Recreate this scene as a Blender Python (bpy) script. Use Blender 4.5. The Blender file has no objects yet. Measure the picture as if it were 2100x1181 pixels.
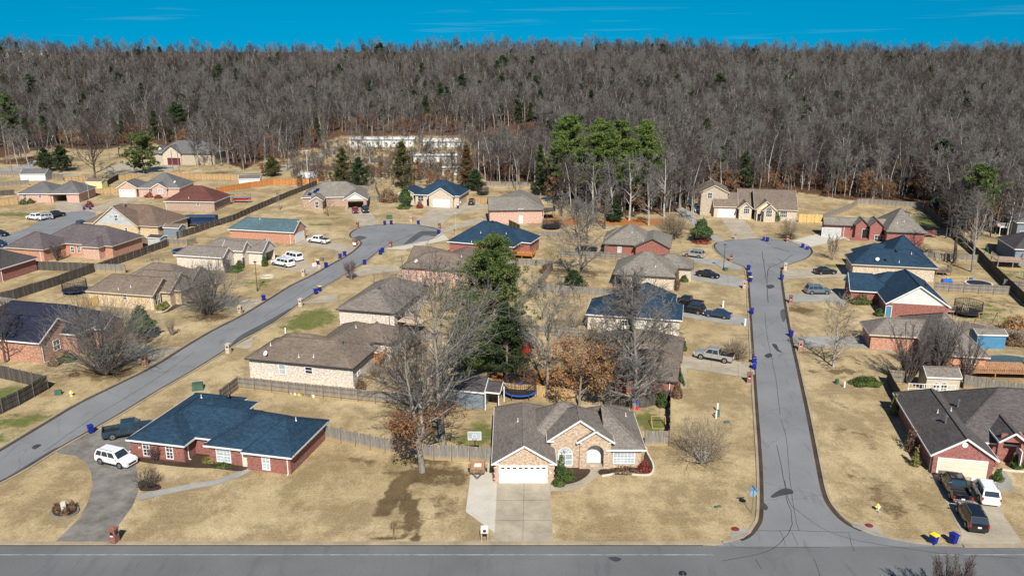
import bpy, math, random
import numpy as np
from mathutils import Vector, Matrix
from mathutils.bvhtree import BVHTree
from mathutils.geometry import tessellate_polygon

# ------------------------------------------------------------------ camera, sky, sun, exposure
scene = bpy.context.scene
CAM_H = 45.0
FPX, CXP, CYP, HORIZ = 1680.0, 1050.0, 590.5, 105.0      # focal length and horizon measured on the 2100 px wide photograph
PITCH = math.atan((CYP - HORIZ) / FPX)
cam_d = bpy.data.cameras.new('camera'); cam = bpy.data.objects.new('camera', cam_d)
scene.collection.objects.link(cam); scene.camera = cam
cam.location = (0, 0, CAM_H); cam.rotation_euler = (math.pi / 2 - PITCH, 0, 0)
cam_d.sensor_width = 36.0; cam_d.lens = FPX / 2100 * 36.0; cam_d.clip_start = 1.0; cam_d.clip_end = 8000

SUN_EL, SUN_AZ = math.radians(42), math.radians(6.5)      # sun behind the camera and slightly to its right
world = bpy.data.worlds.new("World"); scene.world = world; world.use_nodes = True
wn, wl = world.node_tree.nodes, world.node_tree.links; wn.clear()
w_out = wn.new('ShaderNodeOutputWorld'); w_bg = wn.new('ShaderNodeBackground')
sky = wn.new('ShaderNodeTexSky'); sky.sky_type = 'NISHITA'; sky.sun_disc = False
sky.sun_elevation = SUN_EL; sky.sun_rotation = math.radians(180) - SUN_AZ
sky.altitude = 300; sky.air_density = 1.0; sky.dust_density = 0.1; sky.ozone_density = 3.0
hsv = wn.new('ShaderNodeHueSaturation'); hsv.inputs['Saturation'].default_value = 1.15; hsv.inputs['Hue'].default_value = 0.498
tc = wn.new('ShaderNodeTexCoord'); sv = wn.new('ShaderNodeVectorMath'); sv.operation = 'ADD'; sv.inputs[1].default_value = (0, 0, .30); wl.new(tc.outputs['Generated'], sv.inputs[0])
sn = wn.new('ShaderNodeVectorMath'); sn.operation = 'NORMALIZE'; wl.new(sv.outputs[0], sn.inputs[0]); wl.new(sn.outputs[0], sky.inputs['Vector'])
tint = wn.new('ShaderNodeMix'); tint.data_type = 'RGBA'; tint.blend_type = 'MULTIPLY'; tint.inputs[7].default_value = (.20, 1.22, 1.3, 1)
sx = wn.new('ShaderNodeSeparateXYZ'); wl.new(tc.outputs['Generated'], sx.inputs[0]); tr = wn.new('ShaderNodeMapRange'); tr.inputs[1].default_value = .05; tr.inputs[2].default_value = .18; tr.inputs[3].default_value = 1.0; tr.inputs[4].default_value = 0
wl.new(sx.outputs[2], tr.inputs[0]); wl.new(tr.outputs[0], tint.inputs[0])
wl.new(sky.outputs[0], tint.inputs[6]); wl.new(tint.outputs[2], hsv.inputs['Color'])
mp = wn.new('ShaderNodeMapping'); mp.inputs['Scale'].default_value = (3.0, 3.0, 90.0)
cn = wn.new('ShaderNodeTexNoise'); cn.inputs['Scale'].default_value = 1.6; cn.inputs['Detail'].default_value = 5
cr = wn.new('ShaderNodeValToRGB'); cr.color_ramp.elements[0].position = .60; cr.color_ramp.elements[1].position = .85
cr.color_ramp.elements[0].color = (0, 0, 0, 1); cr.color_ramp.elements[1].color = (.42, .42, .42, 1)
cm = wn.new('ShaderNodeMix'); cm.data_type = 'RGBA'
wl.new(tc.outputs['Generated'], mp.inputs[0]); wl.new(mp.outputs[0], cn.inputs['Vector']); wl.new(cn.outputs['Fac'], cr.inputs[0])
wl.new(cr.outputs[0], cm.inputs[0]); wl.new(hsv.outputs[0], cm.inputs[6]); cm.inputs[7].default_value = (2.2, 5.0, 6.2, 1)
wl.new(cm.outputs[2], w_bg.inputs[0]); wl.new(w_bg.outputs[0], w_out.inputs[0])
w_bg.inputs[1].default_value = 0.07
sun_d = bpy.data.lights.new('sun', 'SUN'); sun_d.energy = 5.0; sun_d.angle = math.radians(.5); sun_d.color = (1, .95, .86)
sun = bpy.data.objects.new('sun', sun_d); scene.collection.objects.link(sun)
sd = Vector((math.sin(SUN_AZ) * math.cos(SUN_EL), -math.cos(SUN_AZ) * math.cos(SUN_EL), math.sin(SUN_EL)))
sun.rotation_euler = (-sd).to_track_quat('-Z', 'Y').to_euler()
scene.view_settings.view_transform = 'Standard'; scene.view_settings.look = 'None'
scene.view_settings.exposure = 0.4; scene.view_settings.gamma = 1.0

# ------------------------------------------------------------------ terrain and measuring
def sstep(t): t = min(1, max(0, t)); return t * t * (3 - 2 * t)
BX = [-400, -150, -60, -20, 20, 80, 400]; BY = [425, 420, 405, 392, 300, 266, 262]
def terrain(x, y):
    yb = float(np.interp(x, BX, BY))
    if y <= yb: return 0.0
    t = min(1.0, (y - yb) / (650 - yb))
    return 36.5 * t ** 1.15 + 2.0 * math.sin(x * .013 + 1) * t
def ray(px, py):
    u = (px - CXP) / FPX; v = (py - CYP) / FPX; c, s = math.cos(PITCH), math.sin(PITCH)
    return Vector((u, c - v * s, -s - v * c))
def G(px, py, h=0.0):
    """where the line of sight of a photo pixel meets the ground (or the level h above it)"""
    d = ray(px, py); d2 = d / d.y
    Y = 40.0
    if d2.z < 0:
        t = (h - CAM_H) / d2.z
        if t <= 255: return Vector((d2.x * t, t, h))
    Y = 250.0
    while Y < 900:
        z = CAM_H + d2.z * Y
        if z <= terrain(d2.x * Y, Y) + h: break
        Y += .5
    return Vector((d2.x * Y, Y, terrain(d2.x * Y, Y) + h))
def PX(x, y, z):
    c, s = math.cos(PITCH), math.sin(PITCH); zz = z - CAM_H
    f = y * c - zz * s; up = y * s + zz * c
    return CXP + FPX * x / f, CYP - FPX * up / f

# ------------------------------------------------------------------ materials
MATS = {}
def nm(name):
    m = bpy.data.materials.new(name); m.use_nodes = True; n = m.node_tree.nodes; l = m.node_tree.links
    MATS[name] = m; return m, n, l, n['Principled BSDF']
def mixc(n, l, fac, a, b, mode='MIX'):
    x = n.new('ShaderNodeMix'); x.data_type = 'RGBA'; x.blend_type = mode
    for k, v in ((0, fac), (6, a), (7, b)):
        if isinstance(v, (int, float)): x.inputs[k].default_value = v
        elif isinstance(v, tuple): x.inputs[k].default_value = (*v[:3], 1)
        else: l.new(v, x.inputs[k])
    return x.outputs[2]
def noise_(n, l, scale, detail=3, vec=None, rough=.55):
    t = n.new('ShaderNodeTexNoise'); t.inputs['Scale'].default_value = scale; t.inputs['Detail'].default_value = detail
    t.inputs['Roughness'].default_value = rough
    if vec is not None: l.new(vec, t.inputs['Vector'])
    return t.outputs['Fac']
def ramp(n, l, fac, p0, p1, c0=(0, 0, 0), c1=(1, 1, 1)):
    r = n.new('ShaderNodeValToRGB'); e = r.color_ramp.elements
    e[0].position = p0; e[1].position = p1; e[0].color = (*c0, 1); e[1].color = (*c1, 1); l.new(fac, r.inputs[0]); return r.outputs[0]
def bump(n, l, b, h, strength=.3, dist=.02):
    u = n.new('ShaderNodeBump'); u.inputs['Strength'].default_value = strength; u.inputs['Distance'].default_value = dist
    l.new(h, u.inputs['Height']); l.new(u.outputs[0], b.inputs['Normal'])
def coord(n, l, kind='Object', scale=None):
    t = n.new('ShaderNodeTexCoord')
    if scale is None: return t.outputs[kind]
    m = n.new('ShaderNodeMapping'); m.inputs['Scale'].default_value = scale; l.new(t.outputs[kind], m.inputs[0]); return m.outputs[0]
def basic(name, col, rough=.6, metal=0, var=.2, scale=1.5, coat=0, spec=.5):
    m, n, l, b = nm(name)
    if var:
        c = noise_(n, l, scale, 4, coord(n, l)); lo = tuple(x * (1 - var) for x in col); hi = tuple(min(1, x * (1 + var)) for x in col)
        l.new(mixc(n, l, ramp(n, l, c, .3, .7), lo, hi), b.inputs['Base Color'])
    else: b.inputs['Base Color'].default_value = (*col, 1)
    b.inputs['Roughness'].default_value = rough; b.inputs['Metallic'].default_value = metal
    b.inputs['Coat Weight'].default_value = coat; b.inputs['Specular IOR Level'].default_value = spec
    return m
def shingle(name, col, var=.3):
    m, n, l, b = nm(name); uv = coord(n, l, 'UV')
    t = n.new('ShaderNodeTexBrick'); l.new(uv, t.inputs[0]); t.inputs['Scale'].default_value = 1
    t.inputs['Brick Width'].default_value = .55; t.inputs['Row Height'].default_value = .22; t.inputs['Mortar Size'].default_value = .018
    t.inputs['Bias'].default_value = -.1
    t.inputs['Color1'].default_value = (*[c * (1 - var) for c in col], 1); t.inputs['Color2'].default_value = (*[c * (1 + var) for c in col], 1)
    t.inputs['Mortar'].default_value = (*[c * .45 for c in col], 1)
    f = noise_(n, l, 3.2, 6, coord(n, l), .8); g = noise_(n, l, .25, 3, coord(n, l))
    c = mixc(n, l, .85, t.outputs['Color'], mixc(n, l, ramp(n, l, f, .38, .62), tuple(x * .5 for x in col), tuple(x * 1.6 for x in col)), 'MIX')
    c = mixc(n, l, .5, c, t.outputs['Color'])
    c = mixc(n, l, 1.0, c, ramp(n, l, g, .25, .75, (.82, .82, .82), (1.12, 1.12, 1.12)), 'MULTIPLY')
    l.new(c, b.inputs['Base Color']); b.inputs['Roughness'].default_value = .9; b.inputs['Specular IOR Level'].default_value = .25
    bump(n, l, b, t.outputs['Fac'], .5, -.012); return m
def brick(name, c1, c2, mortar=(.42, .38, .33), wash=0):
    m, n, l, b = nm(name); uv = coord(n, l, 'UV')
    t = n.new('ShaderNodeTexBrick'); l.new(uv, t.inputs[0]); t.inputs['Scale'].default_value = 1
    t.inputs['Brick Width'].default_value = .23; t.inputs['Row Height'].default_value = .08; t.inputs['Mortar Size'].default_value = .011
    t.inputs['Color1'].default_value = (*c1, 1); t.inputs['Color2'].default_value = (*c2, 1); t.inputs['Mortar'].default_value = (*mortar, 1)
    f = noise_(n, l, 3.5, 5, uv, .7); c = mixc(n, l, ramp(n, l, f, .38, .62), (.66, .65, .64), (1.26, 1.24, 1.2))
    o = mixc(n, l, 1.0, t.outputs['Color'], c, 'MULTIPLY')
    if wash:
        w = noise_(n, l, .9, 6, coord(n, l, 'UV', (1, 2.5, 1)), .7)
        o = mixc(n, l, ramp(n, l, w, .62, .7), o, (.20, .16, .13))
    l.new(o, b.inputs['Base Color']); b.inputs['Roughness'].default_value = .85
    bump(n, l, b, t.outputs['Fac'], .4, -.01); return m
def planks(name, col, col2, w=.14, base=None):
    m, n, l, b = nm(name); uv = coord(n, l, 'UV')
    t = n.new('ShaderNodeTexBrick'); l.new(uv, t.inputs[0]); t.inputs['Scale'].default_value = 1; t.offset = 0
    t.inputs['Brick Width'].default_value = w; t.inputs['Row Height'].default_value = 6; t.inputs['Mortar Size'].default_value = .008
    t.inputs['Color1'].default_value = (*col, 1); t.inputs['Color2'].default_value = (*col2, 1); t.inputs['Mortar'].default_value = (*[c * .25 for c in col], 1)
    f = noise_(n, l, 1.0, 5, coord(n, l, 'UV', (5.5, .8, 1)), .7)
    o = mixc(n, l, 1.0, t.outputs['Color'], ramp(n, l, f, .3, .7, (.5, .5, .5), (1.35, 1.33, 1.3)), 'MULTIPLY')
    if base:
        s = n.new('ShaderNodeSeparateXYZ'); l.new(uv, s.inputs[0]); ad = n.new('ShaderNodeMath'); ad.operation = 'MULTIPLY_ADD'
        l.new(f, ad.inputs[0]); ad.inputs[1].default_value = .5; l.new(s.outputs[1], ad.inputs[2])
        o = mixc(n, l, ramp(n, l, ad.outputs[0], .45, .95, (1, 1, 1), (0, 0, 0)), o, base)
    l.new(o, b.inputs['Base Color']); b.inputs['Roughness'].default_value = .9; b.inputs['Specular IOR Level'].default_value = .2
    return m

# roofs
shingle('roof_greige', (.195, .168, .145)); shingle('roof_brown', (.18, .14, .11)); shingle('roof_grey', (.140, .135, .135))
shingle('roof_dark', (.075, .065, .066)); shingle('roof_blue', (.018, .046, .080), .4); shingle('roof_navy', (.022, .025, .045), .35)
shingle('roof_teal', (.08, .13, .15), .25); shingle('roof_red', (.125, .05, .04)); shingle('roof_rust', (.17, .118, .09))
shingle('roof_taupe', (.21, .19, .16)); shingle('roof_purple', (.12, .10, .105)); shingle('roof_char', (.10, .088, .085))
# masonry
brick('brick_tan', (.40, .25, .155), (.58, .43, .29), (.45, .41, .35)); brick('brick_red', (.20, .045, .03), (.31, .085, .06), (.30, .21, .18))
brick('brick_pink', (.52, .27, .20), (.66, .40, .31)); brick('brick_white', (.66, .60, .53), (.56, .48, .40), (.6, .56, .5), 1)
brick('brick_yellow', (.66, .50, .28), (.56, .42, .24)); brick('brick_orange', (.42, .13, .06), (.55, .23, .12)); brick('brick_brown', (.30, .18, .13), (.42, .28, .2))
brick('brick_cream', (.64, .54, .41), (.42, .33, .25), (.55, .5, .42), 1); brick('brick_maroon', (.23, .06, .05), (.33, .10, .08), (.33, .2, .18))
brick('stone_tan', (.50, .42, .31), (.36, .29, .21))
basic('siding_grey', (.42, .44, .43), .7); basic('siding_white', (.60, .60, .58), .7, var=.05); basic('siding_cream', (.66, .58, .36), .7, var=.08)
basic('siding_blue', (.06, .20, .34), .7, var=.1); basic('siding_red', (.50, .025, .015), .6, var=.1); basic('siding_slate', (.17, .21, .24), .7, var=.1)
basic('siding_yellow', (.70, .62, .30), .7, var=.05); basic('siding_tan', (.48, .42, .32), .7, var=.08)
basic('trim_white', (.74, .73, .70), .55, var=.05); basic('trim_tan', (.55, .48, .38), .6, var=.08); basic('trim_dark', (.05, .045, .045), .6, var=.1)
basic('door_white', (.78, .77, .73), .5, var=.04, scale=.6); basic('door_cream', (.66, .60, .48), .5, var=.05); basic('door_maroon', (.10, .02, .025), .5, var=.1)
basic('glass', (.025, .035, .045), .08, var=0, spec=.9); basic('glass_pale', (.34, .40, .42), .15, var=.3, scale=.8); basic('solar', (.008, .022, .085), .12, var=.3, scale=3)
basic('metal_grey', (.32, .33, .34), .4, .7); basic('pipe_white', (.70, .70, .68), .5, var=0); basic('black', (.012, .012, .014), .5, var=0)
basic('cap_hip', (.20, .19, .18), .9, var=.2)
# plants
def leafm(name, a, b_, trans=.25, scale=.9):
    m, n, l, b = nm(name); f = noise_(n, l, scale, 4, coord(n, l)); w = n.new('ShaderNodeTexWhiteNoise'); l.new(coord(n, l), w.inputs[0])
    c = mixc(n, l, ramp(n, l, f, .35, .65), a, b_); b.inputs['Roughness'].default_value = .6; b.inputs['Specular IOR Level'].default_value = .3
    l.new(c, b.inputs['Base Color']); return m
leafm('needle', (.028, .055, .012), (.12, .16, .040)); leafm('needle_bright', (.045, .085, .014), (.15, .20, .045)); leafm('needle_dark', (.012, .028, .010), (.045, .07, .022))
leafm('cedar', (.035, .045, .012), (.095, .09, .025)); leafm('cedar_rust', (.07, .045, .015), (.13, .08, .03)); leafm('magnolia', (.02, .05, .010), (.09, .13, .045))
leafm('oak_brown', (.16, .085, .035), (.38, .21, .10)); leafm('oak_rust', (.13, .065, .03), (.27, .135, .065)); leafm('shrub_green', (.03, .055, .012), (.09, .13, .03))
leafm('shrub_yellow', (.12, .12, .03), (.22, .19, .05)); leafm('shrub_red', (.14, .02, .02), (.25, .05, .03)); leafm('shrub_brown', (.10, .06, .035), (.2, .12, .07))
def bark(name, a, b_):
    m, n, l, b = nm(name); f = noise_(n, l, 2.5, 4, coord(n, l, 'Object', (1, 1, .35)))
    l.new(mixc(n, l, ramp(n, l, f, .3, .7), a, b_), b.inputs['Base Color']); b.inputs['Roughness'].default_value = .9; b.inputs['Specular IOR Level'].default_value = .15; return m
bark('bark_pale', (.25, .24, .215), (.48, .46, .42)); bark('bark_grey', (.15, .135, .115), (.30, .275, .235)); bark('bark_dark', (.06, .048, .042), (.14, .115, .10))
bark('twig_grey', (.13, .12, .108), (.235, .22, .20)); bark('twig_dark', (.055, .045, .04), (.12, .10, .09)); bark('twig_purple', (.095, .078, .076), (.17, .145, .14))
bark('twig_tan', (.20, .16, .11), (.36, .29, .20)); bark('bark_pine', (.10, .07, .05), (.22, .16, .12))
# wood and fences
planks('fence_grey', (.22, .205, .18), (.30, .28, .245), base=(.36, .27, .15)); planks('fence_dark', (.075, .068, .06), (.13, .12, .105)); planks('fence_orange', (.50, .20, .06), (.58, .26, .09))
planks('fence_tan', (.46, .31, .15), (.54, .37, .20)); planks('fence_yellow', (.66, .44, .16), (.76, .54, .24)); planks('fence_brown', (.17, .13, .10), (.26, .21, .17)); planks('deck_wood', (.42, .22, .11), (.52, .30, .17))
planks('panel_lines_white', (.72, .72, .70), (.78, .77, .75), .5)
# ground
def ground_mat():
    m, n, l, b = nm('lawn'); oc = coord(n, l)
    at = n.new('ShaderNodeVertexColor'); at.layer_name = 'zone'; sp = n.new('ShaderNodeSeparateColor'); l.new(at.outputs[0], sp.inputs[0])
    big = noise_(n, l, .055, 5, oc); mid = noise_(n, l, .45, 6, oc, .7); fine = noise_(n, l, 4.5, 6, oc, .8)
    stripe = noise_(n, l, .5, 3, coord(n, l, 'Object', (.35, 2.2, 1)))
    base = mixc(n, l, ramp(n, l, big, .32, .68), (.42, .318, .172), (.60, .485, .29))
    base = mixc(n, l, ramp(n, l, mid, .33, .7), mixc(n, l, .5, base, (.26, .19, .105)), base)
    pat = noise_(n, l, .16, 8, coord(n, l, 'Object', (1, .7, 1)), .75)
    base = mixc(n, l, ramp(n, l, pat, .44, .56), mixc(n, l, .6, base, (.185, .135, .07)), base)
    base = mixc(n, l, ramp(n, l, stripe, .55, .8), base, mixc(n, l, .4, base, (.52, .44, .28)))
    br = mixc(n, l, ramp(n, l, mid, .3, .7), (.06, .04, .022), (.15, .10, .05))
    ora = mixc(n, l, ramp(n, l, noise_(n, l, .8, 6, oc, .75), .35, .65), (.05, .036, .027), (.165, .085, .045))
    grn = mixc(n, l, ramp(n, l, noise_(n, l, 1.1, 6, oc, .8), .35, .7), (.055, .085, .018), (.17, .19, .05))
    def msk(ch):
        a = n.new('ShaderNodeMath'); a.operation = 'MULTIPLY_ADD'; l.new(mid, a.inputs[0]); a.inputs[1].default_value = 1.6; a.inputs[2].default_value = -.8
        c = n.new('ShaderNodeMath'); c.operation = 'ADD'; l.new(a.outputs[0], c.inputs[0]); l.new(sp.outputs[ch], c.inputs[1])
        return ramp(n, l, c.outputs[0], .38, .62)
    def mm(a, f):
        x = n.new('ShaderNodeMath'); x.operation = 'MULTIPLY'; l.new(a, x.inputs[0]); x.inputs[1].default_value = f; return x.outputs[0]
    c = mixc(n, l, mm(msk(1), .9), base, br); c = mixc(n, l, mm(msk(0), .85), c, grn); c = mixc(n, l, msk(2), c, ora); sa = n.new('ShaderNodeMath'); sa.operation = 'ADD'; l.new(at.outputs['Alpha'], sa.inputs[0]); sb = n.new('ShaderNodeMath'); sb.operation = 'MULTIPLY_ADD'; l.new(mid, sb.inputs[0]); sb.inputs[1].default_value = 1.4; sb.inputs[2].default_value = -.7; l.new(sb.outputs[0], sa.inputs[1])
    c = mixc(n, l, ramp(n, l, sa.outputs[0], .38, .62), c, mixc(n, l, ramp(n, l, fine, .35, .65), (.20, .085, .03), (.48, .20, .07)))
    c = mixc(n, l, 1.0, c, ramp(n, l, fine, .35, .65, (.66, .65, .64), (1.25, 1.25, 1.25)), 'MULTIPLY')
    l.new(c, b.inputs['Base Color']); b.inputs['Roughness'].default_value = 1; b.inputs['Specular IOR Level'].default_value = .05
    bump(n, l, b, fine, .5, .06); return m
ground_mat()
def asphalt(name, col, crack=.5, cs=.09):
    m, n, l, b = nm(name); oc = coord(n, l)
    f = noise_(n, l, 8, 4, oc); g = noise_(n, l, .12, 4, oc); st = noise_(n, l, .6, 5, coord(n, l, 'Object', (1.4, .25, 1)))
    c = mixc(n, l, ramp(n, l, g, .3, .7), tuple(x * .85 for x in col), tuple(x * 1.12 for x in col))
    c = mixc(n, l, ramp(n, l, st, .58, .72), c, mixc(n, l, .35, c, (.07, .07, .075)))
    v = n.new('ShaderNodeTexVoronoi'); v.feature = 'DISTANCE_TO_EDGE'; v.inputs['Scale'].default_value = cs
    w = n.new('ShaderNodeTexNoise'); w.inputs['Scale'].default_value = .5; w.inputs['Detail'].default_value = 5; l.new(oc, w.inputs['Vector'])
    a = n.new('ShaderNodeVectorMath'); a.operation = 'MULTIPLY_ADD'; l.new(w.outputs['Color'], a.inputs[0]); a.inputs[1].default_value = (2.5, 2.5, 0); l.new(oc, a.inputs[2])
    l.new(a.outputs[0], v.inputs['Vector'])
    c = mixc(n, l, ramp(n, l, v.outputs['Distance'], .0025, .007, (crack,) * 3, (0, 0, 0)), c, (.05, .05, .055))
    c = mixc(n, l, 1.0, c, ramp(n, l, f, .3, .7, (.85, .85, .85), (1.12, 1.12, 1.12)), 'MULTIPLY')
    l.new(c, b.inputs['Base Color']); b.inputs['Roughness'].default_value = .85; b.inputs['Specular IOR Level'].default_value = .3; return m
asphalt('asphalt', (.205, .209, .213), .25); asphalt('asphalt_main', (.145, .148, .150), .12, .035)
def concrete(name, col, stain=.5, grid=None):
    m, n, l, b = nm(name); oc = coord(n, l); g = noise_(n, l, .35, 6, oc, .7); f = noise_(n, l, 6, 4, oc)
    c = mixc(n, l, ramp(n, l, g, .35, .68), tuple(x * (1 - stain) for x in col), col)
    c = mixc(n, l, 1.0, c, ramp(n, l, f, .3, .7, (.9, .9, .9), (1.07, 1.07, 1.07)), 'MULTIPLY')
    l.new(c, b.inputs['Base Color']); b.inputs['Roughness'].default_value = .9; b.inputs['Specular IOR Level'].default_value = .2; return m
concrete('concrete', (.45, .39, .295), .35); concrete('concrete_light', (.56, .52, .44), .18); concrete('concrete_dark', (.27, .25, .22), .6); concrete('concrete_grey', (.36, .35, .32), .3)
concrete('kerb_stone', (.40, .33, .23), .35); concrete('gutter_dirt', (.085, .06, .042), .5); concrete('mulch', (.08, .05, .035), .5); concrete('tar', (.065, .07, .078), .4); concrete('dirt', (.44, .30, .18), .3)
concrete('water_stain', (.10, .105, .11), .3)
basic('paint_line', (.36, .37, .37), .8, var=.4, scale=1.2)
# vehicles
def paint(name, col, metal=.25, rough=.25): return basic(name, col, rough, metal, var=0, coat=.8)
paint('paint_white', (.78, .79, .80), 0); paint('paint_navy', (.012, .028, .075), 0); paint('paint_black', (.008, .009, .012), 0); paint('paint_red', (.30, .008, .012)); paint('paint_silver', (.50, .49, .46), .5, .3)
paint('paint_blue', (.02, .06, .13), .4); paint('paint_grey', (.16, .21, .25), .4); paint('paint_green', (.03, .10, .08)); paint('paint_slate', (.035, .07, .10), .4); paint('paint_maroon', (.12, .01, .02))
basic('tyre', (.015, .015, .016), .8, var=0); basic('rim', (.45, .46, .48), .3, .8, var=0); basic('light_red', (.45, .01, .01), .25, var=0); basic('light_clear', (.75, .75, .75), .15, var=0)
basic('cart_blue', (.006, .018, .24), .45, var=.1); basic('cart_yellow', (.72, .62, .02), .45, var=.05); basic('hydrant_yellow', (.72, .60, .10), .5, var=.1); basic('box_green', (.05, .11, .075), .6); basic('plastic_blue', (.01, .10, .45), .4, var=.05)
basic('net_black', (.02, .02, .025), .8, var=0); basic('mat_blue', (.015, .04, .11), .6, var=.2); basic('sign_blue', (.02, .25, .60), .5, var=0); basic('sign_back', (.35, .50, .66), .4, .5, var=.1)
basic('plastic_red', (.5, .02, .02), .4, var=0); basic('plastic_green', (.02, .25, .12), .4, var=0); basic('plastic_yellow', (.65, .50, .05), .4, var=0); basic('wood_pole', (.22, .17, .13), .9, var=.3); basic('pole_grey', (.42, .42, .40), .6)
basic('canvas_tan', (.50, .38, .28), .8); basic('stone_light', (.58, .54, .46), .8); basic('lamp_black', (.02, .022, .025), .4, var=0)

# ------------------------------------------------------------------ mesh helpers
COL = scene.collection
class MB:
    def __init__(s): s.v = []; s.f = []; s.m = []; s.mats = []
    def mi(s, mat):
        if mat not in s.mats: s.mats.append(mat)
        return s.mats.index(mat)
    def poly(s, pts, mat):
        i = len(s.v); s.v += [tuple(p) for p in pts]; s.f.append(tuple(range(i, i + len(pts)))); s.m.append(s.mi(mat))
    def box(s, c, d, mat, rz=0.0, taper=1.0, M=None):
        x, y, z = [k / 2 for k in d]; P = []
        for sz in (-1, 1):
            t = taper if sz > 0 else 1
            for sx, sy in ((-1, -1), (1, -1), (1, 1), (-1, 1)):
                a, b = sx * x * t, sy * y * t
                if M is not None: q = M @ Vector((a, b, sz * z)); P.append((q.x + c[0], q.y + c[1], q.z + c[2]))
                else: P.append((c[0] + a * math.cos(rz) - b * math.sin(rz), c[1] + a * math.sin(rz) + b * math.cos(rz), c[2] + sz * z))
        i = len(s.v); s.v += P; k = s.mi(mat)
        for f in ((3, 2, 1, 0), (4, 5, 6, 7), (0, 1, 5, 4), (1, 2, 6, 5), (2, 3, 7, 6), (3, 0, 4, 7)): s.f.append(tuple(i + j for j in f)); s.m.append(k)
    def bar(s, p0, p1, w, h, mat, up=(0, 0, 1)):
        p0, p1 = Vector(p0), Vector(p1); d = p1 - p0; L = d.length
        if L < 1e-6: return
        d /= L; u = Vector(up)
        if abs(d.dot(u)) > .98: u = Vector((0, 1, 0))
        sd_ = d.cross(u).normalized(); u = sd_.cross(d)
        M = Matrix((d, sd_, u)).transposed(); s.box((p0 + p1) / 2, (L, w, h), mat, M=M)
    def cyl(s, p0, p1, r0, r1, mat, n=10, cap=True):
        p0, p1 = Vector(p0), Vector(p1); d = (p1 - p0).normalized(); a = d.orthogonal().normalized(); b = d.cross(a); i = len(s.v); k = s.mi(mat)
        for p, r in ((p0, r0), (p1, r1)):
            for j in range(n):
                t = 2 * math.pi * j / n; s.v.append(tuple(p + (a * math.cos(t) + b * math.sin(t)) * r))
        for j in range(n): s.f.append((i + j, i + (j + 1) % n, i + n + (j + 1) % n, i + n + j)); s.m.append(k)
        if cap: s.f.append(tuple(i + n + j for j in range(n))); s.m.append(k); s.f.append(tuple(i + n - 1 - j for j in range(n))); s.m.append(k)
    def prism(s, pts2, z0, z1, mat, side=None):
        n = len(pts2); tris = tessellate_polygon([[Vector((p[0], p[1], 0)) for p in pts2]])
        A = sum(pts2[i][0] * pts2[(i + 1) % n][1] - pts2[(i + 1) % n][0] * pts2[i][1] for i in range(n))
        i = len(s.v); k = s.mi(mat); ks = s.mi(side or mat)
        zf = z1 if callable(z1) else (lambda x, y: z1)
        s.v += [(p[0], p[1], zf(p[0], p[1])) for p in pts2]; s.v += [(p[0], p[1], z0 if z0 is not None else 0) for p in pts2]
        for t in tris:
            a, b, c = [pts2[q] for q in t]; ar = (b[0] - a[0]) * (c[1] - a[1]) - (c[0] - a[0]) * (b[1] - a[1])
            t = t if ar > 0 else t[::-1]
            s.f.append(tuple(i + q for q in t)); s.m.append(k)
        if z0 is None: return
        for j in range(n):
            q = (j + 1) % n; f = (i + n + j, i + n + q, i + q, i + j)
            s.f.append(f if A > 0 else f[::-1]); s.m.append(ks)
    def build(s, name, parent=None, loc=(0, 0, 0), rz=0, smooth=False, uv=True):
        me = bpy.data.meshes.new(name); me.from_pydata(s.v, [], s.f); me.update()
        for mt in s.mats: me.materials.append(MATS[mt])
        me.polygons.foreach_set('material_index', s.m)
        if uv and s.f: auto_uv(me)
        if smooth: me.polygons.foreach_set('use_smooth', [True] * len(s.f))
        o = bpy.data.objects.new(name, me); COL.objects.link(o); o.location = loc; o.rotation_euler = (0, 0, rz)
        if parent: o.parent = parent
        return o
def auto_uv(me):
    n = len(me.polygons); no = np.empty(n * 3); me.polygons.foreach_get('normal', no); no = no.reshape(-1, 3)
    lt = np.empty(n, int); me.polygons.foreach_get('loop_total', lt); pi = np.repeat(np.arange(n), lt)
    li = np.empty(len(me.loops), int); me.loops.foreach_get('vertex_index', li); co = np.empty(len(me.vertices) * 3); me.vertices.foreach_get('co', co); co = co.reshape(-1, 3)[li]
    N = no[pi]; T = np.cross(np.array([0, 0, 1.0]), N); L = np.linalg.norm(T, axis=1); flat = L < .05
    T[flat] = (1, 0, 0); L[flat] = 1; T /= L[:, None]; B = np.cross(N, T)
    uv = np.stack([(co * T).sum(1), (co * B).sum(1)], 1)
    lay = me.uv_layers.new(name='uv'); lay.data.foreach_set('uv', uv.ravel().astype(np.float32))
def thing(name, label, cat, loc=(0, 0, 0), rz=0, group=None):
    o = bpy.data.objects.new(name, None); COL.objects.link(o); o.location = loc; o.rotation_euler = (0, 0, rz); o.empty_display_size = .2
    o['label'] = label; o['category'] = cat
    if group: o['group'] = group
    return o
def tag(o, label, cat, group=None):
    o['label'] = label; o['category'] = cat
    if group: o['group'] = group
    return o
def struct(o): o['kind'] = 'structure'; return o
def copy_tree(o, parent=None):
    c = o.copy(); COL.objects.link(c)
    if parent: c.parent = parent; c.matrix_parent_inverse = o.matrix_parent_inverse
    for ch in list(o.children): copy_tree(ch, c)
    return c
def catmull(P, k=6, closed=False):
    P = [Vector(p) for p in P]; n = len(P); out = []
    for i in range(n if closed else n - 1):
        if closed: a, b, c, d = P[i - 1], P[i], P[(i + 1) % n], P[(i + 2) % n]
        else: a, b, c, d = P[max(i - 1, 0)], P[i], P[i + 1], P[min(i + 2, n - 1)]
        for j in range(k):
            t = j / k; out.append(.5 * ((2 * b) + (c - a) * t + (2 * a - 5 * b + 4 * c - d) * t * t + (3 * b - a - 3 * c + d) * t ** 3))
    if not closed: out.append(P[-1])
    return out
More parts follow.
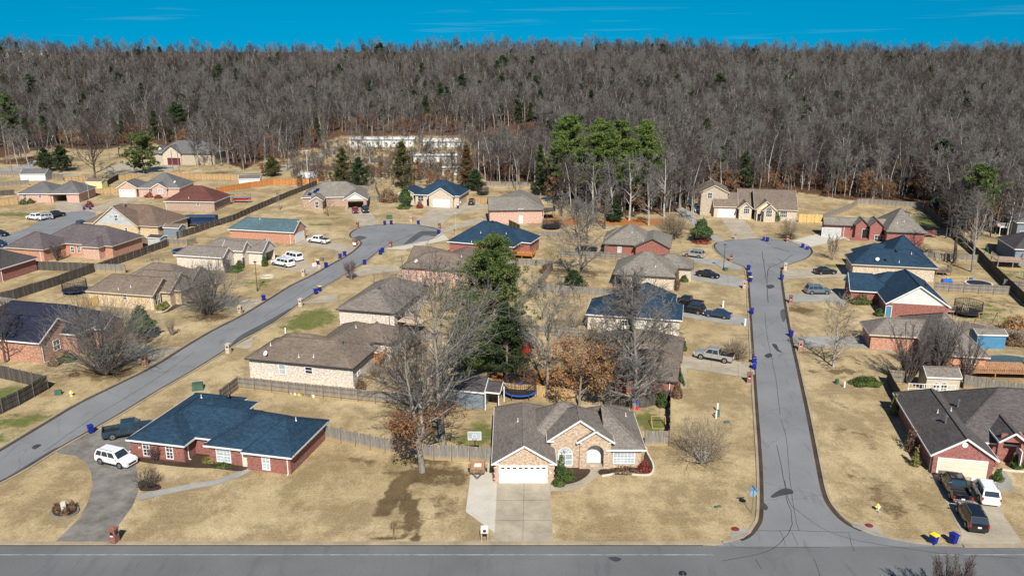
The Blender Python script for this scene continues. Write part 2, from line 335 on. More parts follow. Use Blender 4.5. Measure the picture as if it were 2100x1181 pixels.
def gp(L): return [G(*p) for p in L]
# ------------------------------------------------------------------ ground sheet
def axis(lo, a, b, hi, step, grow):
    c = list(np.arange(a, b, step)); s = step; x = b; R = []
    while x < hi: R.append(x); s *= grow; x += s
    R.append(hi); s = step; x = a; L = []
    while x > lo: s *= grow; x -= s; L.append(max(x, lo))
    return np.array(sorted(set(L)) + c + R)
gx = axis(-4000, -135, 145, 4000, .85, 1.05); gy = axis(-600, 58, 300, 6000, .85, 1.045)
XX, YY = np.meshgrid(gx, gy); nx_, ny_ = len(gx), len(gy)
YB = np.interp(XX, BX, BY); TT = np.clip((YY - YB) / (650 - YB), 0, 1); ZZ = 36.5 * TT ** 1.15 + 2 * np.sin(XX * .013 + 1) * TT
FRONT = [(-400, 330), (0, 322), (95, 300), (200, 305), (310, 290), (440, 322), (500, 345), (560, 318), (640, 297), (700, 276), (960, 276), (975, 330), (1000, 372), (1110, 380), (1150, 400), (1250, 440), (1400, 432), (1432, 398), (1640, 392), (1740, 408), (1890, 412), (1925, 455), (1965, 470), (2060, 470), (2600, 480)]
def in_forest(px, py, m=0): return py < np.interp(px, [p[0] for p in FRONT], [p[1] for p in FRONT]) - m
zz = ZZ - CAM_H; cp, sp_ = math.cos(PITCH), math.sin(PITCH); ff = np.maximum(YY * cp - zz * sp_, 1); PXX = CXP + FPX * XX / ff; PYY = CYP - FPX * (YY * sp_ + zz * cp) / ff
ZON = np.zeros((ny_, nx_, 4), np.float32); ZON[..., 3] = 0
def soft(dist): return np.clip(1.15 - dist, 0, 1)
fr = np.interp(PXX, [p[0] for p in FRONT], [p[1] for p in FRONT])
ZON[..., 2] = np.clip((fr + 9 - PYY) / 12, 0, 1) * (YY > 150)
# (pixel of centre, radius along x, radius along y in metres, turn in degrees, channel, strength): 0 green grass, 1 bare brown, 2 leaf litter
BLOBS = [(640, 655, 6, 9, -13, 0, 1.0), (600, 672, 5, 5, 0, 0, .7), (20, 805, 5, 3.6, 0, 0, 1.0), (40, 862, 10, 5, 0, 0, .62), (5, 900, 6, 4, 0, 0, .6), (990, 890, 4, 5, 0, 0, .85), (960, 905, 5, 3, 0, 0, .6),
 (1335, 865, 3.2, 5, 0, 0, .95), (1900, 455, 6, 16, -8, 0, .75), (1880, 500, 6, 8, 0, 0, .5), (205, 508, 5, 2, 0, 0, .8), (1700, 545, 12, 3, 0, 0, .6), (1650, 585, 7, 6, 0, 0, .45), (2010, 640, 12, 14, 0, 0, .55),
 (2060, 560, 10, 12, 0, 0, .5), (30, 440, 16, 6, 0, 0, .7), (530, 580, 7, 7, 0, 0, .6), (660, 460, 9, 5, 0, 0, .6), (690, 448, 6, 4, 0, 0, .6), (820, 690, 3.5, 2, 0, 0, 1.0), (700, 455, 9, 6, 0, 0, .4),
 (1790, 488, 6, 3, 0, 0, .4), (1500, 470, 3, 3, 0, 0, .2), (1770, 470, 5, 3, 0, 0, .4), (130, 520, 5, 3, 0, 0, .35), (590, 410, 6, 5, 0, 0, .35), (1120, 785, 12, 7, 0, 3, .95), (1060, 775, 6, 4, 0, 3, 1.0), (1200, 765, 6, 8, 0, 3, .6), (640, 410, 5, 4, 0, 0, .4), (500, 310, 20, 10, 0, 1, .7),
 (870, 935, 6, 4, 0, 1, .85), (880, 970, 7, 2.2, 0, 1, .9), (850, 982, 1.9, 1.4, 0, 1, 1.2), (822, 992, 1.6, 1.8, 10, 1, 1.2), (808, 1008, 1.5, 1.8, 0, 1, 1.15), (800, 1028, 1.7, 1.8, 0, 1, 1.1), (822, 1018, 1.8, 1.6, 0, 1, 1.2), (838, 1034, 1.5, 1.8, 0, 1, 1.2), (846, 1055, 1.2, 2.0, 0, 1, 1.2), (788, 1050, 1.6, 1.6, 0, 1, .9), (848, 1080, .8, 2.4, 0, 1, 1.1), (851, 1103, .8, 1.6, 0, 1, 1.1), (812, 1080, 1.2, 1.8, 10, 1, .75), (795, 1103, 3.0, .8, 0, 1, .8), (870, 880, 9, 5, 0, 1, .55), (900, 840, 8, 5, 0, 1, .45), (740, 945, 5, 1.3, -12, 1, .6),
 (1640, 635, 4, 6, 0, 1, .7), (1720, 760, 8, 5, 0, 1, .6), (1790, 990, 5, 8, 10, 1, .45), (1880, 1000, 3, 6, 15, 1, .4), (1760, 1060, 5, 3, 0, 1, .35), (220, 765, 7, 4, 0, 1, .85), (120, 720, 9, 3, -12, 1, .5), (435, 650, 7, 4, 0, 1, .8), (470, 668, 5, 2.5, 0, 1, .6), (1440, 945, 3, 1.2, 0, 1, .6),
 (1710, 820, 4, 10, 0, 1, .35), (640, 830, 9, 2, -12, 1, .3), (1160, 455, 10, 9, 0, 3, .8), (1130, 445, 6, 6, 0, 3, .7), (1300, 455, 20, 9, 0, 3, .85), (1400, 470, 8, 6, 0, 2, .6), (1050, 395, 10, 8, 0, 2, .5), (1170, 600, 8, 6, 0, 1, .6), (1190, 560, 10, 8, 0, 1, .6), (1060, 610, 5, 8, 0, 1, .3),
 (60, 330, 30, 22, 0, 2, .8), (560, 320, 30, 18, 0, 2, .75), (660, 345, 20, 20, 0, 2, .7), (780, 350, 26, 16, 0, 2, .6), (900, 350, 26, 18, 0, 2, .6), (450, 355, 16, 8, 0, 1, .6), (1180, 640, 12, 9, 0, 1, .35), (1960, 545, 8, 7, 0, 1, .5), (1900, 745, 9, 4, 0, 1, .6), (1870, 850, 3, 14, 12, 1, .5),
 (1400, 480, 9, 8, 0, 1, .5), (1990, 880, 3, 3, 0, 1, .3), (1850, 1010, 4, 3, 0, 1, .45), (150, 570, 12, 5, -13, 1, .2), (40, 600, 10, 5, 0, 1, .25), (1380, 1000, 3, 2, 0, 1, .3), (1180, 1040, 4, 3, 0, 1, .22), (1500, 870, 6, 2, 0, 1, .3), (1450, 840, 9, 4, 0, 1, .35), (1760, 900, 7, 9, 10, 1, .4), (1830, 1040, 8, 5, 0, 1, .5), (330, 1060, 9, 4, 0, 1, .3), (60, 1010, 7, 5, 0, 1, .3), (560, 990, 9, 4, 0, 1, .25), (1250, 1070, 9, 3, 0, 1, .3), (920, 1040, 4, 5, 0, 1, .5), (900, 985, 6, 2.5, 0, 1, .7), (1130, 740, 8, 6, 0, 1, .5), (1760, 600, 10, 6, 0, 0, .45), (1480, 590, 8, 5, 0, 1, .3), (380, 600, 8, 6, 0, 1, .4), (120, 470, 9, 6, 0, 1, .4), (30, 590, 8, 4, 0, 1, .35), (620, 540, 6, 5, 0, 1, .35), (1030, 610, 7, 10, -13, 2, .35), (700, 720, 8, 3, 0, 1, .25), (1960, 520, 10, 14, 0, 1, .45), (2040, 620, 8, 10, 0, 1, .5)]
for bx, by, rx, ry, tu, ch, st in BLOBS:
    c = G(bx, by); a = math.radians(tu); dx, dy = XX - c.x, YY - c.y
    q = np.hypot((dx * math.cos(a) + dy * math.sin(a)) / rx, (-dx * math.sin(a) + dy * math.cos(a)) / ry)
    ZON[..., ch] = np.maximum(ZON[..., ch], soft(q) * st)
me = bpy.data.meshes.new('ground'); V = np.stack([XX, YY, ZZ], -1).reshape(-1, 3).astype(np.float32)
i0 = (np.arange(ny_ - 1)[:, None] * nx_ + np.arange(nx_ - 1)[None]).ravel(); Q = np.stack([i0, i0 + 1, i0 + nx_ + 1, i0 + nx_], 1)
me.vertices.add(len(V)); me.vertices.foreach_set('co', V.ravel()); me.loops.add(Q.size); me.loops.foreach_set('vertex_index', Q.ravel())
me.polygons.add(len(Q)); me.polygons.foreach_set('loop_start', np.arange(len(Q)) * 4); me.polygons.foreach_set('use_smooth', [True] * len(Q)); me.update()
ca = me.color_attributes.new('zone', 'FLOAT_COLOR', 'POINT'); ca.data.foreach_set('color', ZON.reshape(-1)); me.materials.append(MATS['lawn'])
go = bpy.data.objects.new('ground', me); COL.objects.link(go); struct(go)

# ------------------------------------------------------------------ streets, kerbs, driveways
def sheet(name, pts, mat, z, thick=None):
    m = MB(); m.prism([(p.x, p.y) for p in pts], None if thick is None else z - thick, (lambda x, y: z + terrain(x, y)), mat)
    return struct(m.build(name, uv=False))
def ribbon(name, line, off0, off1, z0, z1, mat):
    m = MB(); n = len(line); L = [Vector((p[0], p[1], 0)) for p in line]; A = []; B = []
    for i in range(n):
        t = (L[min(i + 1, n - 1)] - L[max(i - 1, 0)]).normalized(); s_ = Vector((t.y, -t.x, 0)); A.append(L[i] + s_ * off0); B.append(L[i] + s_ * off1)
    for i in range(n - 1):
        a, b, c, d = A[i], A[i + 1], B[i + 1], B[i]
        m.poly([(*q.xy, z1) for q in (a, d, c, b)], mat)
        if z0 is not None:
            m.poly([(a.x, a.y, z0), (a.x, a.y, z1), (b.x, b.y, z1), (b.x, b.y, z0)], mat); m.poly([(d.x, d.y, z0), (c.x, c.y, z0), (c.x, c.y, z1), (d.x, d.y, z1)], mat)
    return struct(m.build(name, uv=False))
L_UP = [(-260, 1010), (-120, 975), (-20, 932), (36, 900), (98, 863), (163, 825), (244, 785.5), (315, 750), (381, 709), (432, 679), (498, 645), (548, 615), (593, 587), (640, 564), (672, 545.7), (713, 523), (731, 509), (739, 499.5), (733, 492.8), (720, 488.5), (716, 481), (725, 472.5), (745, 464.5), (786, 460), (822, 459.3), (857, 461.5), (890, 468), (906, 475.5), (903, 482), (886, 490.6), (853, 499), (826, 503.8), (786, 511), (750, 537.6), (705, 566), (664, 590), (615, 623), (595, 638), (562, 661.5), (530, 680), (498, 697), (465, 718), (406, 755), (318, 806), (244, 851.5), (177, 889), (112, 926), (51, 963.5), (0, 991), (-60, 1022)]
R_ST = [(1470, 1115), (1500, 1110), (1530, 1098), (1547, 1080), (1557, 1050), (1556, 950), (1548, 830), (1540, 700), (1535, 620), (1531, 565), (1524, 548), (1500, 537), (1475, 521), (1463, 506), (1471, 497), (1502, 491.5), (1562, 489.5), (1620, 494.5), (1655, 504), (1667, 517), (1656, 530), (1632, 539), (1611, 547), (1604, 560), (1610, 610), (1622, 680), (1640, 760), (1660, 850), (1680, 950), (1693, 1010), (1710, 1043), (1742, 1073), (1800, 1097), (1860, 1111), (1930, 1119), (2010, 1122)]
lup = catmull(gp(L_UP), 4); rst = catmull(gp(R_ST), 4)
MAINY = G(1000, 1117).y
def xy(L, z=0): return [Vector((p.x, p.y, z)) for p in L]
sheet('left_street', lup, 'asphalt', .012)
sheet('right_street', rst + [Vector((rst[-1].x, MAINY - .25, 0)), Vector((rst[0].x, MAINY - .25, 0))], 'asphalt', .012)
sheet('main_road', [Vector((-120, MAINY - 12.5, 0)), Vector((120, MAINY - 12.5, 0)), Vector((120, MAINY - .1, 0)), Vector((-120, MAINY - .1, 0))], 'asphalt_main', .006)
ribbon('left_street_kerb', lup, -.02, -.30, .0, .13, 'kerb_stone'); ribbon('left_street_gutter', lup, .02, .42, None, .018, 'gutter_dirt')
cut = 4 * 1; rk = rst[2:-2]
ribbon('right_street_kerb', rk, -.02, -.30, .0, .13, 'kerb_stone'); ribbon('right_street_gutter', rk[4:-12], .02, .42, None, .018, 'gutter_dirt')
xl, xr = rk[0].x, rk[-1].x
ribbon('main_road_kerb', [Vector((-120, MAINY + .02, 0)), Vector((xl - .1, MAINY + .02, 0))], 0, -.42, .0, .12, 'kerb_stone')
ribbon('main_road_kerb', [Vector((xr + .1, G(2010, 1122).y, 0)), Vector((120, G(2010, 1122).y, 0))], 0, -.42, .0, .12, 'kerb_stone')
ribbon('main_road_gutter', [Vector((-120, MAINY, 0)), Vector((xl - 2, MAINY, 0))], .02, .17, None, .018, 'gutter_dirt')
ly = G(700, 1137).y
for a, b in ((-120, G(1462, 1137).x), (G(1915, 1141).x, 120)):
    ribbon('edge_line', [Vector((a, ly, 0)), Vector((b, ly, 0))], -.04, .04, None, .011, 'paint_line')
ribbon('centre_line', [Vector((-120, MAINY - 6.6, 0)), Vector((120, MAINY - 6.6, 0))], -.04, .04, None, .011, 'paint_line')
# joints, cracks and tar on the right street
def crack(L, w=.05, mat='tar', name='road_crack'):
    P = catmull(gp(L), 4); r_ = random.Random(int(L[0][0])); P = [p + Vector((r_.uniform(-.06, .06), r_.uniform(-.06, .06), 0)) for p in P]
    ribbon(name, P, -w / 2, w / 2, None, .017, mat)
for L, w in (([(1601, 860), (1612, 900), (1620, 980), (1632, 1060), (1639, 1088)], .05), ([(1610, 985), (1620, 1030), (1640, 1050), (1690, 1085), (1750, 1105), (1830, 1120), (1950, 1136), (2085, 1143)], .06), ([(1593, 912), (1603, 960), (1613, 1020), (1623, 1052), (1622, 1080), (1600, 1112), (1560, 1135), (1480, 1150)], .07),
             ([(1554, 1088), (1640, 1088), (1745, 1092)], .06), ([(1500, 1116), (1512, 1122), (1620, 1122), (1700, 1122)], .04), ([(1563, 515), (1567, 545), (1570, 572)], .12), ([(1625, 522), (1600, 540), (1577, 550), (1573, 580), (1575, 620)], .14), ([(1582, 506), (1600, 511), (1618, 516)], .3),
             ([(1568, 640), (1575, 700), (1590, 770), (1600, 850)], .06), ([(1740, 1095), (1752, 1130)], .05), ([(1600, 1088), (1612, 1118)], .04), ([(1625, 1092), (1636, 1118)], .04), ([(400, 720), (300, 790), (200, 850), (90, 925)], .07), ([(690, 555), (620, 600), (540, 650)], .07), ([(760, 520), (800, 500), (850, 480)], .14), ([(755, 470), (800, 476), (860, 470)], .12), ([(1550, 1146), (1562, 1166)], .05), ([(1668, 1145), (1682, 1181)], .05)):
    crack(L, w)
for a, b in (((1075, 991), (1072, 1111)), ((1018, 1026), (1129, 1026)), ((1015, 1067), (1131, 1067)), ((1460, 739), (1459, 754)), ((1514, 747), (1514, 771)), ((1408, 755), (1520, 773)), ((1493, 567), (1493, 588))): ribbon('driveway_joint', gp([a, b]), -.02, .02, None, .056, 'concrete_dark')
def blot(L, mat, z=.016, name='tar_patch'): sheet(name, catmull(gp(L), 5, True), mat, z)
blot([(1580, 1018), (1592, 1008), (1608, 1001), (1622, 1003), (1627, 1011), (1612, 1014), (1598, 1017), (1588, 1020)], 'tar'); blot([(1566, 1030), (1575, 1040), (1570, 1046), (1564, 1040)], 'tar')
blot([(1568, 729), (1578, 724), (1584, 729), (1575, 734)], 'tar'); blot([(1583, 706), (1592, 706), (1597, 716), (1604, 722), (1594, 720)], 'tar'); blot([(1571, 586), (1584, 584), (1588, 589), (1577, 592)], 'tar')
blot([(1247, 1143), (1262, 1141), (1275, 1146), (1262, 1151)], 'tar'); blot([(65, 917), (75, 911), (85, 912), (72, 921)], 'tar'); blot([(826, 503), (850, 482), (868, 474), (905, 476), (895, 485), (870, 483), (853, 493), (840, 501)], 'water_stain')
blot([(0, 985), (60, 950), (110, 920), (118, 921), (60, 961), (0, 992), (-30, 1005), (-30, 990)], 'water_stain'); blot([(1600, 640), (1608, 634), (1612, 650), (1606, 660)], 'water_stain'); blot([(722, 492), (735, 484), (752, 487), (735, 494)], 'water_stain'); blot([(470, 712), (490, 690), (530, 668), (560, 652), (596, 632), (580, 648), (530, 681), (480, 710)], 'water_stain')
# dead-end far left and upland tracks
sheet('side_street', catmull(gp([(-120, 560), (-20, 515), (0, 487), (50, 470), (78, 455), (83, 443), (114, 436.5), (150, 433), (189, 432), (196, 442), (185, 455), (160, 463), (120, 480), (60, 500), (0, 530), (-80, 575)]), 3, True), 'asphalt', .01)
sheet('upper_lane', catmull(gp([(-60, 350), (0, 347), (40, 341), (68, 330), (76, 331), (70, 345), (40, 351), (90, 356), (170, 361), (170, 364), (60, 360), (-60, 366)]), 2, True), 'concrete_grey', .01)
sheet('upper_driveway', gp([(213, 345), (254, 333), (310, 330), (372, 330), (366, 341), (355, 355), (244, 359), (212, 355)]), 'concrete', .02)
ribbon('gravel_track', catmull(gp([(478, 357), (520, 356), (575, 350), (603, 339), (644, 327), (680, 309), (700, 302)]), 4), -1.6, 1.6, None, .14, 'concrete_grey')
DR = [('concrete_dark', [(112, 926), (178, 889), (205, 880), (262, 862), (330, 868), (330, 890), (272, 902), (271, 929), (277, 947), (284, 984), (282, 1012), (271, 1038), (244, 1075), (227, 1113), (111, 1113), (136, 1089), (163, 1062), (181, 1028), (190, 997), (187, 970), (176, 947), (153, 934), (130, 931)]),
 ('concrete', [(1012, 1112), (1020, 989), (1128, 989), (1134, 1112)]), ('concrete_light', [(966, 944), (1005, 946), (1010, 985), (1019.5, 990), (1014.5, 1092), (955, 1049), (964, 982)]),
 ('concrete_grey', [(283, 1013), (400, 990), (440, 985), (478, 972), (500, 961), (515, 950), (522, 958), (510, 968), (488, 979), (445, 994), (400, 1001), (285, 1025)]),
 ('concrete', [(1129, 994), (1160, 994), (1185, 988), (1207, 974), (1207, 963), (1229, 963), (1230, 975), (1200, 996), (1165, 1007), (1129, 1007)]),
 ('concrete', [(1963, 1118), (2010, 1122), (2100, 1122), (2098, 1113), (2060, 1060), (2045, 1010), (2045, 985), (1905, 972), (1925, 1000), (1968, 1085), (1972, 1099)]),
 ('concrete_grey', [(2044, 972), (2060, 965), (2075, 985), (2078, 1002), (2060, 1008), (2046, 1000)]),
 ('concrete', [(1392, 727), (1410, 730), (1430, 728), (1545, 746), (1548, 768), (1522, 773), (1408, 755), (1408, 796), (1394, 800), (1392, 775)]), ('concrete_grey', [(1398, 630), (1440, 632), (1537, 652), (1539, 670), (1518, 668), (1401, 650)]), ('concrete_grey', [(1420, 553), (1500, 566), (1533, 574), (1535, 590), (1500, 588), (1432, 576), (1415, 572)]),
 ('concrete_grey', [(1420, 522), (1450, 530), (1480, 533), (1498, 538), (1524, 548), (1531, 556), (1500, 551), (1440, 541), (1415, 536)]),
 ('concrete', [(1469, 440), (1513, 442), (1535, 460), (1553, 489.5), (1502, 491.5), (1500, 478), (1485, 458)]), ('concrete_grey', [(1398, 425), (1420, 436), (1440, 458), (1460, 478), (1486, 494), (1471, 498), (1440, 478), (1422, 462), (1403, 445), (1385, 430)]),
 ('concrete_light', [(1690, 477), (1718, 483), (1738, 487), (1690, 500), (1660, 507), (1645, 502), (1622, 495), (1660, 484)]), ('concrete', [(1604, 554), (1611, 552), (1700, 553), (1740, 551), (1742, 569), (1660, 570), (1607, 573)]), ('concrete_grey', [(1612, 602), (1650, 602), (1735, 596), (1738, 617), (1735, 630), (1700, 619), (1616, 620)]), ('concrete_grey', [(1624, 690), (1700, 689), (1772, 690), (1780, 713), (1830, 717), (1828, 722), (1760, 712), (1630, 712)]),
 ('concrete', [(869, 427), (887, 426.5), (924, 427), (948, 424), (945, 414), (957, 410), (986, 417), (1000, 430), (960, 432), (925, 444), (900, 468), (857, 461.5), (868, 444), (880, 432)]), ('concrete', [(986, 444), (1002, 455), (960, 463), (935, 470), (905, 480), (903, 471), (930, 462), (965, 452)]), ('concrete_light', [(906, 476), (921, 492), (880, 500), (830, 512), (786, 511), (826, 503), (886, 491)]), ('concrete', [(705, 567), (750, 547), (818, 545), (820, 556), (770, 561), (738, 566)]),
 ('concrete', [(618, 622), (660, 606), (692, 604), (692, 620), (640, 622)]), ('concrete', [(478, 712), (520, 690), (516, 712), (505, 716)]), ('concrete', [(711, 432), (752, 425), (764, 440), (779, 460), (750, 464), (742, 466), (733, 452)]),
 ('concrete', [(603, 502), (628, 492), (640, 490), (700, 500), (731, 509), (713, 523), (680, 512), (640, 507)]), ('concrete', [(556, 535), (600, 520), (625, 532), (668, 547), (640, 564), (612, 558), (560, 548)]), ('concrete', [(425, 596), (450, 603), (500, 612), (545, 616), (498, 643), (470, 634), (420, 616)]), ('concrete', [(210, 695), (270, 700), (320, 712), (378, 711), (315, 750), (290, 740), (200, 720)]),
 ('concrete', [(112, 412), (162, 411), (168, 424), (171, 433), (119, 437)]), ('concrete', [(250, 405), (280, 406), (300, 401), (285, 410), (240, 425), (190, 436), (170, 432), (215, 418)]), ('concrete_grey', [(400, 444), (440, 446), (476, 448), (455, 455), (400, 452)])]
for i, (mt, L) in enumerate(DR): sheet('driveway', gp(L), mt, .022 + .0007 * i)
for i, (mt, L) in enumerate([('mulch', [(272, 929), (280, 945), (380, 958), (440, 960), (495, 966), (515, 950), (500, 938), (430, 918), (380, 935), (275, 920)]), ('mulch', [(286, 985), (288, 1006), (325, 1004), (330, 996), (310, 990)]), ('mulch', [(1136, 960), (1136, 994), (1160, 993), (1185, 987), (1206, 973), (1206, 960), (1150, 945)]), ('mulch', [(1232, 962), (1234, 975), (1265, 973), (1310, 974), (1332, 972), (1338, 955), (1325, 920), (1310, 955)]),
    ('mulch', [(106, 1045), (112, 1037), (140, 1034), (158, 1037), (160, 1046), (145, 1058), (120, 1062), (105, 1056)]), ('mulch', [(330, 640), (350, 625), (400, 618), (402, 625), (375, 626), (345, 640)]), ('mulch', [(1140, 640), (1140, 641), (1141, 641)]), ('concrete_light', [(1742, 614), (1830, 618), (1832, 628), (1790, 624)]), ('mulch', [(1425, 480), (1440, 475), (1460, 490), (1450, 496), (1425, 493)])]):
    sheet('garden_bed', catmull(gp(L), 3, True), mt, .026 + .0007 * i)
sheet('drain_pad', gp([(1497, 1106), (1500, 1090), (1520, 1084), (1546, 1080), (1540, 1092), (1525, 1103), (1505, 1108)]), 'concrete_grey', .05, .05)
sheet('drain_pad', gp([(1738, 1068), (1760, 1072), (1800, 1083), (1820, 1102), (1790, 1097), (1750, 1080)]), 'concrete_grey', .05, .05)
sheet('pond_edge', [G(2072, 742) + Vector((4.6 * math.cos(t), 3.6 * math.sin(t), 0)) for t in np.arange(0, 6.28, .2)], 'kerb_stone', .10, .1)
sheet('pond_cover', [G(2075, 744) + Vector((3.9 * math.cos(t), 3.0 * math.sin(t), 0)) for t in np.arange(0, 6.28, .2)], 'roof_teal', .14, .05)
# ------------------------------------------------------------------ houses
class House:
    def __init__(s, name, label, cat, ref, ang, he, roof, wall, trim='trim_white', pitch=.55, go=.28, ov=.4, group='houses of the subdivision', base=None):
        s.root = thing(name, label, cat, group=group); s.ang = math.radians(ang); s.he = he; s.roofm = roof; s.wallm = wall; s.trimm = trim; s.pitch = pitch; s.go = go; s.ov = ov
        o = G(*ref); s.o = Vector((o.x, o.y, o.z if base is None else base)); s.root.location = s.o; s.root.rotation_euler = (0, 0, s.ang)
        s.W = MB(); s.R = MB(); s.T = MB(); s.C = MB(); s.n = 0; s.tree = None; s.rtree = None
    def loc(s, p):
        d = Vector(p) - s.o; c, n = math.cos(-s.ang), math.sin(-s.ang); return Vector((d.x * c - d.y * n, d.x * n + d.y * c, d.z))
    def L(s, px, py, h=None):
        h = s.he if h is None else h; d = ray(px, py); t = (s.o.z + h - CAM_H) / d.z; return s.loc(Vector((0, 0, CAM_H)) + d * t)
    def wing(s, pts, axis='x', ends='hh', he=None, w=None, d=None, pitch=None, wall=None, gm=None, gap=None, dx=0, dy=0, nowall=False, roof=None, rk=True, x0=None, x1=None, y0=None, y1=None):
        he = (he or s.he) + .006 * s.n; s.n += 1; p = pitch or s.pitch; wall = wall or s.wallm; gm = gm or wall; rf = roof or s.roofm
        q = [s.L(a, b, he) for a, b in pts]; X0, X1 = min(v.x for v in q), max(v.x for v in q); Y0, Y1 = min(v.y for v in q), max(v.y for v in q)
        if w: X1 = X0 + w
        if d: Y1 = Y0 + d
        X0 += dx; X1 += dx; Y0 += dy; Y1 += dy
        if x0 is not None: X0 = x0
        if x1 is not None: X1 = x1
        if y0 is not None: Y0 = y0
        if y1 is not None: Y1 = y1
        s.last = (X0, X1, Y0, Y1)
        sw = axis == 'y'; a0, a1, b0, b1 = (Y0, Y1, X0, X1) if sw else (X0, X1, Y0, Y1)
        f = (lambda a, b, z: (b, a, z)) if sw else (lambda a, b, z: (a, b, z))
        sp = (b1 - b0) / 2; bm = (b0 + b1) / 2; rz = he + p * sp; r0 = a0 + (sp if ends[0] == 'h' else 0); r1 = a1 - (sp if ends[1] == 'h' else 0)
        if r0 > r1: r0 = r1 = (r0 + r1) / 2
        t = .16
        sl = [[(a0, b0, he), (a1, b0, he), (r1, bm, rz), (r0, bm, rz)], [(a1, b1, he), (a0, b1, he), (r0, bm, rz), (r1, bm, rz)]]
        if ends[0] == 'h': sl.append([(a0, b1, he), (a0, b0, he), (r0, bm, rz)])
        if ends[1] == 'h': sl.append([(a1, b0, he), (a1, b1, he), (r1, bm, rz)])
        for S in sl:
            P = [f(*v) for v in S]; P = [v for i, v in enumerate(P) if v != P[i - 1]]
            n = (Vector(P[1]) - Vector(P[0])).cross(Vector(P[2]) - Vector(P[0]))
            if n.z < 0: P = P[::-1]
            D = [(x, y, z - t) for x, y, z in P]; s.R.poly(P, rf); s.R.poly(D[::-1], s.trimm)
            for i in range(len(P)): j = (i + 1) % len(P); s.R.poly([D[i], D[j], P[j], P[i]], s.trimm)
        # ridge caps
        def cap(a, b): s.C.bar(Vector(f(*a)) + Vector((0, 0, .02)), Vector(f(*b)) + Vector((0, 0, .02)), .26, .05, rf)
        if r1 - r0 > .3: cap((r0, bm, rz), (r1, bm, rz))
        if ends[0] == 'h': cap((a0, b0, he), (r0, bm, rz)); cap((a0, b1, he), (r0, bm, rz))
        if ends[1] == 'h': cap((a1, b0, he), (r1, bm, rz)); cap((a1, b1, he), (r1, bm, rz))
        # fascias and rake boards
        def fas(p0, p1, out): o_ = Vector(f(*out)) * .035; z = Vector((0, 0, -.08)); s.T.bar(Vector(f(*p0)) + o_ + z, Vector(f(*p1)) + o_ + z, .05, .20, s.trimm)
        fas((a0, b0, he), (a1, b0, he), (0, -1, 0)); fas((a0, b1, he), (a1, b1, he), (0, 1, 0))
        for e, aa, sg in ((ends[0], a0, -1), (ends[1], a1, 1)):
            if e == 'h': fas((aa, b0, he), (aa, b1, he), (sg, 0, 0))
            elif rk: fas((aa, b0, he), (aa, bm, rz), (sg, 0, 0)); fas((aa, bm, rz), (aa, b1, he), (sg, 0, 0))
        if nowall: return s
        ov, gof = s.ov, s.go
        A0 = a0 + (ov if ends[0] == 'h' else gof); A1 = a1 - (ov if ends[1] == 'h' else gof); B0, B1 = b0 + ov, b1 - ov; e = .003 * s.n; A0 += e; A1 -= e; B0 += e; B1 -= e
        zt = he - t + p * (ov + e) - .01; za = rz - t - .01
        wl_ = {'b0': ((A0, B0), (A1, B0)), 'b1': ((A1, B1), (A0, B1)), 'a0': ((A0, B1), (A0, B0)), 'a1': ((A1, B0), (A1, B1))}
        face = {'f': 'a0' if sw else 'b0', 'b': 'a1' if sw else 'b1', 'l': 'b0' if sw else 'a0', 'r': 'b1' if sw else 'a1'}
        gk = face[gap[0]] if gap else None
        for k, (u, v) in wl_.items():
            zw = zt
            if k == gk:
                g = [s.L(gap[1], gap[2], 0), s.L(gap[3], gap[4], 0)]; ax = 0 if u[1] == v[1] else 1
                lo, hi = (u, v) if u[ax] < v[ax] else (v, u); gi = [q_.x if ((ax == 0) != sw) else q_.y for q_ in g]; g0, g1 = max(min(gi), lo[ax] + .1), min(max(gi), hi[ax] - .1); gh = gap[5]
                def at(w_): return (w_, u[1]) if ax == 0 else (u[0], w_)
                for w0, w1, z0, z1 in ((lo[ax], g0, 0, zw), (g1, hi[ax], 0, zw), (g0, g1, gh, zw)):
                    P = [f(*at(w0), z0), f(*at(w1), z0), f(*at(w1), z1), f(*at(w0), z1)]; s.W.poly(P, wall)
                    # thickness of the opening's edge
                cc = f((A0 + A1) / 2, (B0 + B1) / 2, 0); i0 = f(*at(g0), 0); i1 = f(*at(g1), 0)
                inn = Vector((cc[0] - (i0[0] + i1[0]) / 2, cc[1] - (i0[1] + i1[1]) / 2, 0)); inn = Vector((0, math.copysign(.25, inn.y), 0)) if abs(i0[1] - i1[1]) < 1e-6 else Vector((math.copysign(.25, inn.x), 0, 0))
                for ii in (i0, i1): a = Vector(ii); s.W.poly([a, a + inn, a + inn + Vector((0, 0, gh)), a + Vector((0, 0, gh))], wall)
            else: s.W.poly([f(*u, 0), f(*v, 0), f(*v, zw), f(*u, zw)], wall)
        bmw = bm
        if ends[0] == 'g': s.W.poly([f(A0, B0, zt), f(A0, bmw, za), f(A0, B1, zt)], gm)
        if ends[1] == 'g': s.W.poly([f(A1, B1, zt), f(A1, bmw, za), f(A1, B0, zt)], gm)
        return s
    def done(s):
        s.wall = s.W.build('wall', s.root); s.roof = s.R.build('roof', s.root); s.C.build('ridge_cap', s.root); s.T.build('fascia', s.root)
        s.tree = BVHTree.FromPolygons([Vector(v) for v in s.W.v], s.W.f); s.rtree = BVHTree.FromPolygons([Vector(v) for v in s.R.v], s.R.f); return s
    def hit(s, px, py, roof=False):
        o = s.loc((0, 0, CAM_H)); o.z = CAM_H - s.o.z; d = ray(px, py); c, n = math.cos(-s.ang), math.sin(-s.ang)
        d = Vector((d.x * c - d.y * n, d.x * n + d.y * c, d.z)).normalized(); p, nn, _, dist = (s.rtree if roof else s.tree).ray_cast(o, d)
        if p is None: return None
        if nn.dot(d) > 0: nn = -nn
        return p, nn
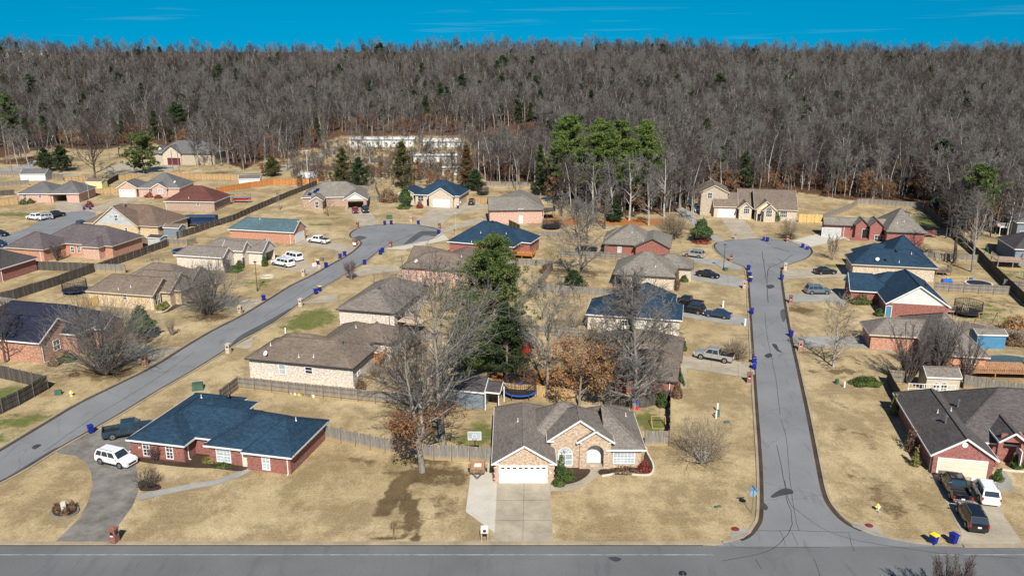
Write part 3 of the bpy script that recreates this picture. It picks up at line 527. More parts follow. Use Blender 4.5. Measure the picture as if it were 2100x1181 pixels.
    def frame(s, px, py):
        h = s.hit(px, py)
        if h is None: print('MISS', s.root.name, px, py); return None
        p, n = h; n = Vector((n.x, n.y, 0)).normalized(); a = math.atan2(n.y, n.x) + math.pi / 2
        return p, n, a
    def part(s, name, px, py, fn, z=None):
        h = s.frame(px, py)
        if h is None: return None
        p, n, a = h; m = MB(); subs = fn(m) or []
        loc = (p.x, p.y, p.z if z is None else z); o = m.build(name, s.root, loc, a)
        for nm_, mb in subs: mb.build(nm_, o)
        return o
    def win(s, px, py, w=.95, h=1.5, nx=2, ny=2, arch=False, trim=None, glass='glass'):
        tr = trim or 'trim_white'
        def fn(m):
            t = .09
            def arc(r0, r1, y, th, z0=0):
                N = 14
                for i in range(N):
                    a, b = math.pi * i / N, math.pi * (i + 1) / N
                    A = [(math.cos(a) * r0, z0 + math.sin(a) * r0), (math.cos(a) * r1, z0 + math.sin(a) * r1), (math.cos(b) * r1, z0 + math.sin(b) * r1), (math.cos(b) * r0, z0 + math.sin(b) * r0)]
                    m.poly([(q[0], y, q[1]) for q in A], tr)
            for x in (-w / 2, w / 2): m.box((x, -.03, 0), (t, .10, h), tr)
            for z in (-h / 2, h / 2): m.box((0, -.033, z), (w + t, .11, t), tr)
            m.box((0, -.035, -.02), (w, .06, .06), tr)
            for i in range(1, nx): m.box((-w / 2 + w * i / nx, -.02, 0), (.045 if nx > 2 else .06, .05, h), tr)
            for i in range(1, ny): m.box((0, -.018, -h / 2 + h * i / ny), (w, .04, .04), tr)
            g = MB(); g.poly([(-w / 2, -.012, -h / 2), (w / 2, -.012, -h / 2), (w / 2, -.012, h / 2), (-w / 2, -.012, h / 2)], glass)
            if arch:
                arc(w / 2 - t / 2, w / 2 + t / 2, -.05, .1, h / 2); arc(w / 4 - .03, w / 4 + .02, -.04, .1, h / 2)
                for a in (36, 72, 108, 144): r = math.radians(a); m.bar((math.cos(r) * w / 4, -.03, h / 2 + math.sin(r) * w / 4), (math.cos(r) * w / 2, -.03, h / 2 + math.sin(r) * w / 2), .04, .04, tr, up=(0, 1, 0))
                g.poly([(-w / 2, -.012, h / 2)] + [(-math.cos(math.pi * (1 - i / 14)) * -w / 2, -.012, h / 2 + math.sin(math.pi * (1 - i / 14)) * w / 2) for i in range(15)][::1], glass)
            return [('pane', g)]
        return s.part('window', px, py, fn)
    def garage(s, px, py, w=4.9, h=2.15, mat='door_white', lites=False, trim='trim_white'):
        def fn(m):
            for i in range(4): m.box((0, -.03, h * (i + .5) / 4), (w - .02, .05, h / 4 - .025), mat)
            m.box((0, -.012, h / 2), (w, .03, h), trim)
            for x in (-w / 2 - .05, w / 2 + .05): m.box((x, -.04, h / 2), (.1, .09, h), trim)
            m.box((0, -.042, h + .05), (w + .2, .09, .1), trim)
            W_ = []
            for i in range(8 if lites else 0): g = MB(); g.box((-w / 2 + w * (i + .5) / 8, -.062, h * .9), (.36, .012, .18), 'glass'); W_.append(('door_window', g))
            hd = MB(); hd.box((0, -.07, .35), (.25, .03, .05), 'metal_grey'); return W_ + [('handle', hd)]
        return s.part('garage_door', px, py, fn, 0)
    def door(s, px, py, w=.95, h=2.1, mat='door_white'):
        def fn(m):
            m.box((0, -.03, h / 2), (w, .05, h), mat)
            for x in (-w / 2 - .04, w / 2 + .04): m.box((x, -.03, h / 2), (.08, .08, h), 'trim_white')
            m.box((0, -.033, h + .04), (w + .16, .08, .08), 'trim_white')
            for z in (.6, 1.5): m.box((0, -.06, z), (w * .6, .015, .6), mat)
            k = MB(); k.box((w * .38, -.08, 1.0), (.06, .06, .06), 'metal_grey'); return [('handle', k)]
        return s.part('front_door', px, py, fn, 0)
    def shutter(s, px, py, w=.4, h=1.6, mat='black'):
        def fn(m):
            m.box((0, -.02, 0), (w, .04, h), mat)
            for i in range(7): m.box((0, -.045, -h / 2 + h * (i + .5) / 7), (w * .8, .012, h / 12), mat)
        return s.part('shutter', px, py, fn)
    def spout(s, px, py, mat='trim_white', h=None):
        h = h or s.he
        def fn(m): m.box((0, -.06, h / 2), (.09, .08, h), mat); m.box((0, -.16, .06), (.09, .25, .08), mat)
        return s.part('downspout', px, py, fn, 0)
    def quoins(s, px, py, mat, h=None):
        h = h or s.he - .1; n = int(h / .32)
        def fn(m):
            for i in range(n): m.box((0, -.012, .2 + .32 * i), (.55 if i % 2 else .38, .05, .26), mat)
        return s.part('corner_stones', px, py, fn, 0)
    def vent(s, px, py, kind='pipe'):
        h = s.hit(px, py, True)
        if not h: return
        p = h[0]; m = MB()
        if kind == 'pipe': m.cyl((0, 0, -.1), (0, 0, .42), .05, .05, 'pipe_white', 8); m.cyl((0, 0, -.05), (0, 0, .05), .13, .09, 'pipe_white', 8)
        elif kind == 'flue': m.cyl((0, 0, -.1), (0, 0, .8), .1, .1, 'metal_grey', 10); m.cyl((0, 0, .8), (0, 0, .98), .19, .16, 'metal_grey', 10)
        elif kind == 'turbine': m.cyl((0, 0, -.1), (0, 0, .25), .16, .16, 'black', 10); m.cyl((0, 0, .25), (0, 0, .42), .24, .26, 'black', 12); m.cyl((0, 0, .42), (0, 0, .6), .26, .12, 'black', 12)
        elif kind == 'box': m.box((0, 0, .08), (.5, .5, .22), 'black', taper=.8)
        elif kind == 'dish':
            m.cyl((0, 0, -.1), (0, 0, .5), .03, .03, 'metal_grey', 6); d = Vector((-.3, -.8, .5)).normalized(); c = Vector((0, 0, .55)); m.cyl(c, c + d * .12, .12, .38, 'pipe_white', 14); m.bar(c, c + d * .5, .02, .02, 'metal_grey')
        m.build({'pipe': 'vent_pipe', 'flue': 'chimney_flue', 'turbine': 'roof_turbine', 'box': 'roof_vent', 'dish': 'satellite_dish'}[kind], s.root, p)
    def onroof(s, name, quad, mat, h=.08):
        P = [s.hit(a, b, True) for a, b in quad]
        if any(p is None for p in P): return
        n = P[0][1]
        if any((p[1] - n).length > .05 for p in P): return
        m = MB(); U = [p[0] + n * h for p in P]; m.poly(U, mat); D = [p[0] for p in P]
        for i in range(len(U)): j = (i + 1) % len(U); m.poly([D[i], D[j], U[j], U[i]], 'black')
        m.build(name, s.root)

def hs(*a, **k): return House(*a, **k)
GA = -13.5
# --- tan brick house in the foreground
h = hs('tan_brick_house', 'tan brick house with arched entry and white double garage door facing the main road', 'house', (1074, 989), 0, 2.4, 'roof_greige', 'brick_tan', pitch=.62)
h.wing([(1008.4, 951.4), (1141.5, 950.3), (1017.6, 834)], 'y', 'gh', pitch=.62)
gl = h.last
ml = h.L(1323, 922)
ax = h.L(1219.5, 962, 0).x
h.wing([(1253, 922), (1323, 922), (1299, 846)], 'x', 'gh', x0=ax + 1.25, pitch=.68, rk=False)
mn = h.last; my = mn[2] + 1.15
h.wing([(1253, 922)], 'x', 'hh', x0=gl[0] + 3.5, x1=mn[1] - 4.2, y0=my, y1=mn[3], pitch=.68 * (mn[3] - mn[2]) / (mn[3] - my))
h.wing([(1222, 850), (1299, 843)], 'y', 'hh', w=5.2, d=6.2, x1=mn[1] - .4, x0=mn[1] - 5.6, dy=-4.2)
h.wing([(1122, 904.6), (1256, 904.6)], 'y', 'gh', d=7.4, pitch=.70, he=3.4, gap=('f', 1199, 962, 1240, 962, 3.1))
cg = h.last
h.wing([(1183, 907.3), (1260.4, 906.7)], 'y', 'gh', d=4.6, pitch=.66, he=3.35, nowall=True)
en = h.last
# entry wall with a real arched opening
def arch_front(m, x0, x1, y, ztop, xm, zap, cx, r, spring, th, mat):
    N = 40; xs = sorted(set([x0, x1, cx - r, cx + r, xm] + [x0 + (x1 - x0) * i / N for i in range(N + 1)] + [cx + r * math.cos(math.pi * i / 20) for i in range(21)]))
    top = lambda x: ztop + (zap - ztop) * (1 - abs(x - xm) / ((x1 - x0) / 2))
    opn = lambda x: spring + math.sqrt(max(0, r * r - (x - cx) ** 2)) if abs(x - cx) <= r + 1e-6 else 0
    for a, b in zip(xs, xs[1:]):
        mid = (a + b) / 2; inside = abs(mid - cx) < r; za, zb = (opn(a), opn(b)) if inside else (0, 0)
        m.poly([(a, y, za), (b, y, zb), (b, y, top(b)), (a, y, top(a))], mat)
        if inside: m.poly([(a, y, za), (a, y + th, za), (b, y + th, zb), (b, y, zb)], mat)
    for x in (cx - r, cx + r): m.poly([(x, y, 0), (x, y + th, 0), (x, y + th, spring), (x, y, spring)], mat)
    for x in (x0, x1): m.poly([(x, y, 0), (x, y + 3, 0), (x, y + 3, ztop), (x, y, ztop)], mat)
ox0, ox1 = en[0] + .35, en[1] - .35; ey = en[2] + .25; cx = h.L(1219.5, 962, 0).x
arch_front(h.W, ox0, ox1, ey, 3.35 - .16 + .66 * .35, (ox0 + ox1) / 2, 3.35 + .66 * (en[1] - en[0]) / 2 - .2, cx, .98, 1.95, .35, 'brick_tan')
h.W.poly([(ox0, ey + 1.35, 0), (ox1, ey + 1.35, 0), (ox1, ey + 1.35, 3.6), (ox0, ey + 1.35, 3.6)], 'siding_grey'); h.W.poly([(ox0, ey + .3, 3.3), (ox1, ey + .3, 3.3), (ox1, ey + 1.36, 3.3), (ox0, ey + 1.36, 3.3)], 'siding_white')
h.W.box((cx, ey + .66, .06), (2.3, 1.3, .12), 'concrete')
h.done()
h.garage(1073, 975, 5.05, 2.0, lites=True); h.win(1159, 942, 1.55, 1.45, 2, 2, arch=True, glass='glass_pale'); h.win(1279.5, 938, 2.35, 1.4, 6, 4, glass='glass_pale'); h.vent(1062, 864); h.vent(1283, 853)
m = MB(); m.box((cx, ey + 1.31, 1.2), (1.5, .06, 2.2), 'door_white'); m.box((cx, ey + 1.275, 1.25), (.02, .05, 2.1), 'trim_dark'); h_ = m.build('front_door', h.root); m = MB(); m.box((cx + .1, ey + 1.25, 1.15), (.05, .05, .12), 'metal_grey'); m.build('handle', h_)
m = MB(); m.box((cx, ey + .55, .14), (.95, .5, .03), 'canvas_tan'); m.build('doormat', h.root)
for x in (ox0, ox1):
    sg = 1 if x == ox0 else -1; m = MB(); m.box((x - sg * .1, ey - .04, 3.26), (.7, .12, .14), 'trim_white'); m.build('cornice', h.root)
for w_ in (gl, cg):
    for x, sg in ((w_[0], 1), (w_[1], -1)): m = MB(); m.box((x + sg * .4, w_[2] + .2, (2.31 if w_ is gl else 3.3)), (.75, .3, .13), 'trim_white'); m.build('cornice', h.root)
for px in (1018, 1132): h.quoins(px, 975, 'brick_pink', 2.0)
h.spout(1139, 985, 'trim_white', 2.2); m = MB(); m.box((0, -.02, 0), (.28, .04, .2), 'siding_white'); 
def plaque(H, px, py, w=.28, hh=.2, mat='siding_white', name='house_number_plate'):
    def fn(m): m.box((0, -.02, 0), (w, .04, hh), mat)
    H.part(name, px, py, fn)
plaque(h, 1129.5, 968)
H1 = h
# --- blue roofed house at the left front
h = hs('blue_roof_house', 'long red brick house with dark blue roof behind the curved driveway', 'house', (378, 950), -12.8, 2.3, 'roof_blue', 'brick_red', pitch=.5)
h.wing([(257.8, 900.7), (378.5, 913.4)], 'y', 'hh', d=13.6, x1=None); lw = h.last
qa, qb, qc = h.L(416.6, 912.6), h.L(402.6, 897), h.L(495, 926)
h.wing([(586.8, 937.5), (675.7, 861.3)], 'x', 'hh', x0=qa.x, y0=qa.y, pitch=.5); mw = h.last
h.wing([(586.8, 937.5), (495, 926)], 'x', 'hh', y1=mw[3] - .3, x1=mw[1], pitch=.5)
h.wing([(402, 897)], 'x', 'hh', x0=lw[0] + 1.2, x1=mw[1] - 5, y0=qb.y, y1=mw[3], pitch=.5 * (mw[3] - mw[2]) / (mw[3] - qb.y))
print('H2', lw, mw, qa, qb, qc)
h.wing([(425, 822), (507, 830)], 'y', 'hh', x0=lw[0] + 2, x1=lw[0] + 9.5, y0=mw[3] - 5, y1=mw[3] + 2.8, pitch=.5)
h.done()
h.win(300.5, 920, .85, 1.7, 2, 4); h.win(348, 926, .85, 1.7, 2, 4); h.win(459, 934, 1.75, 1.55, 4, 4, glass='glass_pale'); h.win(546, 949, .9, 1.6, 2, 4, glass='glass_pale')
h.vent(469, 818, 'turbine'); h.vent(556, 828, 'turbine'); h.vent(607, 862); h.vent(375, 818); h.vent(413, 815, 'pipe'); h.spout(385.5, 925, h=2.4); h.spout(590, 950, h=2.4)
for a, b in ((273.5, 925), (380, 936), (581, 960), (494, 948), (512, 952)): h.quoins(a, b, 'brick_maroon', 2.3)
h.part('front_door', 504.5, 940, lambda m: m.box((0, -.03, 1.05), (.9, .06, 2.1), 'door_cream') and None, 0); plaque(h, 286, 917, .3, .16)
# --- white brick house
h = hs('white_brick_house', 'white brick house with brown roof and satellite dish behind the patchy grey fence', 'house', (600, 790), GA, 3.1, 'roof_brown', 'brick_white', 'trim_dark', pitch=.5)
h.wing([(501.6, 734.7), (724, 753.7), (752, 731)], 'x', 'hh', d=8.8); a = h.last
h.wing([(560, 700), (715, 709)], 'y', 'hh', x0=a[1] - 9.5, x1=a[1] - 1.5, y0=a[2] + 3, y1=a[2] + 17.5); b = h.last
h.wing([(600, 700)], 'x', 'hh', x0=a[0] + .6, x1=a[0] + 9, y0=a[2] + 5.5, y1=a[2] + 10.8)
h.wing([(600, 700)], 'x', 'hh', x0=a[1] - 6, x1=a[1] + 1.6, y0=a[2] + 10.6, y1=a[2] + 17.6); h.done()
h.win(579, 757, 1.0, 1.5, 1, 2, glass='glass_pale'); h.win(633.5, 759, 1.1, 1.0, 1, 1); h.win(735, 761, .8, 1.2, 2, 2); h.spout(723, 780, h=2.8); h.vent(546, 732, 'dish'); h.vent(702, 708, 'flue'); h.vent(695, 660, 'flue'); h.vent(704, 659, 'flue'); h.vent(644, 674, 'box'); h.vent(613, 732); h.vent(643, 732); h.vent(730, 672); h.vent(555, 708)
def ubox(H, px, py): H.part('utility_box', px, py, lambda m: m.box((0, -.07, 0), (.3, .15, .6), 'pipe_white') and None)
ubox(h, 554, 768)
# --- pale brick, grey-brown roof
h = hs('pale_brick_house', 'pale brick house with wide grey brown hip roof and dark patio on its right side', 'house', (745, 665), GA, 3.5, 'roof_greige', 'brick_white', 'trim_dark', pitch=.5)
h.wing([(690.7, 632), (800.4, 642), (880, 586.4)], 'y', 'hh'); a = h.last
h.wing([(760, 562)], 'y', 'hh', x0=a[0] + .8, x1=a[0] + 8.5, y0=a[2] + 9, y1=a[3] + 1.5); h.done()
h.win(785, 675, .9, 1.0, 2, 1); h.spout(799, 665, h=2.8, mat='trim_dark'); h.vent(777, 592, 'box'); h.vent(812, 572, 'flue'); h.part('patio_shade_panel', 822, 638, lambda m: m.box((0, -.02, 1.1), (3.4, .05, 2.1), 'black') and None, 0)  # flat black panel on the wall paints the shade under the patio
# --- brown roof behind the pine
h = hs('brown_roof_house', 'pinkish brick house with brown roof and white turbine left of the tall pine', 'house', (900, 585), -12.2, 2.8, 'roof_brown', 'brick_pink', 'trim_dark', pitch=.5)
h.wing([(819.6, 547.9), (970, 556)], 'x', 'hh', d=9.5); a = h.last
h.wing([(826, 503)], 'x', 'gh', x0=a[0] + .2, x1=a[0] + 9, y0=a[2] + 3.5, y1=a[2] + 13.5)
h.wing([(900, 503)], 'y', 'hh', x0=a[1] - 8.5, x1=a[1] - .3, y0=a[2] + 2, y1=a[2] + 16); h.done(); h.vent(854, 541, 'dish'); h.vent(878, 536); h.vent(946, 527); ubox(h, 865, 570)
# --- blue hip with deck
h = hs('blue_hip_house', 'brick house with dark blue hip roof and small orange wooden deck behind the tall pine', 'house', (1047, 530), -20, 3.1, 'roof_blue', 'brick_maroon', pitch=.62)
h.wing([(921, 493), (1047.5, 506), (1083, 488)], 'x', 'hh', d=13); a = h.last
h.wing([(960, 480)], 'y', 'hh', x0=a[0] + 1.5, x1=a[0] + 7, y0=a[3] - 3, y1=a[3] + 2.2, pitch=.5)
h.wing([(1060, 490)], 'x', 'hh', x0=a[1] - 6, x1=a[1] + 2.3, y0=a[2] + 5, y1=a[3] - .5, pitch=.6); h.done(); h.win(1030, 518, 1.3, 1.2, 2, 2); h.vent(986, 478); h.vent(1038, 480); h.vent(1010, 457, 'turbine'); h.vent(967, 497)
# --- pink brick two level
h = hs('pink_brick_house', 'tall pink brick house with grey brown roof and rear deck beside the left cul-de-sac', 'house', (1060, 458), 4, 3.7, 'roof_taupe', 'brick_pink', 'trim_dark', pitch=.5, base=0)
h.wing([(1002, 432), (1114, 428)], 'x', 'gh', d=11, gm='siding_slate'); a = h.last
h.wing([(1054, 395)], 'y', 'hh', x0=a[0] + 4, x1=a[1] + .6, y0=a[2] + 2, y1=a[2] + 22, pitch=.5); h.done(); h.win(1068, 432, 1.4, .9, 2, 2); h.door(1068, 451, .9, 2.0); h.vent(1000, 404)
# --- blue roof, white garage, cul-de-sac
h = hs('blue_gable_house', 'pinkish brick house with deep blue roof and cream garage door at the left cul-de-sac', 'house', (891, 427), -12, 3.4, 'roof_blue', 'brick_cream', pitch=.6)
h.wing([(850, 398), (932, 402), (964.6, 389)], 'x', 'hh', x0=None); a = h.last
h.wing([(819, 395.4), (850, 398)], 'y', 'gh', d=10)
h.wing([(878, 400.5), (932, 402.5)], 'y', 'gh', d=9, dy=-.8); h.done(); h.garage(905, 419, 5.0, 2.3, 'door_white'); h.win(863, 407, 1.8, 1.6, 2, 2); h.spout(849, 415, h=2.6); h.door(878, 418, .9, 2.0, 'black'); h.vent(871, 371); ubox(h, 944, 415)
# --- solar roof house
h = hs('solar_roof_house', 'brick house with solar panels on its grey roof and an open garage full of goods', 'house', (680, 433), 7, 2.8, 'roof_taupe', 'brick_brown', pitch=.6)
h.wing([(620, 402), (703, 404), (752, 400)], 'x', 'hh', d=12.5); a = h.last
h.wing([(633.7, 412.7), (665, 409.7)], 'y', 'gh', d=9)
h.wing([(703, 410.6), (754.5, 408.6)], 'y', 'gh', d=10, gm='siding_white', gap=('f', 714, 430, 746, 428, 2.3)); h.done()
h.win(650, 420, 1.0, 1.9, 2, 2); h.spout(634, 425, h=2.5); [h.onroof('solar_panel', [(x - 1, y + 1), (x + 7, y + 1.5), (x + 9, y - 4), (x + 2, y - 4.5)], 'solar') for x, y in ((625, 400), (631, 400), (637, 400), (630, 395), (636, 395), (642, 395), (636, 390), (642, 390), (647, 391), (641, 385), (646, 385), (703, 406), (708, 402), (712, 398), (705, 401))]
# --- teal
h = hs('teal_roof_house', 'red brick house with speckled teal roof and white garage door beside the left street', 'house', (575, 500), GA, 2.9, 'roof_teal', 'brick_orange', pitch=.72)
h.wing([(466, 469.7), (600, 476.7), (629.7, 465.5)], 'x', 'hg'); h.done(); h.garage(614.5, 489, 4.6, 2.2, 'door_white'); h.win(612, 458, .7, 1.2, 2, 2); h.spout(596, 495, h=2.6); h.vent(533, 450, 'pipe'); h.vent(503, 443); h.vent(553, 447)
# --- grey roof with open garage
h = hs('grey_roof_house', 'pale brick house with grey roof, steep small gables and an open dark garage', 'house', (500, 545), GA, 2.9, 'roof_greige', 'brick_white', 'trim_white', pitch=.75)
h.wing([(357, 522), (457, 529), (475, 518)], 'x', 'hg', pitch=.75); a = h.last
h.wing([(503.7, 515.6), (540, 516), (566.7, 505)], 'x', 'hg', x0=None, gap=('r', 541, 540, 562, 528, 2.3)); b = h.last
h.wing([(500, 500)], 'x', 'hg', x0=a[0] + 2, x1=b[1] - 2, y0=b[2] + .8, y1=b[3] + .6, pitch=.62)
h.wing([(505, 503)], 'x', 'gg', x0=a[1] - 3, x1=a[1] + 2.2, y0=a[3] - .6, y1=a[3] + 3.4, he=3.5, pitch=.9); h.done()
h.win(549, 496, .7, 1.4, 2, 2); h.win(466, 531, .7, 1.3, 2, 2); h.spout(449, 545, h=2.6, mat='trim_dark'); h.spout(533, 530, h=2.6); h.door(498, 523, .9, 2.0, 'door_maroon'); h.vent(419, 503)
# --- tan brick left of the street
h = hs('tan_gable_house', 'long tan brick house with brown roof and two steep gables facing the left street', 'house', (250, 630), -13, 2.8, 'roof_brown', 'brick_yellow', 'trim_tan', pitch=.72)
h.wing([(177, 595.5), (313, 606.7)], 'x', 'hg', d=7.0, gm='brick_brown'); a = h.last
h.wing([(347.5, 583.3), (390, 585.3), (425, 562)], 'x', 'hg', x0=None, pitch=.7, gm='brick_brown'); b = h.last
h.wing([(300, 560)], 'x', 'hg', x0=a[0] + 4, x1=a[1] + 1.7, y0=a[2] + 2.5, y1=a[2] + 10.5, gm='brick_brown')
h.wing([(300, 560)], 'x', 'hh', x0=a[0] + 2, x1=a[1] + 3, y0=a[2] + 4, y1=b[3] - .3, pitch=.6); h.done()
h.win(325, 614, .9, 1.8, 2, 2); h.shutter(320.5, 614.5); h.shutter(330, 612); h.win(256.5, 609, .8, .9, 1, 2); h.win(407, 560, .7, 1.4, 2, 2); h.spout(312, 630, h=2.5); h.vent(243, 594); h.vent(268, 589)
# --- navy roof, left edge
h = hs('navy_roof_house', 'red brick house with near black navy roof and white framed window at the left edge', 'house', (93, 750), -13, 3.3, 'roof_navy', 'brick_orange', pitch=.62)
h.wing([(20, 698), (80, 704)], 'x', 'hg', x0=-22, d=8.5, x1=None); a = h.last
h.wing([(0, 640), (200, 660)], 'x', 'hh', x0=-19, x1=a[1] + 2.6, y0=a[2] + 4.5, y1=a[2] + 14.5, pitch=.58)
h.wing([(100, 690)], 'x', 'gg', x0=a[1] - 3, x1=a[1] + 4.2, y0=a[2] + 8.5, y1=a[2] + 14, he=2.9); h.done()
h.win(116, 707, 1.3, 1.6, 2, 2); h.spout(88, 730, h=2.7); h.vent(97, 608, 'flue'); h.vent(83, 614, 'turbine')
# --- dark grey hip, far left
h = hs('purple_grey_house', 'orange brick house with wide purple grey hip roof and bay windows', 'house', (60, 530), GA, 2.9, 'roof_purple', 'brick_orange', 'trim_tan', pitch=.62)
h.wing([(7, 507), (89, 512)], 'x', 'hh', d=9); a = h.last
h.wing([(100, 500)], 'x', 'hh', x0=a[0] + 3, x1=a[1] + 12.5, y0=a[2] + 6.5, y1=a[2] + 17.5, pitch=.6)
h.wing([(100, 500)], 'y', 'hh', x0=a[1] + 5.5, x1=a[1] + 10.5, y0=a[2] + 4.6, y1=a[2] + 12, wall='brick_pink'); h.done()
h.win(149, 512, .9, 1.4, 2, 2); h.win(162, 511, .9, 1.6, 2, 3); h.spout(84, 525, h=2.7); h.spout(12, 520, h=2.7); h.vent(87, 469, 'turbine'); h.vent(128, 460, 'turbine')
# --- brown roof with grey gable
h = hs('grey_gable_house', 'yellow brick house with rusty brown roof and large pale grey gable', 'house', (250, 480), -13.5, 2.9, 'roof_rust', 'brick_yellow', 'trim_tan', pitch=.62)
h.wing([(180, 454.4), (315, 464.6), (364, 452.4)], 'x', 'hh', d=13); a = h.last
h.wing([(203, 455.4), (284.6, 463.6)], 'y', 'gh', d=9, gm='siding_grey', dy=-.5, pitch=.72); h.done()
h.win(238, 447, .9, 1.4, 2, 2); h.win(259, 471, .7, 1.0, 1, 2); h.win(285, 472, .7, 1.0, 1, 2); h.vent(302, 416, 'turbine'); h.vent(258, 424, 'turbine')
# --- red-brown hip
h = hs('red_hip_house', 'small tan brick house with dark red hip roof behind the navy trailer', 'house', (390, 432), -5, 2.8, 'roof_red', 'brick_brown', 'trim_white', pitch=.62)
h.wing([(335, 412.8), (441.7, 413.8), (459, 404)], 'x', 'hh', d=12); h.done(); h.win(406, 419, .9, .8, 2, 1); h.spout(341, 425, h=2.5); h.spout(441, 424, h=2.5, mat='trim_dark'); h.vent(387, 407)
# --- pink brick far left
h = hs('pink_gable_house', 'pink brick house with grey roof, white garage door and two small gables', 'house', (300, 405), 0, 2.9, 'roof_grey', 'brick_pink', pitch=.62)
h.wing([(282.5, 385), (343.5, 386), (388, 378)], 'x', 'hh', x0=None, d=13); a = h.last
h.wing([(240, 385), (282.5, 385)], 'y', 'gh', d=10, dy=-.6)
h.wing([(312, 385), (343.5, 386)], 'y', 'gh', d=8, dy=-.6); h.done(); h.garage(262, 400, 4.9, 2.2, 'door_white', lites=True); h.win(329, 393, 1.5, 1.7, 2, 2, glass='glass_pale'); h.win(308, 391, .9, 1.6, 2, 2); h.vent(359, 377, 'dish'); h.spout(342, 398, h=2.5)
# --- hip with carport far left
h = hs('carport_house', 'low pink brick house with dark grey hip roof and open double carport', 'house', (100, 415), 3, 2.9, 'roof_grey', 'brick_pink', pitch=.5)
h.wing([(34.5, 397.5), (110, 396.5)], 'x', 'hh', d=12); a = h.last
h.wing([(98, 397), (165.6, 395.5)], 'x', 'hh', d=12.5, dy=-.3, gap=('f', 119, 411, 156, 409, 2.35)); h.done(); h.win(51, 404, .9, 1.5, 2, 2); h.win(82, 402, .9, 1.2, 2, 2, glass='glass')
# --- left edge partial
h = hs('left_edge_house', 'small dark brick house with grey hip roof cut off at the left edge', 'house', (5, 575), GA, 2.8, 'roof_dark', 'brick_maroon', pitch=.55)
h.wing([(-70, 545), (0, 552), (40.6, 539.6)], 'x', 'hh', d=10); h.done(); h.spout(3, 562, h=2.5)
# --- east of the left street: red brick tan-grey roof
h = hs('taupe_roof_house', 'red brick house with taupe hip roof below the wooded clump', 'house', (1300, 520), -12.5, 2.7, 'roof_taupe', 'brick_red', 'trim_dark', pitch=.62)
h.wing([(1235.7, 499.5), (1330, 504.5)], 'x', 'hh', x1=None, d=12, w=11.5); a = h.last
h.wing([(1300, 506), (1375.7, 506.7), (1377, 483)], 'y', 'gh', x0=None, pitch=.5)
h.wing([(1235, 478)], 'x', 'hh', x0=a[0] - .3, x1=a[0] + 6, y0=a[2] + 5, y1=a[2] + 13, pitch=.5); h.done(); h.win(1270.5, 512, .8, 1.3, 2, 2, glass='glass_pale'); h.vent(1296, 477); h.vent(1319, 495)
h = hs('speckled_brick_house', 'speckled brick house with grey brown roof and covered rear patio next to the black sedan', 'house', (1340, 590), -12, 2.7, 'roof_taupe', 'brick_cream', 'trim_dark', pitch=.62)
h.wing([(1257, 562), (1390, 569)], 'x', 'hh', d=11.5, gap=('f', 1260, 590, 1275, 592, 2.3)); a = h.last
h.wing([(1391, 550), (1422, 551.5)], 'x', 'hh', x0=a[1] - 6, d=7.5, pitch=.55); h.done(); h.win(1299, 573, .8, 1.2, 1, 2); h.win(1331, 571, .6, .8, 2, 2); h.spout(1382, 585, h=2.6); h.spout(1420, 560, h=2.5); h.vent(1344, 548); h.vent(1316, 510, 'turbine')
h = hs('blue_wide_house', 'white washed brick house with wide dark blue roof behind the large bare tree', 'house', (1300, 670), -12.4, 3.0, 'roof_blue', 'brick_white', 'trim_white', pitch=.58)
h.wing([(1200, 644), (1398, 657), (1401, 628)], 'x', 'hh', d=9); a = h.last
h.wing([(1327, 600)], 'x', 'hh', x0=a[0] + 4.5, x1=a[1] - 1.2, y0=a[2] + 2.5, y1=a[2] + 14.5, pitch=.62); h.done(); h.win(1281, 662, .9, 1.0, 2, 1); h.win(1315, 664, .9, 1.0, 2, 2, glass='glass_pale'); h.vent(1315, 578, 'turbine')
h = hs('brown_court_house', 'red brick house with brown hip roof hidden behind the big bare tree', 'house', (1370, 815), -13.5, 2.4, 'roof_brown', 'brick_red', 'trim_dark', pitch=.5)
h.wing([(1262, 765), (1384, 782), (1397, 725)], 'x', 'hh', d=10, x0=None); a = h.last
h.wing([(1211, 712)], 'x', 'hh', x0=a[0] - 4.2, x1=a[1] + .2, y0=a[2] + 7.5, y1=a[2] + 18, pitch=.5); h.done(); h.win(1328, 797, 1.0, .9, 2, 2, glass='glass_pale'); h.spout(1373, 795, h=2.5)
# --- tower house at right cul-de-sac
h = hs('stone_tower_house', 'stone house with two storey gable on its left and arched windows at the right cul-de-sac', 'house', (1550, 445), -9, 3.1, 'roof_brown', 'brick_cream', 'trim_tan', pitch=.7, base=0)
h.wing([(1546, 427), (1637, 431.7)], 'x', 'gg', d=13); a = h.last
h.wing([(1514, 423), (1548, 425)], 'x', 'gg', d=12, dy=0); b = h.last
h.wing([(1463, 423.3), (1514, 424)], 'x', 'gg', d=9.5); c = h.last
h.wing([(1512, 425), (1545, 428)], 'y', 'gg', d=6, dy=-.4, pitch=.85)
h.wing([(1548, 428), (1593, 430.5)], 'y', 'gg', d=7, dy=-.6, pitch=.85, gm='siding_cream')
h.wing([(1563, 431), (1593, 432)], 'y', 'gg', d=5, dy=-1.2, pitch=.85)
h.wing([(1440, 393.6), (1497.6, 398)], 'y', 'gg', he=6.6, d=13, x0=c[0] - 3.8, x1=c[0] + 4.4, y0=c[2] + 2.2, pitch=.5, wall='stone_tan'); h.done()
h.garage(1491, 434, 4.9, 2.2, 'door_white'); h.win(1531, 433, 1.6, 1.3, 3, 2, arch=True); h.win(1577, 438, 1.6, 1.7, 3, 3, arch=True); h.win(1607, 439.5, 1.9, 1.6, 4, 3); h.win(1456, 401, 1.2, 1.6, 2, 2); h.door(1557, 439, .9, 2.0, 'black')
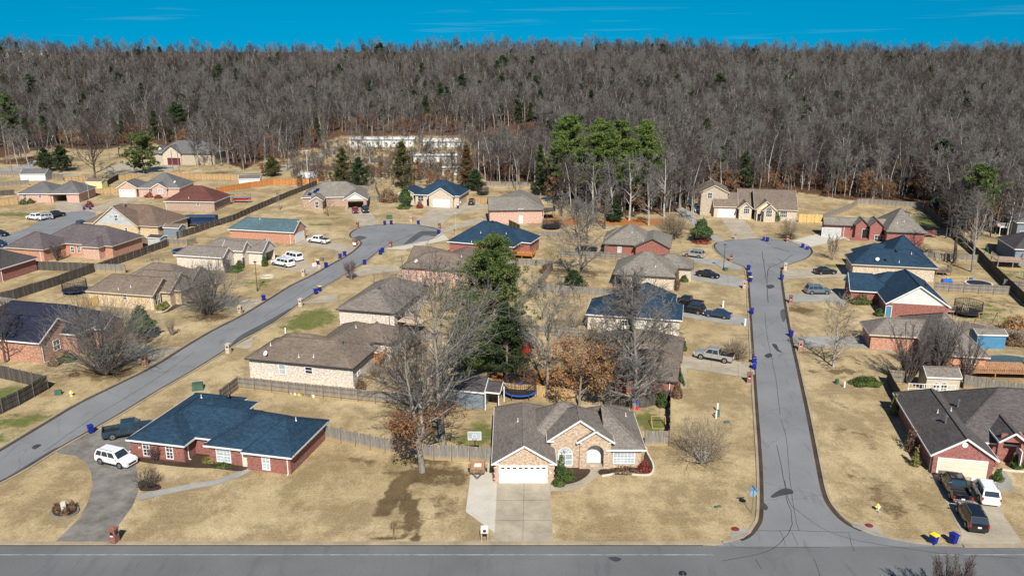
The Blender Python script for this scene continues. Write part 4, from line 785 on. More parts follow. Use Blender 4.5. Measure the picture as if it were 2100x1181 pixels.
h = hs('red_brick_manor', 'dark red brick house with grey brown roof, steep twin entry gables and brick steps', 'house', (1800, 495), -12, 3.1, 'roof_taupe', 'brick_maroon', 'trim_dark', pitch=.62, base=0)
h.wing([(1818, 475.3), (1889, 469.4)], 'x', 'hh', x0=None, d=15); a = h.last
h.wing([(1684, 453), (1724, 462)], 'x', 'gh', x1=a[0] + 6, pitch=.66)
b = h.last
h.wing([(1780, 466)], 'y', 'gh', x0=a[0] - 6.5, x1=a[0] - 3.0, y0=b[2] - 1.2, y1=b[2] + 4, pitch=.95, he=3.5); h.wing([(1780, 466)], 'y', 'gh', x0=a[0] - 3.4, x1=a[0] + .2, y0=b[2] - 2.4, y1=b[2] + 4, pitch=.95, he=3.6); h.done()
h.win(1802, 489, 2.0, 1.6, 3, 2); h.door(1775, 478, 1.6, 2.5, 'black'); h.win(1853, 477, .8, .5, 1, 1); h.quoins(1818, 492, 'siding_white', 2.6); h.vent(1859, 437, 'flue'); h.vent(1840, 458); h.vent(1854, 455); h.garage(1705, 474, 4.4, 2.2, 'siding_grey'); h.spout(1730, 478, h=2.7)
h = hs('blue_cream_house', 'cream brick house with dark blue hip roof beside the black sedan driveway', 'house', (1830, 575), -12, 3.0, 'roof_blue', 'brick_cream', 'trim_tan', pitch=.62)
h.wing([(1746.7, 541.7), (1923.4, 550)], 'x', 'hh', d=8.5); a = h.last
h.wing([(1746, 541)], 'x', 'hh', x0=a[0] + 6, x1=a[1] + .0, y0=a[2] + .6, y1=a[2] + 16.5, pitch=.60)
h.wing([(1746, 541)], 'x', 'hh', x0=a[0] + 2.2, x1=a[0] + 12, y0=a[2] + 6.5, y1=a[2] + 14); h.done(); h.vent(1799, 537, 'dish'); h.vent(1816, 535, 'turbine'); h.vent(1838, 517, 'turbine'); h.vent(1869, 521); h.vent(1844, 538); h.spout(1747, 560, h=2.7); h.spout(1917, 572, h=2.7)
h = hs('white_gable_house', 'brick house with dark blue roof and a broad white gable above a blue porch', 'house', (1880, 655), -12.5, 2.5, 'roof_blue', 'brick_red', 'trim_white', pitch=.62)
h.wing([(1743.5, 595.6), (1836, 599)], 'x', 'gh', x0=None, d=7.5, pitch=.66, gm='siding_blue'); a = h.last
h.wing([(1814.7, 620), (1950.6, 630.4)], 'y', 'gh', d=17, gm='siding_white', pitch=.66); b = h.last
h.wing([(1836, 580)], 'x', 'hh', x0=a[1] - 5, x1=b[1] - 1, y0=a[2] + 1, y1=b[3], pitch=.6); h.done(); h.vent(1870, 558, 'turbine'); h.vent(1899, 587, 'turbine'); h.spout(1817, 640, h=2.7); h.spout(1945, 640, h=2.7); h.door(1822, 637, .9, 2.0, 'siding_blue')
h = hs('brown_hip_house', 'orange brick house with grey brown hip roof behind the upright purple trees', 'house', (1950, 765), -10, 2.5, 'roof_greige', 'brick_orange', 'trim_tan', pitch=.58)
h.wing([(1783, 685.8), (1845, 688)], 'x', 'hh', d=6.5, x1=None, w=12); a = h.last
h.wing([(1953, 729), (2030.6, 732.8)], 'x', 'hh', x0=a[0] + 7, d=18.5, pitch=.40); b = h.last; h.done(); h.win(1992, 745, 1.1, 1.5, 2, 2); h.spout(1783, 705, h=2.6, mat='trim_dark')
# --- big dark roofed house at the right front
h = hs('brown_garage_house', 'red brick house with dark brown roof and cream garage door at right front', 'house', (1970, 975), -11.5, 2.35, 'roof_char', 'brick_maroon', pitch=.66)
h.wing([(1907.6, 930.7), (2049.8, 945)], 'y', 'gh', d=17.5); a = h.last
h.wing([(2000, 850)], 'x', 'hh', x0=a[1] - 3.6, x1=a[1] + 18, y0=a[2] + 4.5, y1=a[2] + 18, pitch=.62); b = h.last
h.wing([(2080, 900)], 'y', 'gh', x0=a[1] + .8, x1=a[1] + 3.9, y0=b[2] - 1.6, y1=b[2] + 5, pitch=.75, he=3.3, nowall=True); e = h.last
h.wing([(2080, 900)], 'y', 'gh', x0=a[1] + 3.8, x1=a[1] + 10.5, y0=b[2] - 1.2, y1=b[2] + 6, pitch=.7, he=2.9)
for x in (e[0] + .35, e[1] - .45): h.W.box((x, e[2] + .6, 1.6), (.5, .5, 3.2), 'brick_maroon')
h.W.box(((e[0] + e[1]) / 2, e[2] + .6, 3.6), (e[1] - e[0] - .6, .3, .9), 'brick_maroon')
h.done(); h.garage(1971, 965, 4.9, 1.95, 'door_cream'); h.win(2090, 934, 1.4, 1.6, 3, 3, glass='glass_pale'); h.vent(1964, 834, 'flue'); h.vent(1939, 867, 'flue'); h.vent(1950, 842); h.vent(1923, 846)
h.part('round_vent', 1979, 912, lambda m: m.cyl((0, 0, 0), (0, -.08, 0), .3, .3, 'trim_white', 18)); plaque(h, 1975, 943)
for x in (1911, 2033): h.quoins(x, 955, 'brick_red', 2.3)
h.spout(1909, 950, h=2.5)
# --- right edge houses
h = hs('deck_edge_house', 'grey sided house with white railed deck cut off at the right edge', 'house', (2105, 495), -12, 4.2, 'roof_grey', 'siding_slate', pitch=.5, base=0)
h.wing([(2083, 455), (2180, 460)], 'x', 'hh', d=10); h.done(); h.win(2096, 480, 1.0, 1.4, 2, 2)
h = hs('grey_edge_house', 'dark grey roofed house at the right edge above the wooden deck', 'house', (2110, 545), -12, 3.6, 'roof_dark', 'siding_slate', pitch=.5, base=0)
h.wing([(2072, 505), (2180, 515)], 'x', 'hh', d=12); h.done()
# --- houses in the woods
h = hs('two_storey_house', 'two storey cream house with grey hip roof, dormer and maroon garage door', 'house', (375, 331), -3, 3.4, 'roof_grey', 'stone_tan', 'trim_dark', pitch=.62, group='houses among the trees', base=0)
h.wing([(322, 313), (440, 316)], 'x', 'hh', d=15, he=4.6); a = h.last
h.wing([(337, 314), (374, 315)], 'y', 'gh', d=9, he=4.6, dy=-1.4, wall='brick_cream', pitch=.8)
h.wing([(325, 304), (337, 304)], 'y', 'gh', d=6, he=6.4, dy=-1.5, wall='siding_white', pitch=.9); h.done(); h.garage(356, 323, 5.5, 3.0, 'door_maroon'); h.win(355, 301, 1.2, 1.6, 2, 2); h.win(333, 300, 1.6, 1.2, 2, 2); h.win(330, 317, 1.6, 1.2, 2, 2)
def mobile(label, L, R, he, d, ang=0, roof='siding_white', wall='siding_white', pitch=.18, name='mobile_home'):
    h = hs(name, label, 'mobile home', ((L[0] + R[0]) / 2, L[1]), ang, he, roof, wall, 'metal_grey', pitch=pitch, group='pale homes among the trees')
    z = h.o.z; h.W.box((0, 0, 0), (.01, .01, .01), wall)
    w = (G(*R) - G(*L)).length
    h.wing([(L[0], L[1])], 'x', 'gg', x0=-w / 2, x1=w / 2, y0=0, y1=d); h.done()
    n = max(2, int(w / 4))
    for i in range(n): h.win(L[0] + (R[0] - L[0]) * (i + .5) / n, L[1] - he * .55 * FPX / (G(*L).y), 1.0, 1.1, 2, 2)
    return h
mobile('long white metal sided home with a dark open bay at its left end', (716, 302), (850, 303), 3.6, 9)
mobile('white home in the woods with stepped pale roofs right of the long white one', (868, 303), (945, 303), 2.8, 8, pitch=.3)
mobile('long white trailer home below the stepped pale one in the woods', (846, 334), (938, 334), 2.9, 5)
mobile('small pale trailer half hidden by trees above the blue roofed house', (906, 359), (941, 359), 2.6, 4)
mobile('white double wide home behind bare trees at the upper left', (94, 291), (158, 298), 3.8, 8, ang=-8, roof='roof_taupe', pitch=.35)
mobile('tiny white roofed house on the far left skyline', (0, 122), (20, 122), 6, 10, pitch=.3)
mobile('tiny pale house on the skyline right of the first one', (55, 123), (72, 124), 6, 9, pitch=.3)
# ------------------------------------------------------------------ sheds and garden buildings
def shed(label, ref, w, d, he, wall, roof, ang=GA, pitch=.5, axis='x', doors=None, trim='trim_white', name='garden_shed'):
    h = House(name, label, 'shed', ref, ang, he, roof, wall, trim, pitch=pitch, go=.12, ov=.15, group='sheds in the back yards')
    h.wing([ref], axis, 'gg', x0=-w / 2, x1=w / 2, y0=0, y1=d); h.done()
    if doors: doors(h)
    return h
shed('white garden shed with slate gable and grey roof by the long back fence', (68, 371), 9, 6, 2.4, 'siding_white', 'roof_grey', 4, doors=None)
shed('small pale yellow shed with brown roof between the orange fences', (193, 387), 6, 3.6, 2.4, 'siding_yellow', 'roof_rust', -6)
shed('long low white shed with grey roof above the orange fence', (512, 377), 7.5, 3.6, 1.7, 'siding_white', 'roof_grey', 8)
shed('slate blue shed with brown roof behind the yellow brick house', (352, 488), 4.6, 3.2, 2.6, 'siding_slate', 'roof_brown', -14)
shed('pale grey shed with dark flat roof next to the slate blue shed', (316, 506), 3.8, 3.0, 2.2, 'siding_grey', 'roof_dark', -16, .25)
def redd(h): h.part('door', 1069, 712, lambda m: m.box((0, -.04, 1.0), (.9, .06, 1.9), 'plastic_red') and None, 0)
shed('small red playhouse with white corner trim under the trees', (1064, 731), 3.6, 2.8, 2.6, 'siding_red', 'roof_greige', -10, .6, 'y', doors=redd, name='playhouse')
def tand(h):
    for x in (1919, 1935): h.win(x, 795, .8, .9, 2, 2, arch=True)
shed('tan shed with grey gable roof and white arched double doors behind the right front house', (1932, 806), 4.6, 3.2, 2.3, 'siding_tan', 'roof_greige', -6, .6, doors=tand)
def blud(h): h.part('skid', 2030, 712, lambda m: [m.box((x, -.1, .05), (.5, .3, .1), 'trim_white') for x in (-1.4, 0, 1.4)] and None, 0)
shed('bright blue shed with white corner boards and grey roof in the right back yard', (2031, 716), 4.6, 3.0, 2.4, 'siding_blue', 'roof_taupe', -4, .35)
def gaz(h): h.win(958, 812, .9, 1.1, 2, 2, glass='glass')
hg = House('pool_house', 'dark brown garden cabin with white fronted open porch beside the big bare trees', 'cabin', (960, 838), -14, 2.5, 'roof_dark', 'siding_slate', 'trim_white', pitch=.6, go=.2, ov=.25, group='sheds in the back yards')
hg.wing([(960, 838)], 'x', 'hg', x0=-4, x1=2.2, y0=0, y1=4.2); hg.wing([(960, 838)], 'x', 'gg', x0=1.6, x1=4.2, y0=.4, y1=3.6, nowall=True, pitch=.55); hg.done()
m = MB()
for x, y in ((4.0, .6), (4.0, 3.4), (2.3, .2)): m.box((x, y, 1.2), (.12, .12, 2.4), 'trim_white')
m.build('porch_post', hg.root)

# ------------------------------------------------------------------ fences
def fence(label, pts, mat='fence_grey', h=1.8, rails=False, group='wooden yard fences', post='fence_brown', step=2.4, gaps=None):
    P = gp(pts); o = P[0]; r_ = random.Random(int(o.x * 7 + o.y)); root = thing('wooden_fence', label, 'fence', o, group=group); pm = []
    for a, b in zip(P, P[1:]):
        L = (b - a).length; n = max(1, round(L / step)); dv = (b - a) / n; ang = math.atan2(dv.y, dv.x)
        for i in range(n):
            q = a + dv * i - o; c = q + dv / 2; hh = h + r_.uniform(-.05, .05); m = MB(); l = dv.length - .1
            m.box((0, 0, hh / 2 + .03), (l, .03, hh), mat)
            k = max(3, int(l / .28))
            for j in range(k): m.box((-l / 2 + l * (j + .5) / k, -.022 if not rails else .022, hh / 2 + .03 + r_.uniform(-.03, .05)), (l / k - .03, .014, hh), mat)
            sd_ = -1 if rails else 1
            for z in (.35, hh * .55, hh - .2): m.box((0, sd_ * .045, z), (l, .04, .09), post if rails else mat)
            e = m.build('fence_panel', root, c, ang)
            m = MB(); m.box((0, sd_ * .03, (h + .1) / 2), (.11, .11, h + .15), post); m.build('fence_post', root, q, ang)
    m = MB(); m.box((0, 0, (h + .1) / 2), (.11, .11, h + .15), post); m.build('fence_post', root, P[-1] - o)
    return root
FN = [('weathered patchy grey fence with posts in front of the white brick house', [(452, 826), (489, 797), (700, 820), (806, 831), (880, 839)], 'fence_grey', 1.8, True),
 ('grey board fence running from the blue roofed house to the basketball hoop', [(667, 901), (700, 909), (790, 929), (890, 944), (963, 946), (1007, 950)], 'fence_grey', 1.9, False),
 ('short grey board fence right of the arched entry house', [(1322, 915), (1370, 915)], 'fence_grey', 2.0, False), ('dark side fence between green yard and tan corner lawn', [(1372, 914), (1374, 822)], 'fence_dark', 1.8, False),
 ('pale fence behind the trampoline and garden cabin', [(960, 800), (1013, 806), (1100, 812), (1180, 822)], 'fence_tan', 1.6, False), ('dark back fence right of the brown leaved oak', [(1240, 832), (1320, 836), (1372, 823)], 'fence_dark', 1.6, False),
 ('grey fence with tidy posts right of the pale brick house', [(768, 700), (777, 697), (842, 701), (905, 706)], 'fence_grey', 1.8, True), ('grey fence crossing behind the slender bare tree', [(1060, 684), (1087, 688), (1150, 693), (1222, 698)], 'fence_grey', 1.8, True),
 ('long sunlit grey fence with yellowed foot beside the speckled brick house', [(1097, 602), (1160, 606), (1220, 610), (1280, 614)], 'fence_grey', 1.9, False), ('diagonal grey fence sloping down right of the tall pine', [(1133, 554), (1097, 602), (1055, 645)], 'fence_grey', 1.8, False),
 ('pale fence behind the orange deck', [(1040, 547), (1119, 550), (1131, 553)], 'fence_grey', 1.8, False), ('grey fence left of the taupe roofed house', [(1145, 529), (1218, 532), (1285, 536)], 'fence_grey', 1.7, True),
 ('short grey fence below the far trampoline', [(1110, 488), (1156, 491)], 'fence_grey', 1.7, False), ('short dark fence against the tall pink brick wall', [(1044, 466), (1066, 477)], 'fence_dark', 2.0, True),
 ('long dark diagonal fence behind the trampoline lawn', [(-20, 626), (30, 614), (110, 588), (194, 558)], 'fence_dark', 1.9, False), ('dark grey fence behind the purple grey house', [(42, 553), (57, 553), (142, 556), (194, 558)], 'fence_dark', 1.9, False),
 ('light grey fence left of the tan brick house roof', [(196, 558), (258, 560)], 'fence_grey', 1.8, False), ('dark fence with pale posts climbing to the grey sheds', [(199, 557), (244, 541), (290, 525), (345, 505)], 'fence_dark', 1.7, True),
 ('grey fence in front of the yellow brick house', [(199, 498), (303, 502)], 'fence_brown', 1.8, True), ('low rail fence beside the grey sheds', [(347, 504), (385, 504), (402, 500)], 'fence_grey', 1.5, True),
 ('very long dark diagonal fence climbing past the teal roofed house', [(363, 490), (400, 479), (440, 465), (477, 454), (514, 437), (554, 420), (591, 404), (622, 392), (650, 380)], 'fence_dark', 1.7, True),
 ('bright orange stained fence behind the red hip roofed house', [(445, 397), (514, 385.5), (560, 379), (611, 378.5), (654, 377)], 'fence_orange', 1.9, False), ('tan board fence below the two storey house', [(345, 363), (400, 368), (460, 370), (512, 371)], 'fence_tan', 1.9, False),
 ('tan fence piece behind the pink gabled house', [(244, 371), (282, 367)], 'fence_tan', 1.9, False), ('dark shaded fence sloping to the yellow shed', [(212, 386), (244, 368)], 'fence_dark', 1.8, False), ('tan fence under the bare tree at upper left', [(133, 374), (176, 371)], 'fence_tan', 1.8, True),
 ('tan fence between carport house and pink house', [(166, 401), (242, 397)], 'fence_tan', 1.9, False), ('tan fence at the left edge beside the carport house', [(-20, 424), (38, 419)], 'fence_tan', 1.9, False), ('grey fence left of the white garden shed', [(-30, 388), (60, 380)], 'fence_grey', 1.9, False),
 ('grey fence along the upper lane', [(-30, 361), (50, 363)], 'fence_grey', 2.0, False), ('grey fence right of the white garden shed', [(88, 365), (130, 369)], 'fence_grey', 2.0, True), ('dark railed fence at the left edge under the grey one', [(-20, 404), (30, 400)], 'fence_dark', 1.7, True),
 ('near black fence around the bright green yard at lower left', [(-30, 768), (0, 775), (68, 791), (99, 798), (40, 831), (-30, 864)], 'fence_dark', 2.0, False), ('new yellow fence between navy roofed and tan houses', [(162, 641), (203, 627)], 'fence_yellow', 1.9, False),
 ('short grey fence at the left edge behind the navy roof', [(-20, 626), (36, 633)], 'fence_grey', 1.8, False), ('grey back fence at the wood edge behind the small trampoline', [(981, 383), (1012, 384), (1088, 386)], 'fence_grey', 1.9, False),
 ('grey fence behind the open garage house', [(719, 391), (768, 394)], 'fence_grey', 1.9, False), ('grey side fence between solar roof and blue roof houses', [(770, 388), (781, 413)], 'fence_grey', 1.8, False), ('short grey fence beside the black pickup driveway', [(752, 416), (782, 413)], 'fence_grey', 1.8, False),
 ('pale green grey fence right of the maroon car', [(956, 414), (1016, 419)], 'fence_tan', 1.8, False), ('grey fence along the woods behind the red brick manor', [(1686, 453), (1742, 432), (1758, 421), (1782, 421), (1891, 429)], 'fence_grey', 1.9, False),
 ('long shadowed dark fence running down the right back yards', [(1893, 431), (1917, 453), (1955, 486), (2003, 527), (2057, 583), (2110, 634)], 'fence_dark', 2.0, False), ('pale fence across the yard of the blue cream house', [(1893, 533), (2003, 538)], 'fence_grey', 1.7, False),
 ('grey fence with dark posts below the round pool', [(1915, 598), (2067, 607)], 'fence_grey', 1.9, True), ('grey fence at the right edge beyond the dark fence', [(2057, 590), (2120, 598)], 'fence_grey', 1.7, True), ('weathered fence behind the bright blue shed', [(1973, 681), (2012, 690), (2110, 706)], 'fence_grey', 1.9, False),
 ('low fence in front of the far right houses', [(2020, 513), (2076, 519)], 'fence_grey', 1.6, True), ('dark side fence left of the right front house', [(1818, 783), (1841, 826), (1868, 872)], 'fence_dark', 1.9, False), ('short grey fence joining the dark side fence', [(1821, 785), (1851, 788)], 'fence_grey', 1.9, True),
 ('grey fence behind the big dark brown roof', [(1975, 797), (2110, 818)], 'fence_grey', 2.0, False), ('yellow new fence beside the stone tower house', [(1637, 456), (1686, 458)], 'fence_yellow', 2.3, False), ('short fence and gate between white and pale brick houses', [(764, 688), (780, 676)], 'fence_brown', 1.8, True)]
for f_ in FN: fence(*f_)
m = MB()
for i in range(14): m.box((i * .45, 0, 1.7), (.05, .03, .7), 'trim_white'); 
m.box((3, 0, 2.05), (6.3, .05, .08), 'trim_white'); m.box((3, 0, 1.35), (6.3, .05, .08), 'trim_white')
for x in (0, 2, 4, 6): m.box((x, 0, 1.0), (.1, .1, 2.0), 'trim_white')
tag(m.build('lattice_screen', None, G(1860, 815), math.radians(-6)), 'white lattice screen behind the big dark brown roof', 'lattice')

# ------------------------------------------------------------------ vehicles
def loft(m, st, mat, closed=True):
    """st: list of (x, [(y,z)...]) half sections from the bottom centre outwards to the top centre, mirrored"""
    rings = []
    for x, sec in st:
        full = [(x, y, z) for y, z in sec] + [(x, -y, z) for y, z in sec[::-1]]; rings.append(full)
    i0 = len(m.v); n = len(rings[0]); k = m.mi(mat)
    for r in rings: m.v += r
    for a in range(len(rings) - 1):
        for j in range(n):
            q = (j + 1) % n; m.f.append((i0 + a * n + j, i0 + a * n + q, i0 + (a + 1) * n + q, i0 + (a + 1) * n + j)); m.m.append(k)
    m.f.append(tuple(i0 + j for j in range(n))[::-1]); m.m.append(k); m.f.append(tuple(i0 + (len(rings) - 1) * n + j for j in range(n))); m.m.append(k)
SPEC = {  # lower body: x, top z, half width ; cabin: base front, roof front, roof rear, base rear, shoulder z, roof z
 'sedan': dict(L=4.85, W=.92, body=[(-2.42, .78, .78), (-2.3, .95, .86), (-1.7, 1.0, .92), (1.0, .94, .92), (1.9, .80, .90), (2.3, .66, .82), (2.42, .52, .70)], cab=(1.1, .35, -.95, -1.8, .93, 1.44), wb=1.4, r=.33),
 'suv': dict(L=4.8, W=.96, body=[(-2.38, 1.0, .84), (-2.25, 1.08, .92), (0, 1.06, .96), (1.2, 1.04, .95), (2.0, .96, .92), (2.3, .82, .86), (2.4, .6, .76)], cab=(1.2, .55, -1.95, -2.3, 1.04, 1.72), wb=1.42, r=.36),
 'long': dict(L=5.7, W=1.02, body=[(-2.85, 1.08, .92), (-2.7, 1.15, 1.0), (0, 1.15, 1.02), (1.4, 1.12, 1.01), (2.5, 1.06, .98), (2.78, .9, .92), (2.85, .65, .84)], cab=(1.45, .85, -2.45, -2.72, 1.13, 1.88), wb=1.75, r=.4),
 'pickup': dict(L=5.85, W=1.0, body=[(-.98, 1.16, 1.0), (1.5, 1.14, 1.0), (2.5, 1.08, .97), (2.82, .95, .92), (2.92, .66, .86)], cab=(1.5, .85, -.75, -.95, 1.14, 1.88), wb=1.8, r=.41),
 'van': dict(L=5.4, W=1.0, body=[(-2.7, 1.1, .95), (-2.6, 1.15, 1.0), (1.2, 1.12, 1.0), (2.3, 1.0, .95), (2.65, .8, .88), (2.7, .6, .8)], cab=(1.7, 1.0, -2.5, -2.65, 1.12, 1.95), wb=1.6, r=.37)}
def make_vehicle(kind, pm, cover=None, name='parked_car', open_bed=True):
    S = SPEC[kind]; W = S['W']; root = bpy.data.objects.new(name, None); COL.objects.link(root)
    b = MB(); zb = .28 if kind in ('sedan', 'suv') else .38
    loft(b, [(x, [(0, zb), (w * .93, zb), (w, zb + .18), (w, z * .62 + .1), (w * .975, z - .03), (w * .86, z), (0, z + .025)]) for x, z, w in S['body']], pm)
    if kind == 'pickup':
        loft(b, [(x, [(0, zb), (W * .93, zb), (W, zb + .18), (W, .62), (W, .7), (W - .1, .74), (0, .74)]) for x in (-2.9, -.98)], pm)
        for s_ in (-1, 1): b.box((-1.95, s_ * (W - .06), .93), (1.94, .12, .48), pm)
        b.box((-2.86, 0, .93), (.1, 2 * W - .04, .48), pm); b.box((-2.93, 0, .55), (.16, 2 * W - .15, .18), 'metal_grey')
    xf, rf, rr, xr, zs, zr = S['cab']; wc = W * .93; wr = W * .76
    # greenhouse: pillars and roof painted, glass panels slightly proud
    A = [(xf, wc, zs - .02), (xr, wc * .97, zs - .02)]; B = [(rf, wr, zr), (rr, wr, zr)]
    i0 = len(b.v); b.v += [(xf, wc, zs - .03), (xr, wc, zs - .03), (xr, -wc, zs - .03), (xf, -wc, zs - .03), (rf, wr, zr - .03), (rr, wr, zr - .03), (rr, -wr, zr - .03), (rf, -wr, zr - .03), (rf - .15, wr * .8, zr + .03), (rr + .15, wr * .8, zr + .03), (rr + .15, -wr * .8, zr + .03), (rf - .15, -wr * .8, zr + .03)]
    for f_ in ((0, 1, 5, 4), (1, 2, 6, 5), (2, 3, 7, 6), (3, 0, 4, 7), (4, 5, 9, 8), (5, 6, 10, 9), (6, 7, 11, 10), (7, 4, 8, 11), (8, 9, 10, 11)): b.f.append(tuple(i0 + q for q in f_[::-1])); b.m.append(b.mi(pm))
    for x in (S['wb'], -S['wb']):
        for s_ in (-1, 1): b.cyl((x, s_ * (W - .2), S['r'] + .02), (x, s_ * (W + .006), S['r'] + .02), S['r'] + .08, S['r'] + .08, 'black', 18)
    for x in ((1.15, .1, -.85) if kind != 'pickup' else (1.3, .25, -.8)):
        for s_ in (-1, 1): b.box((x, s_ * (W - .002), zb + .42), (.02, .012, .55), 'black'); b.box((x - .18, s_ * (W + .008), zb + .62), (.16, .02, .03), 'metal_grey')
    for s_ in (-1, 1): b.box((0, s_ * (W - .01), zb + .06), (S['wb'] * 2 - 1.0, .06, .14), 'black')
    bo = b.build('body', root, smooth=False)
    def quad(P, o_, mat='glass'):
        P = [Vector(p) for p in P]; n = (P[1] - P[0]).cross(P[2] - P[0]).normalized(); c = sum(P, Vector()) / 4
        if n.dot(c - Vector(((xf + xr) / 2, 0, (zs + zr) / 2))) < 0: n = -n
        g = MB(); g.poly([p + n * .012 for p in P], mat); g.build(o_, root)
    def lerp(a, b_, t): return [a[i] + (b_[i] - a[i]) * t for i in range(3)]
    e = .1
    def panel(a, b_, c, d, nm_, u0=.06, u1=.94, v0=.1, v1=.88):
        P = [lerp(lerp(a, b_, u), lerp(d, c, u), v) for u, v in ((u0, v0), (u1, v0), (u1, v1), (u0, v1))]; quad(P, nm_)
    for s_ in (1, -1):
        a, b_, c, d = (xf, s_ * wc, zs - .03), (xr, s_ * wc, zs - .03), (rr, s_ * wr, zr - .03), (rf, s_ * wr, zr - .03)
        if kind == 'pickup': panel(a, b_, c, d, 'side_window', .12, .52); panel(a, b_, c, d, 'side_window', .56, .93)
        elif kind == 'sedan': panel(a, b_, c, d, 'side_window', .14, .5); panel(a, b_, c, d, 'side_window', .54, .88)
        else: panel(a, b_, c, d, 'side_window', .1, .38); panel(a, b_, c, d, 'side_window', .41, .68); panel(a, b_, c, d, 'side_window', .71, .95)
    panel((xf, -wc, zs - .03), (xf, wc, zs - .03), (rf, wr, zr - .03), (rf, -wr, zr - .03), 'windscreen', .05, .95, .06, .94)
    panel((xr, -wc, zs - .03), (xr, wc, zs - .03), (rr, wr, zr - .03), (rr, -wr, zr - .03), 'rear_window', .08, .92, .15, .88)
    for x in (S['wb'], -S['wb']):
        for s_ in (-1, 1):
            w_ = MB(); w_.cyl((0, -.12, 0), (0, .12, 0), S['r'], S['r'], 'tyre', 20); t = w_.build('tyre', root, (x, s_ * (W - .10), S['r']))
            q = MB(); q.cyl((0, s_ * .11, 0), (0, s_ * .135, 0), S['r'] * .66, S['r'] * .6, 'rim', 10); q.cyl((0, s_ * .13, 0), (0, s_ * .14, 0), S['r'] * .2, S['r'] * .2, 'black', 8); q.build('rim', t)
    fx, fz = S['body'][-1][0], S['body'][-2][1]; rx = -2.93 if kind == 'pickup' else S['body'][0][0]
    for s_ in (-1, 1):
        q = MB(); q.box((fx - .1, s_ * (W - .26), fz - .12), (.16, .34, .15), 'light_clear'); q.build('headlight', root)
        q = MB(); q.box((rx + .05, s_ * (W - .14), .88), (.12, .16 if kind != 'sedan' else .34, .30 if kind != 'sedan' else .13), 'light_red'); q.build('tail_light', root)
        q = MB(); q.box((xf - .15, s_ * (W + .1), zs + .1), (.12, .2, .14), pm); q.build('mirror', root)
    q = MB(); q.box((fx - .02, 0, .52), (.08, W * 1.1, .22), 'black'); q.build('grille', root)
    q = MB(); q.box((rx - .02, 0, .75), (.03, .34, .16), 'pipe_white'); q.build('number_plate', root)
    if kind in ('suv', 'long'):
        for s_ in (-1, 1): q = MB(); q.bar((rf - .3, s_ * wr * .9, zr + .08), (rr + .3, s_ * wr * .9, zr + .08), .04, .04, 'metal_grey'); q.build('roof_rail', root)
    if kind == 'pickup':
        q = MB()
        if cover: q.box((-1.95, 0, 1.18), (1.9, 1.86, .05), cover); q.build('bed_cover', root)
        else: q.box((-1.95, 0, .77), (1.8, 1.7, .03), 'black'); q.build('bed_liner', root)
    return root
def place_v(kind, pm, label, rear, front, side, name='parked_car', cat='car', cover=None, centre=False):
    """rear, front: photo pixels of the near side wheels where they touch the ground; side: which side of it is seen"""
    a, b = G(*rear), G(*front); hd = math.atan2(b.y - a.y, b.x - a.x); c = (a + b) / 2
    if not centre:
        s_ = 1 if side == 'r' else -1; c += Vector((-math.sin(hd), math.cos(hd), 0)) * (SPEC[kind]['W'] - .1) * s_
    r = make_vehicle(kind, pm, cover, name); r.location = (c.x, c.y, terrain(c.x, c.y) + .03); r.rotation_euler = (0, 0, hd); tag(r, label, cat, 'cars and trucks parked at the houses'); return r
PK, SU = 'pickup_truck', 'parked_suv'
